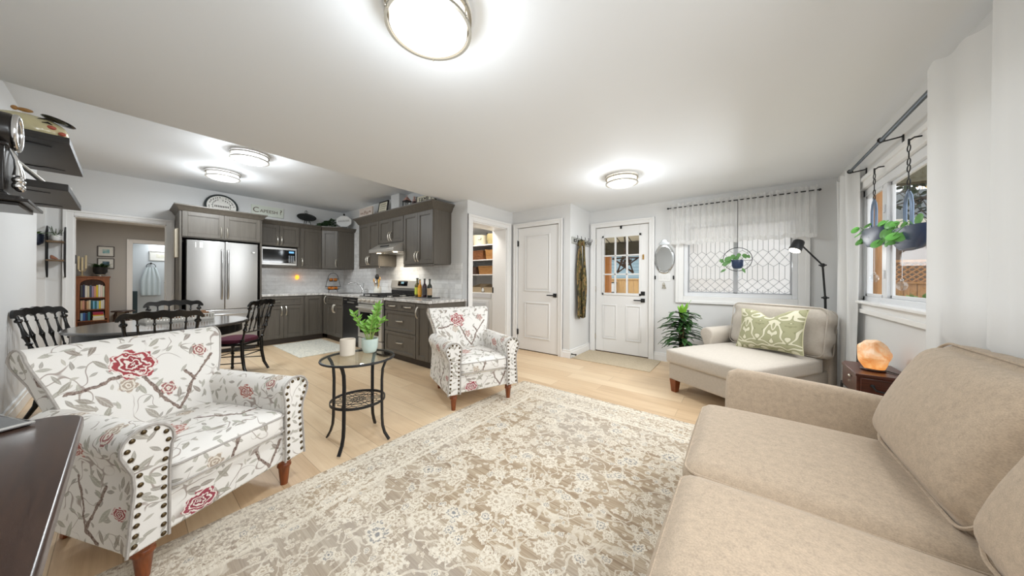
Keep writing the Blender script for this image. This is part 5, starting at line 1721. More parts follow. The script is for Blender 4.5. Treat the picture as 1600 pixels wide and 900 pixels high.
# ------------------------------------------------------------------ upholstery fabrics
def floral():
    g = G('floral_linen')
    uv = g.coord('UV')
    warp = g.v('SUBTRACT', g.noise(uv, 9, 2).outputs[1], (0.5, 0.5, 0.5))
    uvw = g.v('ADD', uv, g.v('SCALE', warp, scale=0.03))
    weave = g.noise(g.scale(uv, (1, 1, 1)), 420, 2).outputs[0]
    col = g.mix(weave, lin((228, 224, 218)), lin((238, 235, 230)))

    def cells(scale, seed, src=uv, rnd=0.85):
        v = g.n('ShaderNodeTexVoronoi', {'Vector': g.v('ADD', g.v('SCALE', src, scale=scale), seed), 'Scale': 1.0, 'Randomness': rnd}, voronoi_dimensions='2D', feature='F1')
        d = g.v('SUBTRACT', g.v('ADD', g.v('SCALE', src, scale=scale), seed), v.outputs['Position'])
        return d, g.n('ShaderNodeSeparateColor', {0: v.outputs['Color']}).outputs

    def rot(d, ang):
        x, y = g.xyz(d)[0], g.xyz(d)[1]
        c, s = g.m('COSINE', ang), g.m('SINE', ang)
        return (g.m('ADD', g.m('MULTIPLY', x, c), g.m('MULTIPLY', y, s)), g.m('SUBTRACT', g.m('MULTIPLY', y, c), g.m('MULTIPLY', x, s)))

    def leaf_layer(col, scale, seed, dens, L, W, c1, c2, vein=True):
        d, rc = cells(scale, seed)
        x, y = rot(d, g.m('MULTIPLY', rc[0], 6.283))
        x = g.m('ADD', x, g.m('MULTIPLY', g.m('MULTIPLY', y, y), 1.2))
        prof = g.m('MULTIPLY', g.m('SUBTRACT', 1.0, g.m('POWER', g.m('ABSOLUTE', g.m('DIVIDE', x, L)), 1.7)), W)
        e = g.m('SUBTRACT', prof, g.m('ABSOLUTE', y))
        mask = g.m('MULTIPLY', g.step(e, 0.0, 0.02), g.m('LESS_THAN', rc[1], dens))
        c = g.mix(rc[2], lin(c1), lin(c2))
        if vein:
            st = g.m('ADD', g.step(g.m('ABSOLUTE', y), 0.03, 0.0), g.m('MULTIPLY', g.step(g.m('SINE', g.m('ADD', g.m('MULTIPLY', x, 40), g.m('MULTIPLY', g.m('ABSOLUTE', y), 60))), 0.3, 0.9), 0.5), clamp=True)
            c = g.mix(g.m('MULTIPLY', st, 0.45), c, lin((222, 218, 206)))
        return g.mix(g.m('MULTIPLY', mask, 0.85), col, c)

    # thin wandering stems
    for sc, seed, w in ((4.2, (3.1, 1.7, 0), 0.006), (6.0, (9.4, 5.2, 0), 0.006)):
        n1 = g.noise(g.v('ADD', uvw, seed), sc, 1).outputs[0]
        reg = g.step(g.noise(g.v('ADD', uv, seed), 5.0, 1).outputs[0], 0.48, 0.56)
        mk = g.m('MULTIPLY', g.step(g.m('ABSOLUTE', g.m('SUBTRACT', n1, 0.5)), w, w * 0.4), reg)
        col = g.mix(g.m('MULTIPLY', mk, 0.75), col, lin((140, 122, 112)))
    col = leaf_layer(col, 26, (2.3, 8.1, 0), 0.26, 0.46, 0.16, (190, 184, 172), (150, 144, 138))
    col = leaf_layer(col, 19, (5.7, 1.3, 0), 0.34, 0.48, 0.15, (176, 174, 162), (140, 132, 124))
    col = leaf_layer(col, 14, (11.9, 4.4, 0), 0.30, 0.48, 0.15, (164, 164, 148), (128, 112, 104))
    col = leaf_layer(col, 9.5, (1.9, 14.4, 0), 0.16, 0.46, 0.14, (170, 170, 156), (146, 132, 122))
    # small blossoms in beige and rose
    d, rc = cells(6.0, (7.7, 3.3, 0))
    r = g.v('LENGTH', d)
    xy = g.xyz(d)
    th = g.m('ARCTAN2', xy[1], xy[0])
    nz = g.noise(uv, 60, 2).outputs[0]
    rr_ = g.m('ADD', r, g.m('ADD', g.m('MULTIPLY', g.m('SINE', g.m('MULTIPLY', th, 5)), 0.04), g.m('MULTIPLY', g.m('SUBTRACT', nz, 0.5), 0.1)))
    mk = g.m('MULTIPLY', g.step(rr_, 0.21, 0.18), g.m('LESS_THAN', rc[0], 0.24))
    pet = g.step(g.m('SINE', g.m('ADD', g.m('MULTIPLY', r, 75), g.m('MULTIPLY', nz, 9))), -0.1, 0.5)
    bc = g.mix(g.m('GREATER_THAN', rc[1], 0.9), lin((176, 160, 144)), lin((160, 104, 102)))
    col = g.mix(mk, col, g.mix(pet, bc, lin((226, 218, 206))))

    # stout branches and big red peonies at fixed places on the cloth
    def seg(p, a, b):
        ba = (b[0] - a[0], b[1] - a[1], 0)
        l2 = ba[0] ** 2 + ba[1] ** 2
        pa = g.v('SUBTRACT', p, (a[0], a[1], 0))
        h = g.m('DIVIDE', g.v('DOT_PRODUCT', pa, ba), l2, clamp=True)
        nd = g.n('ShaderNodeVectorMath', operation='SCALE')
        nd.inputs[0].default_value = ba
        g.set(nd.inputs['Scale'], h)
        return g.v('LENGTH', g.v('SUBTRACT', pa, nd.outputs[0]))
    z0 = g.xyz(uv)
    uv2 = g.n('ShaderNodeCombineXYZ', {0: z0[0], 1: z0[1], 2: 0.0}).outputs[0]
    uv2 = g.v('ADD', uv2, g.v('MULTIPLY', g.v('SCALE', warp, scale=0.035), (1, 1, 0)))
    uv2 = g.v('ADD', uv2, g.v('MULTIPLY', g.v('SCALE', g.v('SUBTRACT', g.noise(uv, 45, 2).outputs[1], (0.5, 0.5, 0.5)), scale=0.018), (1, 1, 0)))
    segs = [((0.09, 0.47), (0.02, 0.56)), ((0.02, 0.56), (-0.035, 0.68)), ((0.09, 0.47), (0.16, 0.60)), ((0.16, 0.60), (0.27, 0.73)), ((0.17, 0.60), (0.13, 0.66)),
            ((-0.27, 0.66), (-0.10, 0.70)), ((0.17, 0.175), (0.12, 0.25)), ((0.12, 0.25), (0.10, 0.29)), ((0.17, 0.175), (0.225, 0.29)), ((-0.03, 0.36), (0.01, 0.43)),
            ((3.08, 0.20), (3.0, 0.40)), ((3.08, 0.20), (3.17, 0.38)), ((3.16, 0.17), (3.08, 0.20)), ((6.02, 0.02), (6.18, 0.12)), ((6.18, 0.12), (6.16, 0.22)), ((2.75, 0.60), (2.69, 0.75))]
    dm = None
    for a, b_ in segs:
        s = seg(uv2, a, b_)
        dm = s if dm is None else g.m('MINIMUM', dm, s)
    bn = g.noise(uv, 90, 3).outputs[0]
    bark = g.ramp(bn, [(0.4, lin((104, 84, 76))), (0.55, lin((158, 142, 132))), (0.65, lin((120, 98, 88)))])
    col = g.mix(g.step(dm, 0.0078, 0.006), col, bark)
    for (px, py, R0, c1, c2) in ((-0.05, 0.745, 0.085, (168, 72, 76), (138, 44, 54)), (-0.13, 0.205, 0.06, (160, 70, 84), (128, 44, 62)), (3.05, 0.53, 0.055, (178, 104, 92), (152, 78, 70)),
                                 (3.26, 0.30, 0.035, (170, 84, 86), (140, 56, 60)), (6.06, -0.10, 0.075, (182, 126, 114), (160, 98, 90))):
        dd = g.v('MULTIPLY', g.v('SUBTRACT', uv2, (px, py, 0)), (1, 1.25, 0))
        r = g.v('LENGTH', dd)
        xy = g.xyz(dd)
        th = g.m('ARCTAN2', xy[1], xy[0])
        n2 = g.noise(uv, 28, 2, 0.5, 0.8).outputs[0]
        re = g.m('ADD', r, g.m('ADD', g.m('MULTIPLY', g.m('SINE', g.m('MULTIPLY', th, 7)), R0 * 0.07), g.m('MULTIPLY', g.m('SUBTRACT', n2, 0.5), R0 * 0.7)))
        mk = g.step(re, R0, R0 * 0.95)
        st = g.m('SINE', g.m('ADD', g.m('ADD', g.m('MULTIPLY', r, 3.4 * 6.28 / R0), g.m('MULTIPLY', n2, 16)), g.m('MULTIPLY', g.m('SINE', g.m('MULTIPLY', th, 5)), 1.3)))
        pet = g.step(st, 0.05, 0.55)
        pc = g.mix(g.step(r, 0.0, R0), lin(c2), lin(c1))
        col = g.mix(mk, col, g.mix(pet, pc, lin((232, 222, 214))))
    return g.bsdf(col, 0.85, bump=weave, bump_s=0.15, bump_d=0.001)


FLORAL = floral()
PIPE = plain('grey_floral_piping', (176, 170, 164), 0.8, var=0.25, scale=60)


def upholstery(name, rgb, sc=1.0, var=0.09):
    g = G(name)
    co = g.coord('Object')
    a = g.noise(g.scale(co, (420, 420, 900)), sc, 2).outputs[0]
    b = g.noise(co, 90 * sc, 3).outputs[0]
    t = g.m('ADD', g.m('MULTIPLY', a, 0.6), g.m('MULTIPLY', b, 0.4))
    c = lin(rgb)
    col = g.mix(g.step(t, 0.3, 0.7), tuple(x * (1 - var) for x in c[:3]), tuple(min(1, x * (1 + var)) for x in c[:3]))
    return g.bsdf(col, 0.92, bump=t, bump_s=0.25, bump_d=0.0015, Sheen_Weight=0.15)


BEIGE = upholstery('beige_chenille', (182, 163, 141), 0.5, 0.22)
OAT = upholstery('oatmeal_linen', (190, 181, 169), 0.6, 0.10)


def soft(b, c, half, r, puff=(0, 0, 0), M=None, n=14, dent=None):
    """soft upholstered block: rounded box with puffed faces"""
    M = M or Matrix.Identity(4)
    hx, hy, hz = half
    seen = {}

    def vert(p):
        k = tuple(round(q, 5) for q in p)
        if k in seen:
            return seen[k]
        q = Vector((p[0] * hx, p[1] * hy, p[2] * hz))
        inn = Vector((max(-hx + r, min(hx - r, q.x)), max(-hy + r, min(hy - r, q.y)), max(-hz + r, min(hz - r, q.z))))
        d = q - inn
        pos = inn + (d.normalized() * r if d.length > 1e-9 else Vector())
        ax, ay, az = (1 - p[0] ** 2), (1 - p[1] ** 2), (1 - p[2] ** 2)
        pos.x += p[0] * puff[0] * (ay * az) ** 0.7
        pos.y += p[1] * puff[1] * (ax * az) ** 0.7
        pos.z += p[2] * puff[2] * (ax * ay) ** 0.7
        if dent:
            pos += Vector(dent(p))
        seen[k] = b.V(M @ (Vector(c) + pos))
        return seen[k]
    # denser near the edges
    def tt(i):
        u = -1 + 2 * i / n
        return math.copysign(abs(u) ** 0.75, u)
    for ax in range(3):
        for s in (-1, 1):
            for i in range(n):
                for j in range(n):
                    q = []
                    for (a, e) in ((i, j), (i + 1, j), (i + 1, j + 1), (i, j + 1)):
                        p = [0, 0, 0]
                        p[ax] = s
                        p[(ax + 1) % 3] = tt(a)
                        p[(ax + 2) % 3] = tt(e)
                        q.append(vert(p))
                    b.F(q if s > 0 else list(reversed(q)))
    return b


def rrect(x0, x1, y0, y1, r, z, n=6):
    pts = []
    for cx, cy, a0 in ((x1 - r, y1 - r, 0), (x0 + r, y1 - r, pi / 2), (x0 + r, y0 + r, pi), (x1 - r, y0 + r, 1.5 * pi)):
        for i in range(n + 1):
            a = a0 + (pi / 2) * i / n
            pts.append((cx + r * cos(a), cy + r * sin(a), z))
    return pts


# ------------------------------------------------------------------ floral armchairs (local +x is the front)
def arm_outline(s, grow=0.0):
    pts = [(0.248 - grow, 0.155), (0.248 - grow, 0.30), (0.247 - grow, 0.44)]
    cy, cz, r = 0.302, 0.548, 0.068 + grow
    for i in range(13):
        a = radians(205 - 235 * i / 12)
        pts.append((cy + r * cos(a), cz + r * sin(a)))
    pts += [(0.338 + grow, 0.455), (0.334 + grow, 0.40), (0.342 + grow, 0.30), (0.352 + grow, 0.155)]
    return [(s * y, z) for y, z in pts]


def armchair(label):
    t = thing('floral_armchair', label, 'armchair', (0, 0, 0), 0, 'pair of floral armchairs')
    b = B().box((-0.30, -0.262, 0.155), (0.315, 0.262, 0.315))
    link_mesh(b, 'seat_base', FLORAL, t, bevel=0.012, uv=True, local=True)
    # seat cushion
    b = soft(B(), (0.05, 0, 0.382), (0.29, 0.243, 0.068), 0.035, (0.012, 0.0, 0.022), n=12)
    cu = link_mesh(b, 'seat_cushion', FLORAL, t, uv=True, local=True, ang=60)
    b = B()
    for z in (0.342, 0.425):
        b.tube(rrect(-0.236, 0.345, -0.241, 0.241, 0.035, z), 0.005, 6, closed=True)
    link_mesh(b, 'piping', PIPE, cu, local=True)
    # arms
    for s in (-1, 1):
        o = arm_outline(s)
        m = arm_outline(s, 0.006)
        b = B().loft([[(-0.30, y, z) for y, z in o], [(0.315, y, z) for y, z in o]])
        arm = link_mesh(b, 'arm', FLORAL, t, bevel=0.008, uv=True, local=True, ang=50)
        b = B().loft([[(0.308, y, z) for y, z in m], [(0.338, y, z) for y, z in m]])
        pan = link_mesh(b, 'arm_panel', FLORAL, arm, bevel=0.008, uv=True, local=True, ang=50)
        b = B().tube([(0.338, y, z) for y, z in m], 0.0055, 6)
        link_mesh(b, 'piping', PIPE, pan, local=True)
        # nail heads, evenly spaced along the panel edge
        inn = arm_outline(s, -0.011)
        P = [Vector((0, y, z)) for y, z in inn]
        b = B()
        step, acc = 0.037, 0.016
        for a, c in zip(P, P[1:]):
            L = (c - a).length
            while acc < L:
                q = a.lerp(c, acc / L)
                b.ball((0.3385, q.y, q.z), (0.006, 0.0092, 0.0092), 10, 6)
                acc += step
            acc -= L
        link_mesh(b, 'nailhead_trim', BRONZE, pan, local=True)
    # back
    prof = [(-0.215, 0.30), (-0.222, 0.42), (-0.245, 0.56), (-0.278, 0.70), (-0.318, 0.79)]
    for i in range(11):
        a = radians(20 + 210 * i / 10)
        prof.append((-0.398 + 0.070 * cos(a), 0.805 + 0.070 * sin(a)))
    prof += [(-0.41, 0.71), (-0.375, 0.60), (-0.345, 0.40), (-0.33, 0.155), (-0.24, 0.155)]

    def hw(z):
        return 0.252 + 0.095 * max(0, min(1, (z - 0.42) / 0.4)) ** 1.2
    b = B()
    rings = []
    for k in range(13):
        q = -1 + 2 * k / 12
        rings.append([(x + 0.018 * (1 - q * q) * (1 if x > -0.31 else -0.3), q * hw(z), z) for x, z in prof])
    b.loft(rings)
    bk = link_mesh(b, 'back', FLORAL, t, bevel=0.006, uv=True, local=True, ang=55)
    for s in (-1, 1):
        b = B().tube([(x, s * hw(z), z) for x, z in prof[:19]], 0.0055, 6)
        link_mesh(b, 'piping', PIPE, bk, local=True)
    # legs
    for s in (-1, 1):
        link_mesh(B().lathe([(0.036, 0.157), (0.034, 0.135), (0.030, 0.122), (0.034, 0.114), (0.034, 0.106), (0.028, 0.098), (0.024, 0.06), (0.018, 0.0)], (0.275, s * 0.285, 0), 20), 'leg', OAKLEG, t, local=True)
        b = B()
        b.loft([[(-0.30 - 0.022, s * 0.235 - 0.022, 0.157), (-0.30 + 0.022, s * 0.235 - 0.022, 0.157), (-0.30 + 0.022, s * 0.235 + 0.022, 0.157), (-0.30 - 0.022, s * 0.235 + 0.022, 0.157)],
                [(-0.34 - 0.014, s * 0.24 - 0.014, 0.0), (-0.34 + 0.014, s * 0.24 - 0.014, 0.0), (-0.34 + 0.014, s * 0.24 + 0.014, 0.0), (-0.34 - 0.014, s * 0.24 + 0.014, 0.0)]])
        link_mesh(b, 'leg', OAKLEG, t, bevel=0.003, local=True)
    return t


ac = armchair('floral armchair at the front, beside the dark console table')
a0 = radians(24)
ac.location = (-1.972 - 0.29 * cos(a0), 0.315 - 0.29 * sin(a0), 0)
ac.rotation_euler = (0, 0, a0)
ac2 = copy_tree(ac)
ac2['label'] = 'floral armchair farther back, in front of the end of the kitchen cabinets'
a1 = radians(-22.5)
ac2.location = (-1.962 - 0.285 * cos(a1), 2.095 - 0.285 * sin(a1), 0)
ac2.rotation_euler = (0, 0, a1)


# ------------------------------------------------------------------ area rug
def rug_mat():
    g = G('vintage_taupe_rug')
    co = g.coord('Object')
    x, y, _ = g.xyz(co)
    st = g.noise(g.scale(co, (3.0, 190, 1)), 1.0, 3, 0.6).outputs[0]
    st2 = g.noise(g.scale(co, (0.8, 24, 1)), 1.0, 2).outputs[0]
    big = g.noise(co, 1.1, 2).outputs[0]
    base = g.ramp(g.m('ADD', g.m('MULTIPLY', st, 0.6), g.m('MULTIPLY', st2, 0.4)), [(0.36, lin((142, 120, 97))), (0.5, lin((172, 152, 127))), (0.64, lin((204, 189, 166)))])
    base = g.mix(g.step(big, 0.45, 0.62), base, g.mix(0.55, base, lin((182, 174, 164))))
    warp = g.v('SCALE', g.v('SUBTRACT', g.noise(co, 14, 3).outputs[1], (0.5, 0.5, 0.5)), scale=0.05)
    cw = g.v('MULTIPLY', g.v('ADD', co, warp), (1, 1, 0))
    fine = g.noise(co, 70, 3, 0.6).outputs[0]
    cream = g.mix(fine, lin((214, 202, 182)), lin((240, 233, 219)))
    mid = g.noise(co, 34, 2, 0.5, 1.0).outputs[0]
    col = base
    # vines
    for sc, sd, w in ((3.4, (1.3, 4.1, 0), 0.014), (4.6, (6.2, 0.7, 0), 0.012), (6.5, (2.9, 9.3, 0), 0.016)):
        n = g.noise(g.v('ADD', cw, sd), sc, 1.5).outputs[0]
        mk = g.step(g.m('ABSOLUTE', g.m('SUBTRACT', n, 0.5)), w, w * 0.5)
        col = g.mix(g.m('MULTIPLY', mk, 0.65), col, cream)

    def rosette(col, scale, seed, R0, dens, petals, rnd=0.8, squash=1.0, dark=0.3):
        src = g.v('ADD', g.v('MULTIPLY', g.v('SCALE', cw, scale=scale), (1, squash, 0)), seed)
        v = g.n('ShaderNodeTexVoronoi', {'Vector': src, 'Scale': 1.0, 'Randomness': rnd}, voronoi_dimensions='2D', feature='F1')
        d = g.v('SUBTRACT', src, v.outputs['Position'])
        rc = g.n('ShaderNodeSeparateColor', {0: v.outputs['Color']}).outputs
        r = g.v('LENGTH', d)
        q = g.xyz(d)
        th = g.m('ADD', g.m('ARCTAN2', q[1], q[0]), g.m('MULTIPLY', rc[0], 6.28))
        lob = g.m('MULTIPLY', g.m('SINE', g.m('MULTIPLY', th, petals)), 0.16)
        re = g.m('DIVIDE', r, g.m('MULTIPLY', g.m('ADD', g.m('ADD', 1.0, lob), g.m('ADD', g.m('MULTIPLY', g.m('SUBTRACT', fine, 0.5), 0.9), g.m('MULTIPLY', g.m('SUBTRACT', mid, 0.5), 0.9))), g.m('MULTIPLY', g.m('ADD', 0.65, g.m('MULTIPLY', rc[1], 0.6)), R0)))
        on = g.m('LESS_THAN', rc[2], dens)
        fill = g.m('MULTIPLY', g.step(re, 1.0, 0.93), on)
        ring = g.m('MULTIPLY', g.m('MULTIPLY', g.step(re, 0.40, 0.46), g.step(re, 0.62, 0.56)), on)
        core = g.m('MULTIPLY', g.step(re, 0.20, 0.15), on)
        col = g.mix(g.m('MULTIPLY', fill, 0.85), col, cream)
        tone = g.mix(g.m('GREATER_THAN', rc[0], 1 - dark), lin((172, 152, 128)), lin((106, 110, 118)))
        col = g.mix(g.m('MULTIPLY', ring, 0.7), col, tone)
        col = g.mix(g.m('MULTIPLY', core, 0.8), col, tone)
        return col
    col = rosette(col, 34, (12.2, 3.1, 0), 0.30, 0.4, 5, dark=0.15)
    col = rosette(col, 19, (2.2, 5.1, 0), 0.33, 0.5, 5, dark=0.25)
    col = rosette(col, 10.5, (8.3, 1.9, 0), 0.33, 0.55, 8, dark=0.3)
    col = rosette(col, 5.2, (3.7, 7.4, 0), 0.30, 0.62, 11, squash=1.15, dark=0.2)
    # worn border bands along the rug's edges
    ex = g.m('MINIMUM', g.m('ADD', x, 2.03), g.m('SUBTRACT', 2.875, y))
    nb = g.m('MULTIPLY', g.m('SUBTRACT', fine, 0.5), 0.05)
    exn = g.m('ADD', ex, nb)
    bmask = g.step(ex, 0.335, 0.325)
    dense = rosette(g.mix(g.step(fine, 0.42, 0.58), base, cream), 13, (4.4, 2.2, 0), 0.36, 0.75, 6, dark=0.35)
    col = g.mix(bmask, col, dense)
    for c0, w in ((0.33, 0.016), (0.285, 0.01), (0.085, 0.012), (0.05, 0.016)):
        mk = g.step(g.m('ABSOLUTE', g.m('SUBTRACT', exn, c0)), w, w * 0.6)
        col = g.mix(g.m('MULTIPLY', mk, 0.85), col, cream)
    wear = g.m('MULTIPLY', g.step(st, 0.5, 0.64), 0.42)
    col = g.mix(wear, col, base)
    h = g.m('ADD', st, fine)
    return g.bsdf(col, 0.95, bump=h, bump_s=0.35, bump_d=0.002)


one(B().box((-2.03, -0.18, 0.0005), (0.42, 2.875, 0.007)), 'area_rug', rug_mat(), 'large worn taupe and cream patterned rug in the living area', 'rug', bevel=0.003)

# ------------------------------------------------------------------ glass side table
t = thing('glass_side_table', 'round glass-topped black iron side table between the armchairs', 'side table', (-2.25, 1.06, 0))
tc = Vector((-2.26, 1.065, 0))
link_mesh(B().lathe([(0.01, 0.612), (0.245, 0.612), (0.248, 0.616), (0.245, 0.620), (0.01, 0.620)], tuple(tc), 64), 'glass_top', TABLEGLASS, t)
link_mesh(B().ring((tc.x, tc.y, 0.605), 0.243, 0.0085, 'z', 72, 8), 'rim', IRON, t)
feet = [(-2.115, 0.87), (-2.059, 1.196), (-2.446, 0.925), (-2.377, 1.257)]
for fx_, fy_ in feet:
    d = Vector((fx_, fy_, 0)) - tc
    u = d.normalized()
    P = [tc + u * r + Vector((0, 0, z)) for r, z in ((0.225, 0.603), (0.205, 0.575), (0.188, 0.53), (0.182, 0.45), (0.183, 0.30), (0.185, 0.17), (0.19, 0.11), (0.205, 0.06), (d.length, 0.009))]
    b = B()
    rings = []
    side = Vector((-u.y, u.x, 0))
    for i, p in enumerate(P):
        tn = (P[min(i + 1, len(P) - 1)] - P[max(i - 1, 0)]).normalized()
        nn = side.cross(tn)
        rings.append([p + side * 0.011 + nn * 0.006, p - side * 0.011 + nn * 0.006, p - side * 0.011 - nn * 0.006, p + side * 0.011 - nn * 0.006])
    b.loft(rings)
    link_mesh(b, 'leg', IRON, t, bevel=0.002)
b = B()
n = 56
rings = []
for r_, z in ((0.180, 0.286), (0.186, 0.286), (0.186, 0.304), (0.180, 0.304), (0.180, 0.286)):
    rings.append([(tc.x + r_ * cos(2 * pi * i / n), tc.y + r_ * sin(2 * pi * i / n), z) for i in range(n)])
b.loft(rings, cap=False)
rr = random.Random(1)
R0 = 0.18
s = 0.036
for i in range(-7, 8):
    for j in range(-7, 8):
        cx, cy = (i + 0.5 * (j % 2)) * s * 1.73, j * s * 1.5
        for k in range(3):
            a = radians(30 + 60 * k)
            p = Vector((cx + s * cos(a), cy + s * sin(a), 0))
            q = Vector((cx + s * cos(a + pi / 3), cy + s * sin(a + pi / 3), 0))
            if p.length < R0 and q.length < R0:
                b.tube([tc + p + Vector((0, 0, 0.295)), tc + q + Vector((0, 0, 0.295))], 0.0025, 4)
for rad in (0.05, 0.10):
    b.ring((tc.x, tc.y, 0.295), rad, 0.0025, 'z', 30, 4)
for k in range(6):
    a = k * pi / 3
    b.tube([tc + Vector((0, 0, 0.295)), tc + Vector((0.181 * cos(a), 0.181 * sin(a), 0.295))], 0.0028, 4)
link_mesh(b, 'lattice_shelf', IRON, t)

t = thing('candle_vessel', 'beige ceramic candle vessel on the glass side table', 'candle', (-2.335, 1.02, 0.62))
link_mesh(B().lathe([(0.047, 0.6215), (0.051, 0.626), (0.053, 0.735), (0.051, 0.742), (0.047, 0.740), (0.046, 0.70)], (-2.335, 1.02, 0), 36), 'vessel', plain('beige_ceramic', (214, 203, 188), 0.5, var=0.04), t)
link_mesh(B().lathe([(0.0465, 0.695), (0.0465, 0.703), (0.003, 0.703)], (-2.335, 1.02, 0), 30).cyl((-2.335, 1.02, 0.70), (-2.335, 1.02, 0.716), 0.0015, seg=6), 'wax', plain('cream_wax', (230, 222, 206), 0.5), t)

t = thing('potted_zz_plant', 'green zz plant in a pale celadon pot on the glass side table', 'plant', (-2.30, 1.17, 0.62))
pc = (-2.30, 1.17)
g = G('celadon_glaze')
zc = g.xyz(g.coord('Object'))[2]
nz = g.noise(g.coord('Object'), 20, 3).outputs[0]
CEL = g.bsdf(g.mix(nz, lin((186, 206, 200)), lin((208, 218, 210))), 0.25)
link_mesh(B().lathe([(0.040, 0.6215), (0.046, 0.626), (0.057, 0.66), (0.060, 0.715), (0.060, 0.728), (0.056, 0.728), (0.055, 0.71)], pc + (0,), 36), 'pot', CEL, t)
link_mesh(B().lathe([(0.056, 0.706), (0.056, 0.712), (0.004, 0.714)], pc + (0,), 24), 'soil', SOIL, t)
ZZ = plain('bright_zz_leaf', (118, 168, 66), 0.3, var=0.3, scale=22)
rgt = Vector((cos(YAW), sin(YAW), 0))
fwd = Vector((-sin(YAW), cos(YAW), 0))
for k, (dx, df, h, nl) in enumerate(((-0.13, 0.0, 0.21, 7), (0.055, 0.02, 0.27, 9), (0.03, -0.02, 0.17, 6), (-0.045, -0.01, 0.12, 5), (0.09, 0.0, 0.16, 4), (-0.01, 0.03, 0.14, 5))):
    base = Vector((pc[0], pc[1], 0.71)) + rgt * dx * 0.15 + fwd * df * 0.5
    tip = Vector((pc[0], pc[1], 0.71 + h)) + rgt * dx + fwd * df
    mid = base.lerp(tip, 0.5) + Vector((0, 0, 0.025)) - rgt * dx * 0.12
    pts = [base * (1 - u) ** 2 + mid * 2 * u * (1 - u) + tip * u * u for u in [i / 8 for i in range(9)]]
    st = link_mesh(B().tube(pts, 0.004, 6, rs=[0.0055 - 0.0004 * i for i in range(9)]), 'stem', plain('zz_stem', (140, 160, 84), 0.4) if k == 0 else bpy.data.materials['zz_stem'], t)
    b = B()
    for i in range(nl):
        u = 0.35 + 0.62 * i / max(1, nl - 1)
        q = base * (1 - u) ** 2 + mid * 2 * u * (1 - u) + tip * u * u
        dr = (tip - base).normalized()
        for sg in (-1, 1):
            side = (rgt * sg + fwd * 0.4 * (-1) ** i).normalized()
            b.leaf(q, side + dr * 0.9, Vector((0, 0, 1)) - fwd * 0.9, 0.052 - 0.012 * abs(u - 0.6), 0.022, 0.15, 5, 0.1)
    b.leaf(tip, (tip - mid), Vector((0, 0, 1)) - fwd, 0.05, 0.02, 0.1, 5)
    if k == 4:
        b.leaf(tip - rgt * 0.02, rgt + Vector((0, 0, 0.1)), Vector((0, 0, 1)) - fwd, 0.075, 0.016, 0.15, 5)
    link_mesh(b, 'leaves', ZZ, st)

# ------------------------------------------------------------------ console table with slab
t = thing('console_table', 'dark walnut console table with rounded corner at the lower left', 'console table', (-1.0, -0.31, 0))
top = [(p[0], p[1]) for p in rrect(-1.615, -0.42, -0.565, -0.072, 0.085, 0, 8)]
link_mesh(B().prism(top, 'z', 0.748, 0.78), 'table_top', wood('console_walnut', (74, 54, 44), (48, 35, 30), 0.25, axis=0), t, bevel=0.006, seg=3)
ap = [(p[0], p[1]) for p in rrect(-1.54, -0.50, -0.545, -0.145, 0.06, 0, 6)]
link_mesh(B().prism(ap, 'z', 0.62, 0.748), 'apron', DARKWOOD, t, bevel=0.003)
for x in (-1.50, -0.54):
    for y in (-0.50, -0.185):
        b = B()
        b.loft([[(x - k, y - k, z), (x + k, y - k, z), (x + k, y + k, z), (x - k, y + k, z)] for k, z in ((0.032, 0.66), (0.03, 0.5), (0.024, 0.2), (0.02, 0.0))])
        link_mesh(b, 'leg', MAHOG, t, bevel=0.004)
t = thing('flat_slab', 'flat black slab with a bright metal edge lying on the console table', 'slab', (-1.60, -0.33, 0.78), radians(28))
SL = Matrix.Translation((-1.575, -0.33, 0.7802)) @ Matrix.Rotation(radians(25), 4, 'Z')
link_mesh(B(SL).box((-0.09, -0.20, 0.001), (0.09, 0.15, 0.010)), 'slab_body', BLKGLASS, t, bevel=0.002)
b = B(SL)
b.tube([(-0.092, -0.2, 0.008), (-0.092, 0.152, 0.008), (0.092, 0.152, 0.008), (0.092, -0.2, 0.008)], 0.0045, 6)
link_mesh(b, 'metal_edge', CHROME, t)
# ------------------------------------------------------------------ sofa along the window wall
t = thing('sofa', 'beige chenille two-seat sofa along the window wall at the lower right', 'sofa', (0.3, 1.3, 0))
link_mesh(soft(B(), (0.31, 1.335, 0.19), (0.455, 0.93, 0.125), 0.03, (0, 0, 0), n=8), 'base', BEIGE, t)
link_mesh(soft(B(), (0.785, 1.335, 0.43), (0.045, 0.93, 0.35), 0.05, (0, 0, 0), n=8), 'back_frame', BEIGE, t)


def piping_rect(b, cx, cy, hx, hy, r, z, rad=0.0055, M=None):
    b.M = M or Matrix.Identity(4)
    b.tube(rrect(cx - hx, cx + hx, cy - hy, cy + hy, r, z), rad, 6, closed=True)


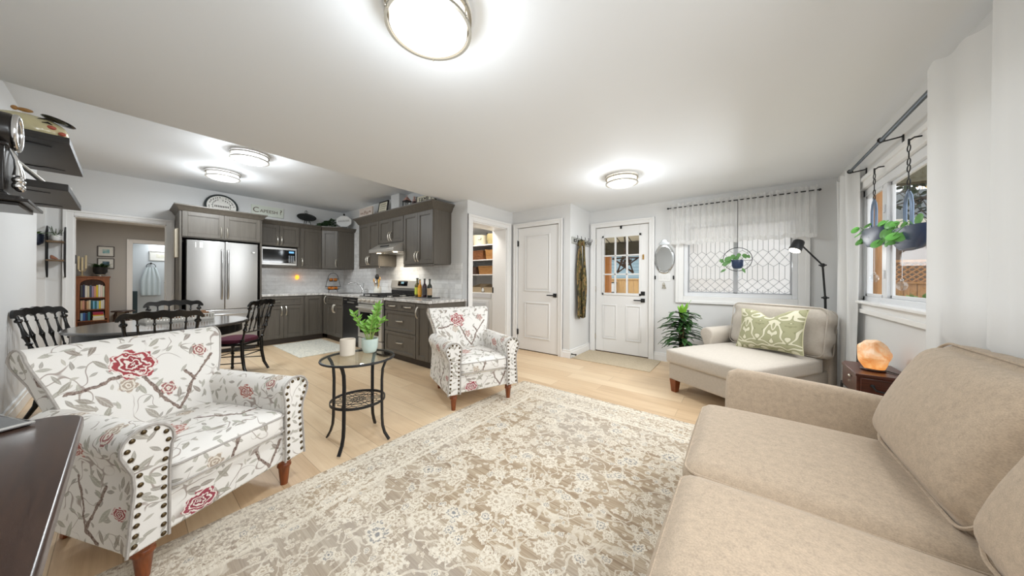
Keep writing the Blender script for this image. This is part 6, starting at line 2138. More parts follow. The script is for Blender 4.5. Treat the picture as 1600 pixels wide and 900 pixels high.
for y0, y1 in ((1.340, 2.135), (0.535, 1.330)):
    cy, hy = (y0 + y1) / 2, (y1 - y0) / 2
    c = link_mesh(soft(B(), (0.20, cy, 0.385), (0.385, hy, 0.085), 0.055, (0.012, 0, 0.03), n=18), 'seat_cushion', BEIGE, t, ang=60)
    b = B()
    for z in (0.330, 0.444):
        b = B()
        piping_rect(b, 0.20, cy, 0.378, hy - 0.005, 0.055, z)
        link_mesh(b, 'piping', BEIGE, c)
for y0, y1 in ((1.405, 2.13), (0.66, 1.395)):
    cy, hy = (y0 + y1) / 2, (y1 - y0) / 2
    MB = Matrix.Translation((0.642, cy, 0.69)) @ Matrix.Rotation(radians(22), 4, 'Y')

    def crease(p):
        k = 0.006 * sin(9 * p[1] + 4 * p[2]) * (1 - p[1] ** 2) * max(0, abs(p[1]) - 0.2)
        return (k, 0, 0)
    c = link_mesh(soft(B(), (0, 0, 0), (0.095, hy + 0.005, 0.25), 0.09, (0.07, 0.012, 0.02), M=MB, n=20, dent=crease), 'back_cushion', BEIGE, t, ang=60)
    b = B(MB)
    pts = []
    for sgn in (-1,):
        ring = []
        hz, hh, r = 0.246, hy + 0.001, 0.085
        for q in rrect(-hh, hh, -hz, hz, r, 0, 8):
            ring.append((-0.062, q[0], q[1]))
        b.tube(ring, 0.0055, 6, closed=True)
        link_mesh(b, 'piping', BEIGE, c)
        b = B(MB)
    ring = []
    for q in rrect(-hy - 0.001, hy + 0.001, -0.246, 0.246, 0.085, 0, 8):
        ring.append((0.062, q[0], q[1]))
    b.tube(ring, 0.0055, 6, closed=True)
    link_mesh(b, 'piping', BEIGE, c)
for (yi, yo, nm) in ((2.145, 2.29, 1), (0.525, 0.38, -1)):
    s = nm
    rings = []
    for x, tz, sh in ((-0.075, 0.585, 0), (-0.065, 0.63, 0), (-0.02, 0.655, 0), (0.1, 0.655, 0), (0.4, 0.640, 0), (0.66, 0.615, 0), (0.775, 0.60, 0)):
        k = 0.012 if x < -0.07 else 0.0
        prof = [(yi - s * (0.035 - k), 0.085), (yi - s * (0.035 - k), 0.40)]
        cy = yi + s * 0.150
        zc = tz - 0.05
        for a in (160, 130, 100, 75, 45, 15, -15):
            prof.append((cy + s * (0.055 - k) * cos(radians(a)), zc + (0.05 - k) * sin(radians(a))))
        prof += [(yo + s * 0.045 - s * k, 0.42), (yo + s * (0.03 - k), 0.085)]
        rings.append([(x, y, z) for y, z in prof])
    link_mesh(B().loft(rings), 'arm', BEIGE, t, bevel=0.01, ang=50)
for x in (-0.08, 0.70):
    for y in (0.45, 2.22):
        link_mesh(B().loft([[(x - k, y - k, z), (x + k, y - k, z), (x + k, y + k, z), (x - k, y + k, z)] for k, z in ((0.035, 0.09), (0.024, 0.008 if x < 0.4 else 0.0))]), 'leg', OAKLEG, t, bevel=0.003)

# ------------------------------------------------------------------ chaise longue in the corner
CZ = (-0.286, 3.39, 0)
CR = atan2(0.855, 0.52)
t = thing('chaise_lounge', 'oatmeal chaise lounge set across the corner below the frosted window', 'chaise', CZ, CR)
W = MW[t.name]
link_mesh(soft(B(W), (0.65, 0, 0.225), (0.635, 0.405, 0.095), 0.02, n=8), 'base', OAT, t)
c = link_mesh(soft(B(W), (0.525, 0, 0.385), (0.545, 0.422, 0.075), 0.03, (0.012, 0.006, 0.018), n=18), 'seat_cushion', OAT, t, ang=60)
b = B(W)
for z in (0.335, 0.438):
    b.tube(rrect(-0.015, 1.065, -0.418, 0.418, 0.03, z), 0.0055, 6, closed=True)
link_mesh(b, 'piping', OAT, c)
link_mesh(soft(B(W), (1.24, 0, 0.46), (0.075, 0.43, 0.33), 0.05, n=8), 'back_frame', OAT, t)
MB = W @ Matrix.Translation((1.10, -0.03, 0.69)) @ Matrix.Rotation(radians(11), 4, 'Y')


def wrinkle(p):
    return (0.008 * sin(6 * p[2] + 5 * p[1]) * (1 - p[2] ** 2), 0.012 * sin(8 * p[2]) * (1 if abs(p[1]) > 0.9 else 0), 0)


c = link_mesh(soft(B(), (0, 0, 0), (0.10, 0.425, 0.24), 0.06, (0.04, 0.012, 0.015), M=MB, n=18, dent=wrinkle), 'back_cushion', OAT, t, ang=60)
b = B(MB)
for x in (-0.085, 0.085):
    b.tube([(x, q[0], q[1]) for q in rrect(-0.422, 0.422, -0.235, 0.235, 0.06, 0, 8)], 0.0055, 6, closed=True)
link_mesh(b, 'piping', OAT, c)
b = B(W)
rings = []
for x, k in ((0.70, 0.014), (0.715, 0.0), (1.25, 0.0)):
    prof = [(0.428 - 0.0, 0.14), (0.428, 0.46)]
    for a in (200, 170, 140, 110, 80, 50, 20, -10, -40):
        prof.append((0.482 + (0.086 - k) * cos(radians(a)), 0.56 + (0.082 - k) * sin(radians(a))))
    prof += [(0.51, 0.44), (0.515, 0.14)]
    rings.append([(x, y, z) for y, z in prof])
link_mesh(b.loft(rings), 'arm', OAT, t, bevel=0.008, ang=50)
for x in (0.055, 1.2):
    for y in (-0.36, 0.36):
        link_mesh(B(W).loft([[(x - k, y - k, z), (x + k, y - k, z), (x + k, y + k, z), (x - k, y + k, z)] for k, z in ((0.038, 0.135), (0.026, 0.0))]), 'leg', OAKLEG, t, bevel=0.003)


# damask pillow
def damask():
    g = G('olive_damask')
    co = g.coord('Object')
    q = g.xyz(co)
    y = g.m('SUBTRACT', g.m('PINGPONG', g.m('ADD', q[1], 0.5), 0.125), 0.0)
    z = q[2]
    v2 = g.n('ShaderNodeCombineXYZ', {0: y, 1: g.m('MULTIPLY', z, 1.0), 2: 0.0}).outputs[0]
    n = g.noise(v2, 7.5, 0.6, 0.4, 0.8).outputs[0]
    w = g.m('SINE', g.m('ADD', g.m('MULTIPLY', n, 40), g.m('MULTIPLY', z, 14)))
    band = g.step(w, 0.15, 0.45)
    line = g.step(g.m('ABSOLUTE', g.m('SUBTRACT', w, 0.1)), 0.28, 0.12)
    tex = g.noise(co, 220, 2).outputs[0]
    col = g.mix(band, lin((160, 158, 124)), lin((214, 209, 184)))
    col = g.mix(g.m('MULTIPLY', line, 0.7), col, lin((128, 128, 92)))
    return g.bsdf(col, 0.85, bump=g.m('ADD', tex, band), bump_s=0.3, bump_d=0.002)


def pillow_part(b, M, hw, hh, th):
    def P(s):
        def f(u, v):
            a, c = -1 + 2 * u, -1 + 2 * v
            e = (1 - abs(a) ** 2.6) * (1 - abs(c) ** 2.6)
            sx = 1 - 0.07 * (1 - a * a) * 0 - 0.09 * (1 - c * c) * 0
            y = a * hw * (1 - 0.08 * (1 - c * c))
            z = c * hh * (1 - 0.10 * (1 - a * a)) - (0.085 * max(0, c) ** 2 * math.exp(-(a / 0.32) ** 2))
            return M @ Vector((s * th * max(e, 0) ** 0.55, y, z))
        return f
    b.surf(P(-1), 28, 22)
    b.surf(P(1), 28, 22)
    bmesh.ops.remove_doubles(b.bm, verts=b.bm.verts, dist=0.0005)


t = thing('throw_pillow', 'olive and cream damask pillow with a chopped dent on the chaise', 'pillow', tuple(W @ Vector((0.86, -0.03, 0.46))), CR)
MPL = W @ Matrix.Translation((0.855, -0.085, 0.692)) @ Matrix.Rotation(radians(20), 4, 'Y') @ Matrix.Rotation(radians(-4), 4, 'X')
MLp = MW[t.name].inverted() @ MPL
b = B()
pillow_part(b, MLp, 0.295, 0.225, 0.085)
link_mesh(b, 'pillow_cover', damask(), t, local=True, ang=70)
b = B(MLp)
edge = []
for i in range(60):
    u = i / 60 * 4
    k = int(u)
    f = -1 + 2 * (u - k)
    a, c = ((f, -1), (1, f), (-f, 1), (-1, -f))[k]
    edge.append((0, a * 0.295 * (1 - 0.08 * (1 - c * c)), c * 0.225 * (1 - 0.10 * (1 - a * a)) - (0.085 * max(0, c) ** 2 * math.exp(-(a / 0.32) ** 2))))
b.tube(edge, 0.004, 6, closed=True)
link_mesh(b, 'seam', plain('pillow_seam', (200, 196, 160), 0.8), t, local=True)

# ------------------------------------------------------------------ end table, salt lamp
t = thing('end_table', 'small dark wood end table with drawer and metal legs under the side window', 'end table', (0.71, 3.08, 0))
poly = [(0.59, 2.885), (0.835, 2.885), (0.835, 3.30), (0.62, 3.30), (0.59, 3.22)]
link_mesh(B().prism(poly, 'z', 0.452, 0.60), 'body', MAHOG, t, bevel=0.003)
link_mesh(B().prism([(x + (0.712 - x) * -0.04, y + (3.09 - y) * -0.03) if x < 0.83 else (0.838, y) for x, y in poly], 'z', 0.585, 0.602), 'table_top', MAHOG, t, bevel=0.003)
d = link_mesh(B().box((0.605, 2.872, 0.465), (0.825, 2.886, 0.578)), 'drawer', MAHOG, t, bevel=0.003)
link_mesh(B().tube([(0.655, 2.874, 0.535), (0.655, 2.855, 0.533), (0.665, 2.845, 0.515), (0.715, 2.84, 0.508), (0.765, 2.845, 0.515), (0.775, 2.855, 0.533), (0.775, 2.874, 0.535)], 0.0055, 8).ball((0.655, 2.87, 0.536), 0.011, 10, 6).ball((0.775, 2.87, 0.536), 0.011, 10, 6), 'drawer_pull', IRON, d)
link_mesh(B().ball((0.585, 3.02, 0.555), (0.008, 0.02, 0.008), 12, 8).cyl((0.595, 3.02, 0.52), (0.58, 3.02, 0.52), 0.008, seg=10), 'side_knob', NICKEL, t)
b = B()
pts = [(0.60, 2.895, 0.445), (0.825, 2.895, 0.445), (0.825, 3.285, 0.445), (0.60, 3.285, 0.445)]
b.tube(pts, 0.008, 6, closed=True)
for x, y, dx, dy in ((0.60, 2.895, -0.02, -0.02), (0.825, 2.895, 0.0, -0.02), (0.825, 3.285, 0.0, 0.02), (0.60, 3.285, -0.02, 0.02)):
    b.tube([(x, y, 0.452), (x + dx, y + dy, 0.0)], 0.008, 8)
link_mesh(b, 'metal_frame', IRON, t)

t = thing('salt_lamp', 'glowing orange salt rock lamp on the dark end table', 'lamp', (0.70, 3.06, 0.602))
g = G('himalayan_salt')
co = g.coord('Object')
n1 = g.noise(co, 16, 4, 0.6, 0.8).outputs[0]
zz = g.xyz(co)[2]
col = g.ramp(n1, [(0.30, lin((236, 160, 98))), (0.5, lin((242, 200, 158))), (0.68, lin((244, 226, 208)))])
pb = g.n('ShaderNodeBsdfPrincipled', {'Base Color': col, 'Roughness': 0.45})
glow = g.m('MULTIPLY', g.m('POWER', g.step(zz, 0.20, -0.02), 1.3), g.m('ADD', 0.35, g.m('MULTIPLY', n1, 1.1)))
g.set(pb.inputs['Emission Color'], g.mix(n1, lin((255, 132, 30)), lin((255, 190, 96))))
g.set(pb.inputs['Emission Strength'], g.m('MULTIPLY', glow, 0.85))
g.nt.links.new(pb.outputs[0], g.out.inputs[0])
rs_ = random.Random(12)
pl = [(Vector((rs_.gauss(0, 1), rs_.gauss(0, 1), rs_.gauss(0, 0.8))).normalized(), rs_.uniform(0.86, 1.0)) for _ in range(22)]


def facet(d):
    k = 1.05
    for nrm, dist in pl:
        q = d.dot(nrm)
        if q > 0.3:
            k = min(k, dist / q)
    return max(0.75, k) * (1 - 0.16 * max(0, d.z) + 0.02 * sin(9 * d.x + 6 * d.z))


b = B().ball((0, 0, 0.105), (0.082, 0.082, 0.112), 36, 24, facet)
link_mesh(b, 'salt_rock', g.mat, t, local=True, ang=14)
link_mesh(B().lathe([(0.055, 0.0005), (0.06, 0.008), (0.055, 0.014), (0.01, 0.014)], (0, 0, 0), 28), 'base', DARKWOOD, t, local=True)
link_mesh(B().tube([(0.055, -0.01, 0.006), (0.085, -0.06, 0.005), (0.12, -0.09, 0.005), (0.134, -0.12, 0.004)], 0.0035, 6), 'cord', BLACK, t, local=True)

# ------------------------------------------------------------------ floor lamp behind the chaise
t = thing('reading_lamp', 'black adjustable floor lamp with a lit head behind the chaise', 'floor lamp', (0.74, 4.66, 0))
MB_ = plain('matte_black', (30, 31, 33), 0.4)
link_mesh(B().lathe([(0.12, 0.0), (0.12, 0.014), (0.02, 0.02), (0.014, 0.035)], (0.74, 4.66, 0), 32), 'base', MB_, t)
j1 = Vector((0.715, 4.62, 1.02))
j2 = Vector((0.685, 4.56, 1.37))
j3 = Vector((0.50, 4.36, 1.575))
link_mesh(B().tube([(0.74, 4.66, 0.03), j1], 0.011, 10).tube([j1, j2], 0.009, 10), 'pole', MB_, t)
link_mesh(B().ball(tuple(j1), 0.02, 14, 8).cyl(j1 - Vector((0.03, 0.0, 0)), j1 + Vector((0.03, 0, 0)), 0.008, seg=10), 'lower_joint', MB_, t)
link_mesh(B().ball(tuple(j2), 0.022, 14, 8).cyl(j2 - Vector((0.03, 0.0, 0)), j2 + Vector((0.03, 0, 0)), 0.008, seg=10), 'upper_joint', MB_, t)
link_mesh(B().tube([j2, j3], 0.008, 10), 'arm', MB_, t)
hd = Vector((-0.35, -0.35, -0.87)).normalized()
c0 = j3 + Vector((-0.02, -0.01, 0.045))
c1 = c0 + hd * 0.115
b = B()
b.tube([c0, c0 + hd * 0.01, c0 + hd * 0.06, c1], 0.05, 28, rs=[0.042, 0.048, 0.051, 0.054])
link_mesh(b, 'lamp_head', MB_, t)
link_mesh(B().tube([c1 + hd * 0.0005, c1 + hd * 0.004], 0.046, 24), 'bulb', emissive('reading_bulb', (255, 244, 214), 14.0), t)
sp = bpy.data.lights.new('reading_lamp_light', 'SPOT')
sp.energy = 2.5
sp.spot_size = radians(110)
sp.color = (1, 0.93, 0.8)
sp.shadow_soft_size = 0.04
so = bpy.data.objects.new('reading_lamp_light', sp)
C.objects.link(so)
so.location = c1 + hd * 0.012
so.rotation_euler = hd.to_track_quat('-Z', 'Y').to_euler()

# ------------------------------------------------------------------ dracaena
t = thing('potted_dracaena', 'bushy dracaena with arching strap leaves between the entry door and the chaise', 'plant', (-0.61, 4.45, 0))
link_mesh(B().lathe([(0.10, 0.0), (0.13, 0.26), (0.14, 0.28), (0.125, 0.28), (0.12, 0.25)], (-0.61, 4.45, 0), 32), 'pot', plain('grey_pot', (150, 150, 146), 0.5), t)
link_mesh(B().lathe([(0.121, 0.248), (0.121, 0.254), (0.004, 0.256)], (-0.61, 4.45, 0), 24), 'soil', SOIL, t)
link_mesh(B().tube([(-0.61, 4.45, 0.25), (-0.605, 4.45, 0.45), (-0.61, 4.45, 0.74)], 0.018, 10).tube([(-0.64, 4.47, 0.25), (-0.64, 4.46, 0.60)], 0.015, 10), 'stem', plain('dracaena_cane', (140, 116, 80), 0.7), t)
DRA = plain('dracaena_leaf', (54, 88, 44), 0.35, var=0.5, scale=14)
DRB = plain('dracaena_new_leaf', (128, 182, 60), 0.35, var=0.2, scale=14)
rr = random.Random(21)


def strap(b, base, ang, L, up, W_=0.056):
    d = Vector((cos(ang), sin(ang), 0))
    pts = []
    for i in range(10):
        u = i / 9
        pts.append(base + d * (L * (u * 0.72)) * (1.0 if up < 0.8 else 0.35) + Vector((0, 0, L * up * (u - 1.15 * u * u * (1.0 if up < 0.8 else 0.25)))))
    sd = Vector((-d.y, d.x, 0))

    def f(u, v):
        k = min(8.999, u * 9)
        i = int(k)
        p = pts[i].lerp(pts[i + 1], k - i)
        w = W_ * (0.35 + 0.65 * sin(pi * min(1, u * 0.85 + 0.12))) * (1 if u < 0.75 else (1 - u) / 0.25 + 0.02)
        q = v * 2 - 1
        return p + sd * (q * w * 0.5) + Vector((0, 0, abs(q) * 0.006))
    b.surf(f, 12, 2, 0.0018)


b = B()
for i in range(150):
    a = rr.uniform(0, 2 * pi)
    z = rr.uniform(0.30, 0.78)
    L = rr.uniform(0.24, 0.40)
    if sin(a) > 0.3:
        L *= 0.72
    strap(b, Vector((-0.615 + rr.uniform(-0.02, 0.02), 4.45, z)), a, L, rr.uniform(0.0, 0.7))
link_mesh(b, 'leaves', DRA, t)
b = B()
for i in range(9):
    strap(b, Vector((-0.61, 4.45, 0.66)), i * 0.9, rr.uniform(0.26, 0.40), 1.0 + 0.1 * rr.random(), 0.045)
link_mesh(b, 'new_leaves', DRB, t)

# ------------------------------------------------------------------ curtains


def curtain(name, label, y0, y1, xfun, z0, ztop, nf, mat=CURTAIN, nu=120, nv=14):
    t = thing(name, label, 'curtain', (0.78, (y0 + y1) / 2, z0), 0, 'white curtains at the side window')

    def f(u, v):
        y = y0 + (y1 - y0) * u
        z = z0 + (ztop(u) - z0) * v
        x = xfun(u, v)
        return (x, y + 0.012 * sin(u * 40 + v * 2), z)
    link_mesh(B().surf(f, nu, nv, 0.003), 'curtain_cloth', mat, t, ang=80)
    return t


def xn(u, v):
    w = max(0, min(1, (u - 0.035) / 0.05))
    k = max(0, min(1, (v - 0.335) / 0.075 + (1 - w) * 6))
    p = (u * 1.175) / 0.45
    f = p - math.floor(p)
    saw = f / 0.86 if f < 0.86 else (1 - f) / 0.14
    saw = saw * saw * (3 - 2 * saw) * 0.5 + saw * 0.5
    top = 0.697 + 0.082 * saw + 0.006 * sin(u * 46 + 2 * v)
    low = 0.832 + 0.006 * sin(u * 30)
    return low + (top - low) * k


curtain('curtain', 'wide white linen curtain behind the sofa at the window\'s near side', 2.335, 1.16, xn, 0.03, lambda u: 2.205 + 0.012 * sin(u * 50), 5)


def xf(u, v):
    return 0.775 + 0.03 * sin(u * 2 * pi * 3.2 + 0.6) * (0.6 + 0.4 * v) + 0.01 * sin(u * 31 + 3 * v)


curtain('curtain', 'narrow white linen curtain in the corner behind the chaise', 4.44, 3.91, xf, 0.03, lambda u: 2.19 + 0.012 * sin(u * 40), 3, nu=70)
t = thing('curtain_rod', 'dark grey double curtain rod above the side window', 'curtain rod', (0.78, 2.5, 2.16))
RODG = plain('gunmetal', (84, 92, 98), 0.35, 0.7)
link_mesh(B().cyl((0.752, 2.30, 2.165), (0.752, 3.93, 2.165), 0.0105, seg=12).cyl((0.752, 2.30, 2.163), (0.752, 3.2, 2.163), 0.0125, seg=12), 'rod', RODG, t)
for y in (3.16, 3.90):
    b = B()
    b.tube([(0.752, y, 2.152), (0.80, y, 2.158), (0.85, y, 2.165)], 0.005, 6)
    b.box((0.843, y - 0.008, 2.11), (0.852, y + 0.008, 2.175))
    b.ring((0.752, y, 2.165), 0.0155, 0.004, 'y', 18, 6)
    link_mesh(b, 'bracket', BLACK, t)

# valance over the front window
t = thing('valance', 'short gathered white sheer valance over the frosted window', 'valance', (-0.075, 4.8, 1.7))


def val(u, v):
    x = -0.83 + 1.505 * u
    dz = -0.03 + 0.06 * u * 0
    ztop, zbot = 2.285, 1.705 + 0.008 * sin(u * 70) + 0.006 * sin(u * 23)
    z = zbot + (ztop - zbot) * v
    am = 0.012 + 0.010 * v
    if 0.925 < v < 0.965:
        am *= 0.4
    y = 4.79 + am * (sin(u * 2 * pi * 24 + 1.2 * sin(v * 3)) + 0.5 * sin(u * 2 * pi * 41))
    if v > 0.96:
        y -= 0.006
        z += 0.006 * sin(u * 190)
    return (x, y, z)


link_mesh(B().surf(val, 300, 24), 'valance_cloth', VALANCE, t, ang=80)
link_mesh(B().surf(lambda u, v: (-0.83 + 1.505 * u, 4.775 + 0.012 * sin(u * 160), 1.705 + 0.05 * v + 0.008 * sin(u * 70) + 0.006 * sin(u * 23)), 200, 2), 'hem', VALANCE, t, ang=80)
t = thing('valance_rod', 'thin black rod carrying the sheer valance', 'curtain rod', (-0.075, 4.8, 2.235))
b = B().cyl((-0.845, 4.79, 2.235), (0.69, 4.79, 2.235), 0.007, seg=10).ball((-0.85, 4.79, 2.235), 0.014, 12, 8).ball((0.695, 4.79, 2.235), 0.014, 12, 8)
link_mesh(b, 'rod', BLACK, t)
for x in (-0.80, 0.66):
    link_mesh(B().tube([(x, 4.79, 2.235), (x, 4.893, 2.235)], 0.005, 6).box((x - 0.008, 4.885, 2.21), (x + 0.008, 4.892, 2.26)), 'bracket', BLACK, t)

# ------------------------------------------------------------------ hanging planters at the side window
NAVYGL = plain('navy_blue_glaze', (38, 54, 84), 0.35, var=0.25, scale=8)
PILEA = plain('pilea_leaf', (86, 148, 62), 0.35, var=0.25, scale=20)
XP = 0.79


def hang_planter(y, hw, label, lv, seed, ztop, dz):
    t = thing('hanging_planter', label, 'planter', (XP, y, 1.45), 0, 'navy planters hanging at the side window')
    b = B()
    rings = []
    n = 36
    for k, z in [(kk, zz + dz) for kk, zz in ((0.12, 1.40), (0.6, 1.41), (0.86, 1.445), (0.98, 1.495), (1.0, 1.535), (0.93, 1.535), (0.86, 1.49))]:
        rings.append([(XP + 0.052 * k * cos(2 * pi * i / n), y + hw * k * sin(2 * pi * i / n), z) for i in range(n)])
    b.loft(rings)
    link_mesh(b, 'bowl', NAVYGL, t)
    link_mesh(B().loft([[(XP + 0.044 * cos(2 * pi * i / n), y + hw * 0.86 * sin(2 * pi * i / n), z) for i in range(n)] for z in (1.505 + dz, 1.512 + dz)]), 'soil', SOIL, t)
    b = B()
    for k in (0.055, 0.035):
        b.tube([(XP - 0.01, y - k, 1.44 + dz), (XP - 0.01, y - k, 1.67 + dz), (XP - 0.01, y - k * 0.7, 1.72 + dz), (XP - 0.01, y, 1.735 + k * 0.4 + dz), (XP - 0.01, y + k * 0.7, 1.72 + dz), (XP - 0.01, y + k, 1.67 + dz), (XP - 0.01, y + k, 1.44 + dz)], 0.006, 8)
    link_mesh(b, 'hanger_arch', plain('blue_steel', (120, 136, 158), 0.3, 0.6) if 'blue_steel' not in bpy.data.materials else bpy.data.materials['blue_steel'], t)
    b = B()
    z = 1.745 + dz
    k = 0
    while z < ztop - 0.03:
        if k % 3 == 2:
            b.tube([(XP - 0.01, y, z), (XP - 0.01, y, z + 0.04)], 0.003, 6)
            z += 0.04
        else:
            b.ring((XP - 0.01, y, z + 0.02), 0.02, 0.003, 'x', 20, 5)
            z += 0.04
        k += 1
    b.tube([(XP - 0.01, y, z), (XP - 0.01, y, ztop + 0.03)], 0.005, 6)
    b.tube([(XP - 0.01, y, ztop + 0.02), (XP + 0.01, y, ztop + 0.035), (0.835, y, ztop + 0.035)], 0.005, 6)
    link_mesh(b, 'chain', IRON, t)
    rr = random.Random(seed)
    b = B()
    for i in range(lv):
        a = rr.uniform(0, 2 * pi)
        yy = y + rr.uniform(-0.8, 0.9) * hw
        q = Vector((XP - 0.02, yy, 1.525 + dz))
        e = q + Vector((rr.uniform(-0.06, 0.0), rr.uniform(-0.02, 0.10), rr.uniform(-0.07, 0.07)))
        b.tube([q, q.lerp(e, 0.5) + Vector((0, 0, 0.03)), e], 0.002, 5)
        nrm = Vector((-0.8, -0.5 + rr.uniform(-0.5, 0.5), rr.uniform(0.1, 0.9))).normalized()
        u = nrm.cross(Vector((0, 0, 1))).normalized()
        w = nrm.cross(u)
        R_ = rr.uniform(0.020, 0.034)
        b.loft([[e + (u * cos(2 * pi * i / 16) + w * sin(2 * pi * i / 16)) * R_ * kk + nrm * hh for i in range(16)] for kk, hh in ((0.05, 0.002), (0.6, 0.003), (1.0, 0.0), (1.0, -0.0015), (0.05, 0.0))])
    link_mesh(b, 'leaves', PILEA, t)
    return t


hang_planter(2.83, 0.215, 'navy hanging bowl planter with round green leaves, beside the wide curtain', 20, 5, 2.01, -0.02)
hang_planter(3.41, 0.25, 'navy hanging bowl planter with trailing greenery, beside the corner', 6, 6, 2.01, 0.055)
CRYS = clear_glass('crystal', (0.93, 0.95, 0.97), 0.5)
for y, z, z1, lab in ((3.37, 1.53, 1.56, 'clear glass drop hanging close under the farther planter'), (3.31, 1.22, 1.45, 'clear glass drop hanging low under the farther planter'),
                      (2.84, 1.17, 1.40, 'clear glass drop hanging low under the nearer planter')):
    t = thing('glass_drop', lab, 'ornament', (XP - 0.03, y, z), 0, 'glass drops at the side window')
    link_mesh(B().ball((XP - 0.03, y, z), (0.024, 0.024, 0.03), 12, 8), 'drop', CRYS, t, smooth=False)
    link_mesh(B().tube([(XP - 0.03, y, z + 0.028), (XP - 0.03, y, z1 + 0.01)], 0.0012, 4).ring((XP - 0.03, y, z + 0.034), 0.006, 0.0015, 'y', 12, 4), 'thread', CHROME, t)

# ring planter at the front window
t = thing('ring_planter', 'navy pot of trailing vine in a black hoop before the frosted window', 'planter', (-0.045, 4.73, 1.35))
b = B().ring((-0.045, 4.73, 1.47), 0.147, 0.004, 'y', 60, 8)
b.tube([(-0.19, 4.73, 1.455), (0.10, 4.73, 1.455)], 0.003, 6)
b.tube([(-0.045, 4.73, 1.617), (-0.045, 4.735, 1.80), (-0.045, 4.775, 2.225)], 0.0035, 6)
link_mesh(b, 'hoop', IRON, t)
link_mesh(B().lathe([(0.02, 1.35), (0.045, 1.358), (0.063, 1.39), (0.068, 1.45), (0.066, 1.462), (0.06, 1.462), (0.058, 1.44)], (-0.045, 4.73, 0), 32), 'pot', NAVYGL, t)
link_mesh(B().lathe([(0.058, 1.443), (0.058, 1.449), (0.003, 1.45)], (-0.045, 4.73, 0), 20), 'soil', SOIL, t)
b = B()
rr = random.Random(31)
vine = plain('vine_leaf', (92, 138, 76), 0.4, var=0.3, scale=20)
for (dx, dz, L, w) in ((-0.03, 0.05, 0.07, 0.05), (0.02, 0.07, 0.07, 0.045), (0.06, 0.06, 0.07, 0.05), (0.09, 0.04, 0.05, 0.04), (-0.06, 0.03, 0.085, 0.06), (-0.07, -0.01, 0.09, 0.065), (-0.09, 0.02, 0.06, 0.045), (-0.10, -0.03, 0.08, 0.055),
                       (-0.12, -0.05, 0.05, 0.035), (-0.15, 0.0, 0.05, 0.035), (-0.14, -0.02, 0.045, 0.03), (-0.12, -0.13, 0.07, 0.03), (0.05, -0.12, 0.07, 0.03), (0.0, 0.04, 0.06, 0.045), (-0.02, 0.02, 0.06, 0.05)):
    q = Vector((-0.045 + dx, 4.715, 1.475 + dz))
    o0 = Vector((-0.045 + dx * 0.3, 4.725, 1.45))
    b.tube([o0, o0.lerp(q, 0.5) + Vector((0, -0.01, 0.02)), q], 0.0018, 5)
    b.leaf(q, (dx * 5 + rr.uniform(-0.3, 0.3), -0.3, -0.5), (0, -1, 0.6), L, w, 0.2, 6)
link_mesh(b, 'leaves', vine, t)
one(B().tube([(-0.04, 4.725, 1.34), (-0.04, 4.725, 1.33)], 0.002, 5).ball((-0.04, 4.725, 1.315), 0.008, 10, 6).ball((-0.04, 4.725, 1.295), 0.008, 10, 6).ball((-0.04, 4.725, 1.275), 0.009, 10, 6).ball((-0.04, 4.725, 1.25), (0.012, 0.012, 0.017), 10, 6).tube([(-0.04, 4.725, 1.335), (-0.04, 4.725, 1.25)], 0.0012, 4), 'bead_drop', CRYS,
    'short string of clear beads hanging under the hoop planter', 'ornament')

# ------------------------------------------------------------------ wall things by the entry door
t = thing('oval_mirror', 'oval etched mirror with a crest beside the entry door', 'mirror', (-0.912, 4.88, 1.4))
MM = MY(-0.912, 4.892, 1.52)
MIR = plain('mirror_silver', (212, 214, 214), 0.03, 1.0, var=0.0)


def oval(k, rx=0.135, rz=0.225):
    return [(rx * k * cos(2 * pi * i / 48), rz * k * sin(2 * pi * i / 48)) for i in range(48)]


b = B(MM)
b.loft([[(x, y, z) for x, y in oval(k)] for k, z in ((1.0, 0.0), (1.0, 0.010), (0.97, 0.014), (0.80, 0.016), (0.80, 0.008))], cap=False)
link_mesh(b, 'etched_border', plain('etched_silver', (206, 208, 208), 0.16, 0.9, var=0.12, scale=60), t)
link_mesh(B(MM).loft([[(x, y, 0.009) for x, y in oval(0.81)], [(x, y, 0.012) for x, y in oval(0.80)]]), 'mirror_glass', MIR, t)
cr = [(-0.06, 0.20), (0.06, 0.20), (0.075, 0.235), (0.045, 0.245), (0.03, 0.275), (0.0, 0.29), (-0.03, 0.275), (-0.045, 0.245), (-0.075, 0.235)]
link_mesh(B(MM).prism(cr, 'z', 0.004, 0.02), 'crest', bpy.data.materials['etched_silver'], t, bevel=0.003)
b = B(MM)
for k in range(-3, 4):
    b.ball((k * 0.022, -0.205 + 0.006 * abs(k), 0.018), (0.009, 0.014, 0.004), 10, 6)
link_mesh(b, 'engraved_spray', bpy.data.materials['etched_silver'], t)

t = thing('switch_plate', 'white triple light switch plate below the oval mirror', 'switch plate', (-0.91, 4.885, 1.25))
link_mesh(B().box((-0.99, 4.883, 1.19), (-0.83, 4.892, 1.305)), 'plate', WHITE, t, bevel=0.003)
for k in range(3):
    x = -0.956 + k * 0.046
    link_mesh(B().box((x - 0.017, 4.878, 1.215), (x + 0.017, 4.885, 1.28)), 'rocker', plain('switch_white', (228, 228, 226), 0.3), t, bevel=0.002)
for x, lab in ((-1.035, 'small black key hook to the left of the switch plate'), (-0.79, 'small black key hook to the right of the switch plate')):
    one(B().box((x - 0.008, 4.878, 1.215), (x + 0.008, 4.892, 1.27)).tube([(x, 4.88, 1.235), (x, 4.86, 1.225), (x, 4.855, 1.245)], 0.004, 6), 'key_hook', BLACK, lab, 'hook', 'key hooks by the door', bevel=0.001)
t = thing('key_bunch', 'small bunch of keys hanging below the switch plate', 'keys', (-0.915, 4.88, 1.1))
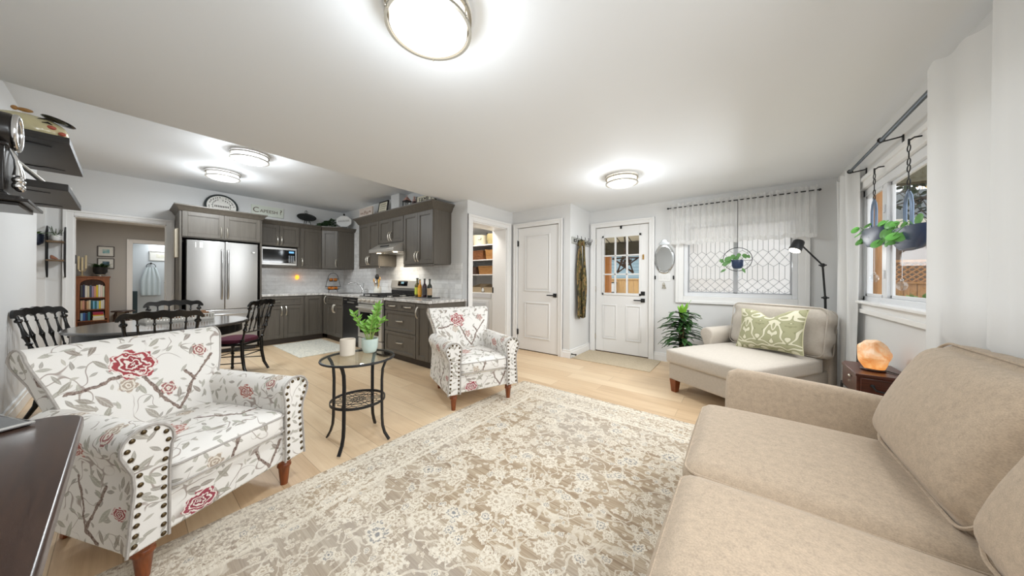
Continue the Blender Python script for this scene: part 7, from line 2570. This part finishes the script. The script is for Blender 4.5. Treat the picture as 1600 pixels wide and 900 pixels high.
link_mesh(B().tube([(-0.915, 4.892, 1.165), (-0.915, 4.87, 1.16), (-0.915, 4.868, 1.172)], 0.003, 6), 'hook', NICKEL, t)
link_mesh(B().ring((-0.915, 4.872, 1.145), 0.014, 0.002, 'y', 18, 5), 'key_ring', plain('key_brass', (180, 160, 110), 0.35, 0.8), t)
for dx, a in ((-0.016, 0.25), (0.006, -0.1), (0.022, -0.35)):
    M2 = Matrix.Translation((-0.915 + dx * 0.3, 4.871 - abs(dx) * 0.1, 1.132)) @ Matrix.Rotation(a, 4, 'Y')
    link_mesh(B(M2).ring((0, 0, -0.006), 0.009, 0.003, 'y', 16, 5).box((-0.004, -0.001, -0.06), (0.004, 0.001, -0.014)).box((0.004, -0.001, -0.055), (0.008, 0.001, -0.045)).box((0.004, -0.001, -0.04), (0.007, 0.001, -0.033)), 'key', plain('key_nickel', (176, 168, 150), 0.35, 0.85) if 'key_nickel' not in bpy.data.materials else bpy.data.materials['key_nickel'], t)

t = thing('coat_rack', 'pale grey wooden coat rack with five hooks on the hall wall', 'coat rack', (-2.07, 4.5, 1.77))
link_mesh(B().box((-2.082, 4.19, 1.765), (-2.062, 4.86, 1.865)), 'board', RAILWOOD, t, bevel=0.003)
for k in range(5):
    y = 4.25 + k * 0.138
    b = B()
    b.tube([(-2.063, y, 1.82), (-2.02, y, 1.825), (-2.0, y, 1.85), (-2.005, y, 1.885)], 0.005, 6)
    b.tube([(-2.063, y, 1.80), (-2.04, y, 1.785), (-2.025, y, 1.795), (-2.02, y, 1.815)], 0.005, 6)
    b.box((-2.064, y - 0.012, 1.79), (-2.058, y + 0.012, 1.835))
    link_mesh(b, 'hook', IRON, t)
g = G('camo_scarf')
co = g.coord('Object')
n1 = g.noise(g.scale(co, (1, 1, 0.45)), 17, 3, 0.5, 1.5).outputs[0]
n2 = g.noise(co, 7, 3, 0.5, 0.5).outputs[0]
cc = g.ramp(n1, [(0.36, lin((44, 40, 26))), (0.46, lin((92, 84, 44))), (0.54, lin((140, 112, 70))), (0.62, lin((96, 60, 32))), (0.72, lin((186, 164, 116)))], 'CONSTANT')
SCARF = g.bsdf(g.mix(g.m('MULTIPLY', n2, 0.3), cc, lin((70, 66, 40))), 0.85)
t = thing('scarf', 'long olive and brown patterned scarf hanging from the coat rack', 'scarf', (-2.03, 4.39, 0.62))


def scarf(y0, wd, z0, ph):
    def f(u, v):
        z = z0 + (1.80 - z0) * v
        w = wd * (0.45 + 0.55 * min(1, (1 - v) * 2.2) ** 0.6)
        y = y0 + (u - 0.5) * w
        x = -2.022 + 0.022 * sin(u * 11 + ph) * (1.1 - 0.6 * v) + 0.012 * sin(v * 7 + u * 3 + ph)
        return (x, y, z)
    return f


link_mesh(B().surf(scarf(4.37, 0.20, 0.635, 0.3), 26, 30, 0.006), 'scarf_end', SCARF, t, ang=80)
link_mesh(B().surf(lambda u, v: Vector(scarf(4.45, 0.15, 0.60, 2.0)(u, v)) + Vector((0.035, 0, 0)), 22, 30, 0.006), 'scarf_end', SCARF, t, ang=80)
link_mesh(B().tube([(-2.03, 4.36, 1.74), (-2.02, 4.38, 1.80), (-2.01, 4.40, 1.815), (-1.995, 4.42, 1.80), (-1.99, 4.43, 1.74)], 0.03, 10), 'scarf_loop', SCARF, t)
link_mesh(B().surf(lambda u, v: (-2.02 + 0.012 * sin(u * 12), 4.30 + 0.22 * u, 0.60 + 0.035 * v + 0.012 * sin(u * 40)), 40, 2, 0.004), 'fringe', SCARF, t)

one(B().cyl((-2.065, 4.185, 0.06), (-2.0, 4.185, 0.06), 0.008, seg=10).cyl((-2.0, 4.185, 0.06), (-1.985, 4.185, 0.06), 0.013, seg=12).cyl((-2.064, 4.185, 0.06), (-2.058, 4.185, 0.06), 0.016, seg=12), 'door_stop', BLACK, 'small black spring door stop on the hall baseboard', 'door stop')
one(B().box((-1.565, 4.886, 2.055), (-1.535, 4.902, 2.082)).box((-1.565, 4.886, 2.03), (-1.535, 4.892, 2.06)), 'wreath_hanger', BLACK, 'small black over-door hanger at the top of the entry door', 'hanger')


# ------------------------------------------------------------------ ceiling lights
RINGM = plain('lamp_ring_nickel', (150, 145, 134), 0.4, 0.6, var=0.03)
def ceiling_light(x, y, z, label, r, watts, col, strength, tint):
    t = thing('ceiling_light', label, 'ceiling light', (x, y, z), 0, 'flush drum ceiling lights')
    EM = emissive('lit_diffuser_%d' % len(bpy.data.materials), tint, strength)
    g = [(r - 0.01, -0.012), (r - 0.012, -0.085), (r - 0.03, -0.1), (r * 0.5, -0.104), (0.004, -0.105)]
    link_mesh(B().lathe(g, (0, 0, 0), 56), 'diffuser', EM, t, local=True)
    link_mesh(B().lathe([(r + 0.01, -0.001), (r + 0.01, -0.012), (0.004, -0.012)], (0, 0, 0), 48), 'ceiling_plate', TRIM, t, local=True)
    for zz in (-0.028, -0.082):
        b = B()
        b.loft([[((r + a) * cos(2 * pi * i / 56), (r + a) * sin(2 * pi * i / 56), zz + c) for i in range(56)] for a, c in ((-0.004, -0.006), (0.008, -0.006), (0.008, 0.006), (-0.004, 0.006), (-0.004, -0.006))], cap=False)
        link_mesh(b, 'trim_ring', RINGM, t, local=True)
    b = B()
    for k in range(3):
        a = k * 2 * pi / 3 + 0.3
        b.cyl(((r + 0.004) * cos(a), (r + 0.004) * sin(a), -0.012), ((r + 0.004) * cos(a), (r + 0.004) * sin(a), -0.092), 0.003, seg=6)
        b.ball(((r + 0.012) * cos(a), (r + 0.012) * sin(a), -0.082), 0.005, 8, 6)
    link_mesh(b, 'post', NICKEL, t, local=True)
    for kind, dz, share in (('AREA', 0.112, 0.6), ('POINT', 0.26, 0.40)):
        d = bpy.data.lights.new('ceiling_lamp_light', kind)
        d.energy = watts * share
        d.color = col
        if kind == 'AREA':
            d.shape = 'DISK'
            d.size = r * 1.7
        else:
            d.shadow_soft_size = 0.10
        o = bpy.data.objects.new('ceiling_lamp_light', d)
        C.objects.link(o)
        o.location = (x, y, z - dz)
    return t


WARM = (0.885, 0.95, 1.0)
NEUT = (0.91, 0.965, 1.0)
ceiling_light(-1.09, 0.81, ZC, 'large lit flush drum ceiling light above the area rug', 0.175, LAMP_W, WARM, 1.9, (255, 246, 228))
ceiling_light(-1.08, 3.42, ZC, 'lit flush drum ceiling light near the entry door', 0.165, LAMP_W, WARM, 1.9, (255, 246, 228))
ceiling_light(-4.72, 0.92, ZK, 'lit flush drum ceiling light above the dining table', 0.175, KITCHEN_W, NEUT, 1.9, (252, 253, 255))
ceiling_light(-5.86, 0.85, ZK, 'lit flush drum ceiling light nearest the fridge', 0.175, KITCHEN_W, NEUT, 1.9, (252, 253, 255))
# ------------------------------------------------------------------ outdoors
ground = struct('ground', B().box((-9, 5.05, -0.35), (8, 16, -0.25)).box((1.05, -3, -0.35), (12, 5.05, -0.25)), plain('garden_ground', (150, 142, 118), 0.95, var=0.3, scale=4))
# porch outside the entry door
g = G('porch_boards')
co = g.coord('Object')
x = g.xyz(co)[0]
s = g.m('FRACT', g.m('MULTIPLY', x, 4.2))
PB = g.bsdf(g.mix(g.m('LESS_THAN', s, 0.09), lin((246, 240, 220)), lin((48, 42, 34))), 0.6)
struct('ceiling_porch', B().prism([(5.06, 2.52), (6.75, 2.02), (6.75, 2.06), (5.06, 2.56)], 'x', -4.2, -0.7), PB)
struct('beam_porch', B().box((-4.2, 6.65, 1.76), (-0.7, 6.80, 2.03)), wood('porch_beam', (86, 80, 60), (62, 58, 44), 0.7, axis=0))
struct('wall_porch_floor', B().box((-4.0, 5.05, -0.2), (-0.7, 6.9, -0.02)), plain('porch_deck', (196, 186, 168), 0.8))
one(B().box((-2.50, 6.66, -0.1), (-2.36, 6.80, 1.76)), 'porch_post', wood('new_cedar_post', (216, 150, 86), (190, 120, 62), 0.6, axis=2), 'orange cedar porch post seen through the entry door glass', 'post', bevel=0.006)
t = thing('porch_lantern', 'small square lantern on the garden fence seen through the door', 'lantern', (-3.0, 8.88, 1.0))
link_mesh(B().box((-3.06, 8.70, 0.86), (-2.94, 8.83, 1.12)), 'glass_box', WHITE, t, bevel=0.004)
b = B()
for xx in (-3.07, -2.93):
    b.box((xx - 0.012, 8.69, 0.84), (xx + 0.012, 8.71, 1.14))
b.box((-3.08, 8.69, 1.12), (-2.92, 8.885, 1.15)).box((-3.08, 8.69, 0.83), (-2.92, 8.885, 0.86))
link_mesh(b, 'frame', BLACK, t)


def fence(name, label, axis, at, a0, a1, z1, mat, bw=0.14, lattice=None):
    t = thing(name, label, 'fence', (at, (a0 + a1) / 2, -0.25) if axis == 'x' else ((a0 + a1) / 2, at, -0.25))
    b = B()
    n = int((a1 - a0) / bw)
    for i in range(n):
        p, q = a0 + i * bw + 0.004, a0 + (i + 1) * bw - 0.004
        dz = 0.01 * (i % 3)
        if axis == 'x':
            b.box((at, p, -0.25), (at + 0.022, q, z1 + dz * 0))
        else:
            b.box((p, at, -0.25), (q, at + 0.022, z1))
    link_mesh(b, 'boards', mat, t)
    b = B()
    for z in (0.1, z1 - 0.15):
        if axis == 'x':
            b.box((at + 0.022, a0, z), (at + 0.06, a1, z + 0.09))
        else:
            b.box((a0, at + 0.022, z), (a1, at + 0.06, z + 0.09))
    if axis == 'x':
        b.box((at - 0.03, a0, z1), (at + 0.06, a1, z1 + 0.035))
    else:
        b.box((a0, at - 0.03, z1), (a1, at + 0.06, z1 + 0.035))
    link_mesh(b, 'rails', mat, t)
    if lattice:
        b = B()
        zt = z1 + lattice
        m = int((a1 - a0) / 0.09)
        for i in range(-4, m):
            p = a0 + i * 0.09
            for sg in (0, 1):
                A = (p, z1 + 0.03) if sg == 0 else (p + lattice, z1 + 0.03)
                Bq = (p + lattice, zt) if sg == 0 else (p, zt)
                if A[0] < a0 or Bq[0] < a0 or A[0] > a1 or Bq[0] > a1:
                    continue
                b.tube([(A[0], at + 0.01 + 0.012 * sg, A[1]), (Bq[0], at + 0.01 + 0.012 * sg, Bq[1])], 0.013, 4)
        b.box((a0, at - 0.03, zt), (a1, at + 0.06, zt + 0.04))
        for p in (a0, (a0 + a1) / 2, a1):
            b.box((p - 0.05, at - 0.02, -0.25), (p + 0.05, at + 0.03, zt + 0.1))
        link_mesh(b, 'lattice', mat, t)
    return t


fence('garden_fence', 'yellow cedar board fence seen through the entry door', 'y', 8.9, -7.5, -0.2, 1.22, wood('bright_cedar', (232, 192, 134), (206, 160, 100), 0.7, axis=2))
fence('lattice_fence', 'cedar fence with lattice top seen through the side window', 'y', 8.0, 0.9, 5.2, 1.17, FENCEWOOD, lattice=0.36)
t = thing('neighbour_house', 'pale blue neighbouring house seen through the entry door', 'house', (-4.5, 13.5, -0.25))
g = G('blue_siding')
zc = g.xyz(g.coord('Object'))[2]
sd = g.m('FRACT', g.m('MULTIPLY', zc, 7))
link_mesh(B().box((-6.6, 13.0, -0.3), (-2.0, 16.0, 2.45)), 'wall', g.bsdf(g.mix(g.m('LESS_THAN', sd, 0.12), lin((150, 176, 188)), lin((116, 140, 154))), 0.6), t)
link_mesh(B().prism([(12.7, 2.4), (16.3, 2.4), (14.5, 3.6)], 'x', -6.8, -1.8), 'roof', plain('grey_shingle', (120, 122, 124), 0.9, var=0.2, scale=20), t)
link_mesh(B().box((-5.35, 12.97, 1.25), (-4.6, 13.02, 2.05)), 'window', plain('house_window', (70, 80, 88), 0.1), t)
t = thing('twig_star', 'large brown twig star hanging outside the entry door glass', 'ornament', (-1.53, 5.0, 1.5))
TW = plain('twig_brown', (78, 56, 40), 0.8, var=0.4, scale=60)
b = B()
rr = random.Random(9)
P5 = [Vector((-1.535 + 0.215 * sin(2 * pi * k / 5), 5.075, 1.50 + 0.215 * cos(2 * pi * k / 5))) for k in range(5)]
for k in range(5):
    a, c = P5[k], P5[(k + 2) % 5]
    for j in range(4):
        o1 = Vector((rr.uniform(-0.014, 0.014), rr.uniform(-0.014, 0.014), rr.uniform(-0.014, 0.014)))
        b.tube([a + o1, a.lerp(c, 0.5) - o1, c + o1 * 0.5], 0.011, 6)
for j in range(60):
    an, r_ = rr.uniform(0, 2 * pi), rr.uniform(0, 0.085)
    q = Vector((-1.535 + r_ * cos(an), 5.075, 1.50 + r_ * sin(an)))
    b.tube([q, q + Vector((rr.uniform(-0.05, 0.05), rr.uniform(-0.015, 0.015), rr.uniform(-0.05, 0.05)))], 0.007, 5)
link_mesh(b, 'twigs', TW, t)
link_mesh(B().tube([P5[0], (-1.537, 5.07, 1.80), (-1.545, 5.05, 1.95), (-1.55, 4.97, 2.05), (-1.55, 4.955, 2.08), (-1.55, 4.90, 2.085)], 0.012, 6), 'ribbon', plain('dark_ribbon', (46, 38, 32), 0.7), t)

# garden beyond the side window
one(B().box((1.20, 5.15, -0.25), (1.32, 5.27, 2.6)), 'garden_post', FENCEWOOD, 'tall yellow cedar post just outside the side window', 'post', bevel=0.006)
one(B().box((1.02, 5.3, 2.30), (3.6, 5.44, 2.48)), 'pergola_beam', wood('grey_green_beam', (96, 90, 66), (70, 66, 48), 0.7, axis=0), 'weathered overhead beam outside the side window', 'beam')
t = thing('garden_screen', 'dark ribbed garden screen just beyond the far end of the side window', 'screen', (1.15, 5.8, -0.25))
link_mesh(B().box((1.02, 5.75, -0.25), (1.36, 5.80, 2.5)), 'panel', plain('dark_screen', (50, 54, 46), 0.8, var=0.3, scale=9), t)
b = B()
for i in range(6):
    b.box((1.03 + i * 0.055, 5.72, -0.25), (1.05 + i * 0.055, 5.76, 2.5))
link_mesh(b, 'slats', plain('dark_slat', (84, 86, 76), 0.8, var=0.2), t)
t = thing('garden_shed', 'grey-roofed garden shed beyond the lattice fence', 'shed', (4.0, 11.5, -0.25))
link_mesh(B().box((1.3, 10.3, -0.3), (7.0, 13.0, 2.32)), 'wall', plain('shed_brown', (96, 78, 62), 0.8, var=0.15), t)
link_mesh(B().prism([(9.95, 2.40), (11.6, 3.3), (13.3, 2.40), (13.3, 2.5), (11.6, 3.42), (9.95, 2.5)], 'x', 1.0, 7.3), 'roof', plain('shed_shingle', (84, 88, 88), 0.95, var=0.35, scale=14), t)
link_mesh(B().box((1.0, 9.90, 2.30), (7.3, 9.97, 2.52)), 'fascia', plain('shed_fascia', (196, 190, 172), 0.6), t)
rr = random.Random(17)


def tree(x, y, h, label, leafmat, nleaf, trunk=0.11, spread=1.6, crown=2.4):
    t = thing('garden_tree', label, 'tree', (x, y, -0.25))
    b = B()
    b.tube([(x, y, -0.3), (x + 0.05, y, h * 0.4), (x - 0.03, y + 0.05, h * 0.75), (x, y, h)], trunk, 10, rs=[trunk, trunk * 0.8, trunk * 0.5, trunk * 0.2])
    tips = []
    for i in range(34):
        a = rr.uniform(0, 2 * pi)
        z = rr.uniform(crown * 0.45, h)
        L = rr.uniform(0.4, 1) * spread
        p = Vector((x, y, z))
        q = p + Vector((cos(a) * L, sin(a) * L, rr.uniform(0.1, 0.7)))
        b.tube([p, p.lerp(q, 0.5) + Vector((0, 0, 0.08)), q], 0.02, 5, rs=[0.03, 0.018, 0.006])
        for k in range(4):
            e = q + Vector((rr.uniform(-0.5, 0.5), rr.uniform(-0.5, 0.5), rr.uniform(-0.3, 0.5)))
            b.tube([p.lerp(q, 0.6), e], 0.006, 4, rs=[0.01, 0.003])
            tips.append(e)
    link_mesh(b, 'trunk', plain('bark_' + str(len(bpy.data.materials)), (74, 62, 48), 0.9, var=0.3), t)
    b = B()
    for i in range(nleaf):
        e = rr.choice(tips) + Vector((rr.gauss(0, 0.18), rr.gauss(0, 0.18), rr.gauss(0, 0.15)))
        b.leaf(e, (rr.uniform(-1, 1), rr.uniform(-1, 1), rr.uniform(-1, 0.4)), (rr.uniform(-1, 1), rr.uniform(-1, 1), 1), 0.11, 0.06, 0.2, 2)
    link_mesh(b, 'foliage', leafmat, t)


tree(4.4, 18.0, 7.5, 'golden autumn tree above the shed roof', plain('golden_leaf', (190, 150, 70), 0.7, var=0.35, scale=3), 1100, spread=3.0, crown=3.2)
tree(1.98, 5.95, 4.6, 'dark leafy tree close outside the side window', plain('dark_evergreen', (48, 60, 38), 0.7, var=0.4, scale=3), 1300, trunk=0.12, spread=0.7, crown=3.4)
t = thing('garden_shrub', 'green shrub at the foot of the lattice fence', 'shrub', (2.15, 7.4, -0.25))
b = B()
for i in range(420):
    d = Vector((rr.gauss(0, 1), rr.gauss(0, 1), rr.gauss(0, 1))).normalized()
    b.leaf(Vector((2.15, 7.4, 0.45)) + Vector((d.x * 0.4, d.y * 0.4, d.z * 0.55)) * rr.uniform(0.5, 1), d, (0, 0, 1), 0.11, 0.06, 0.3, 2)
link_mesh(b, 'foliage', plain('shrub_green', (96, 132, 54), 0.6, var=0.35, scale=5), t)
link_mesh(B().tube([(2.15, 7.4, -0.27), (2.15, 7.4, 0.4)], 0.03, 6), 'stem', TW, t)
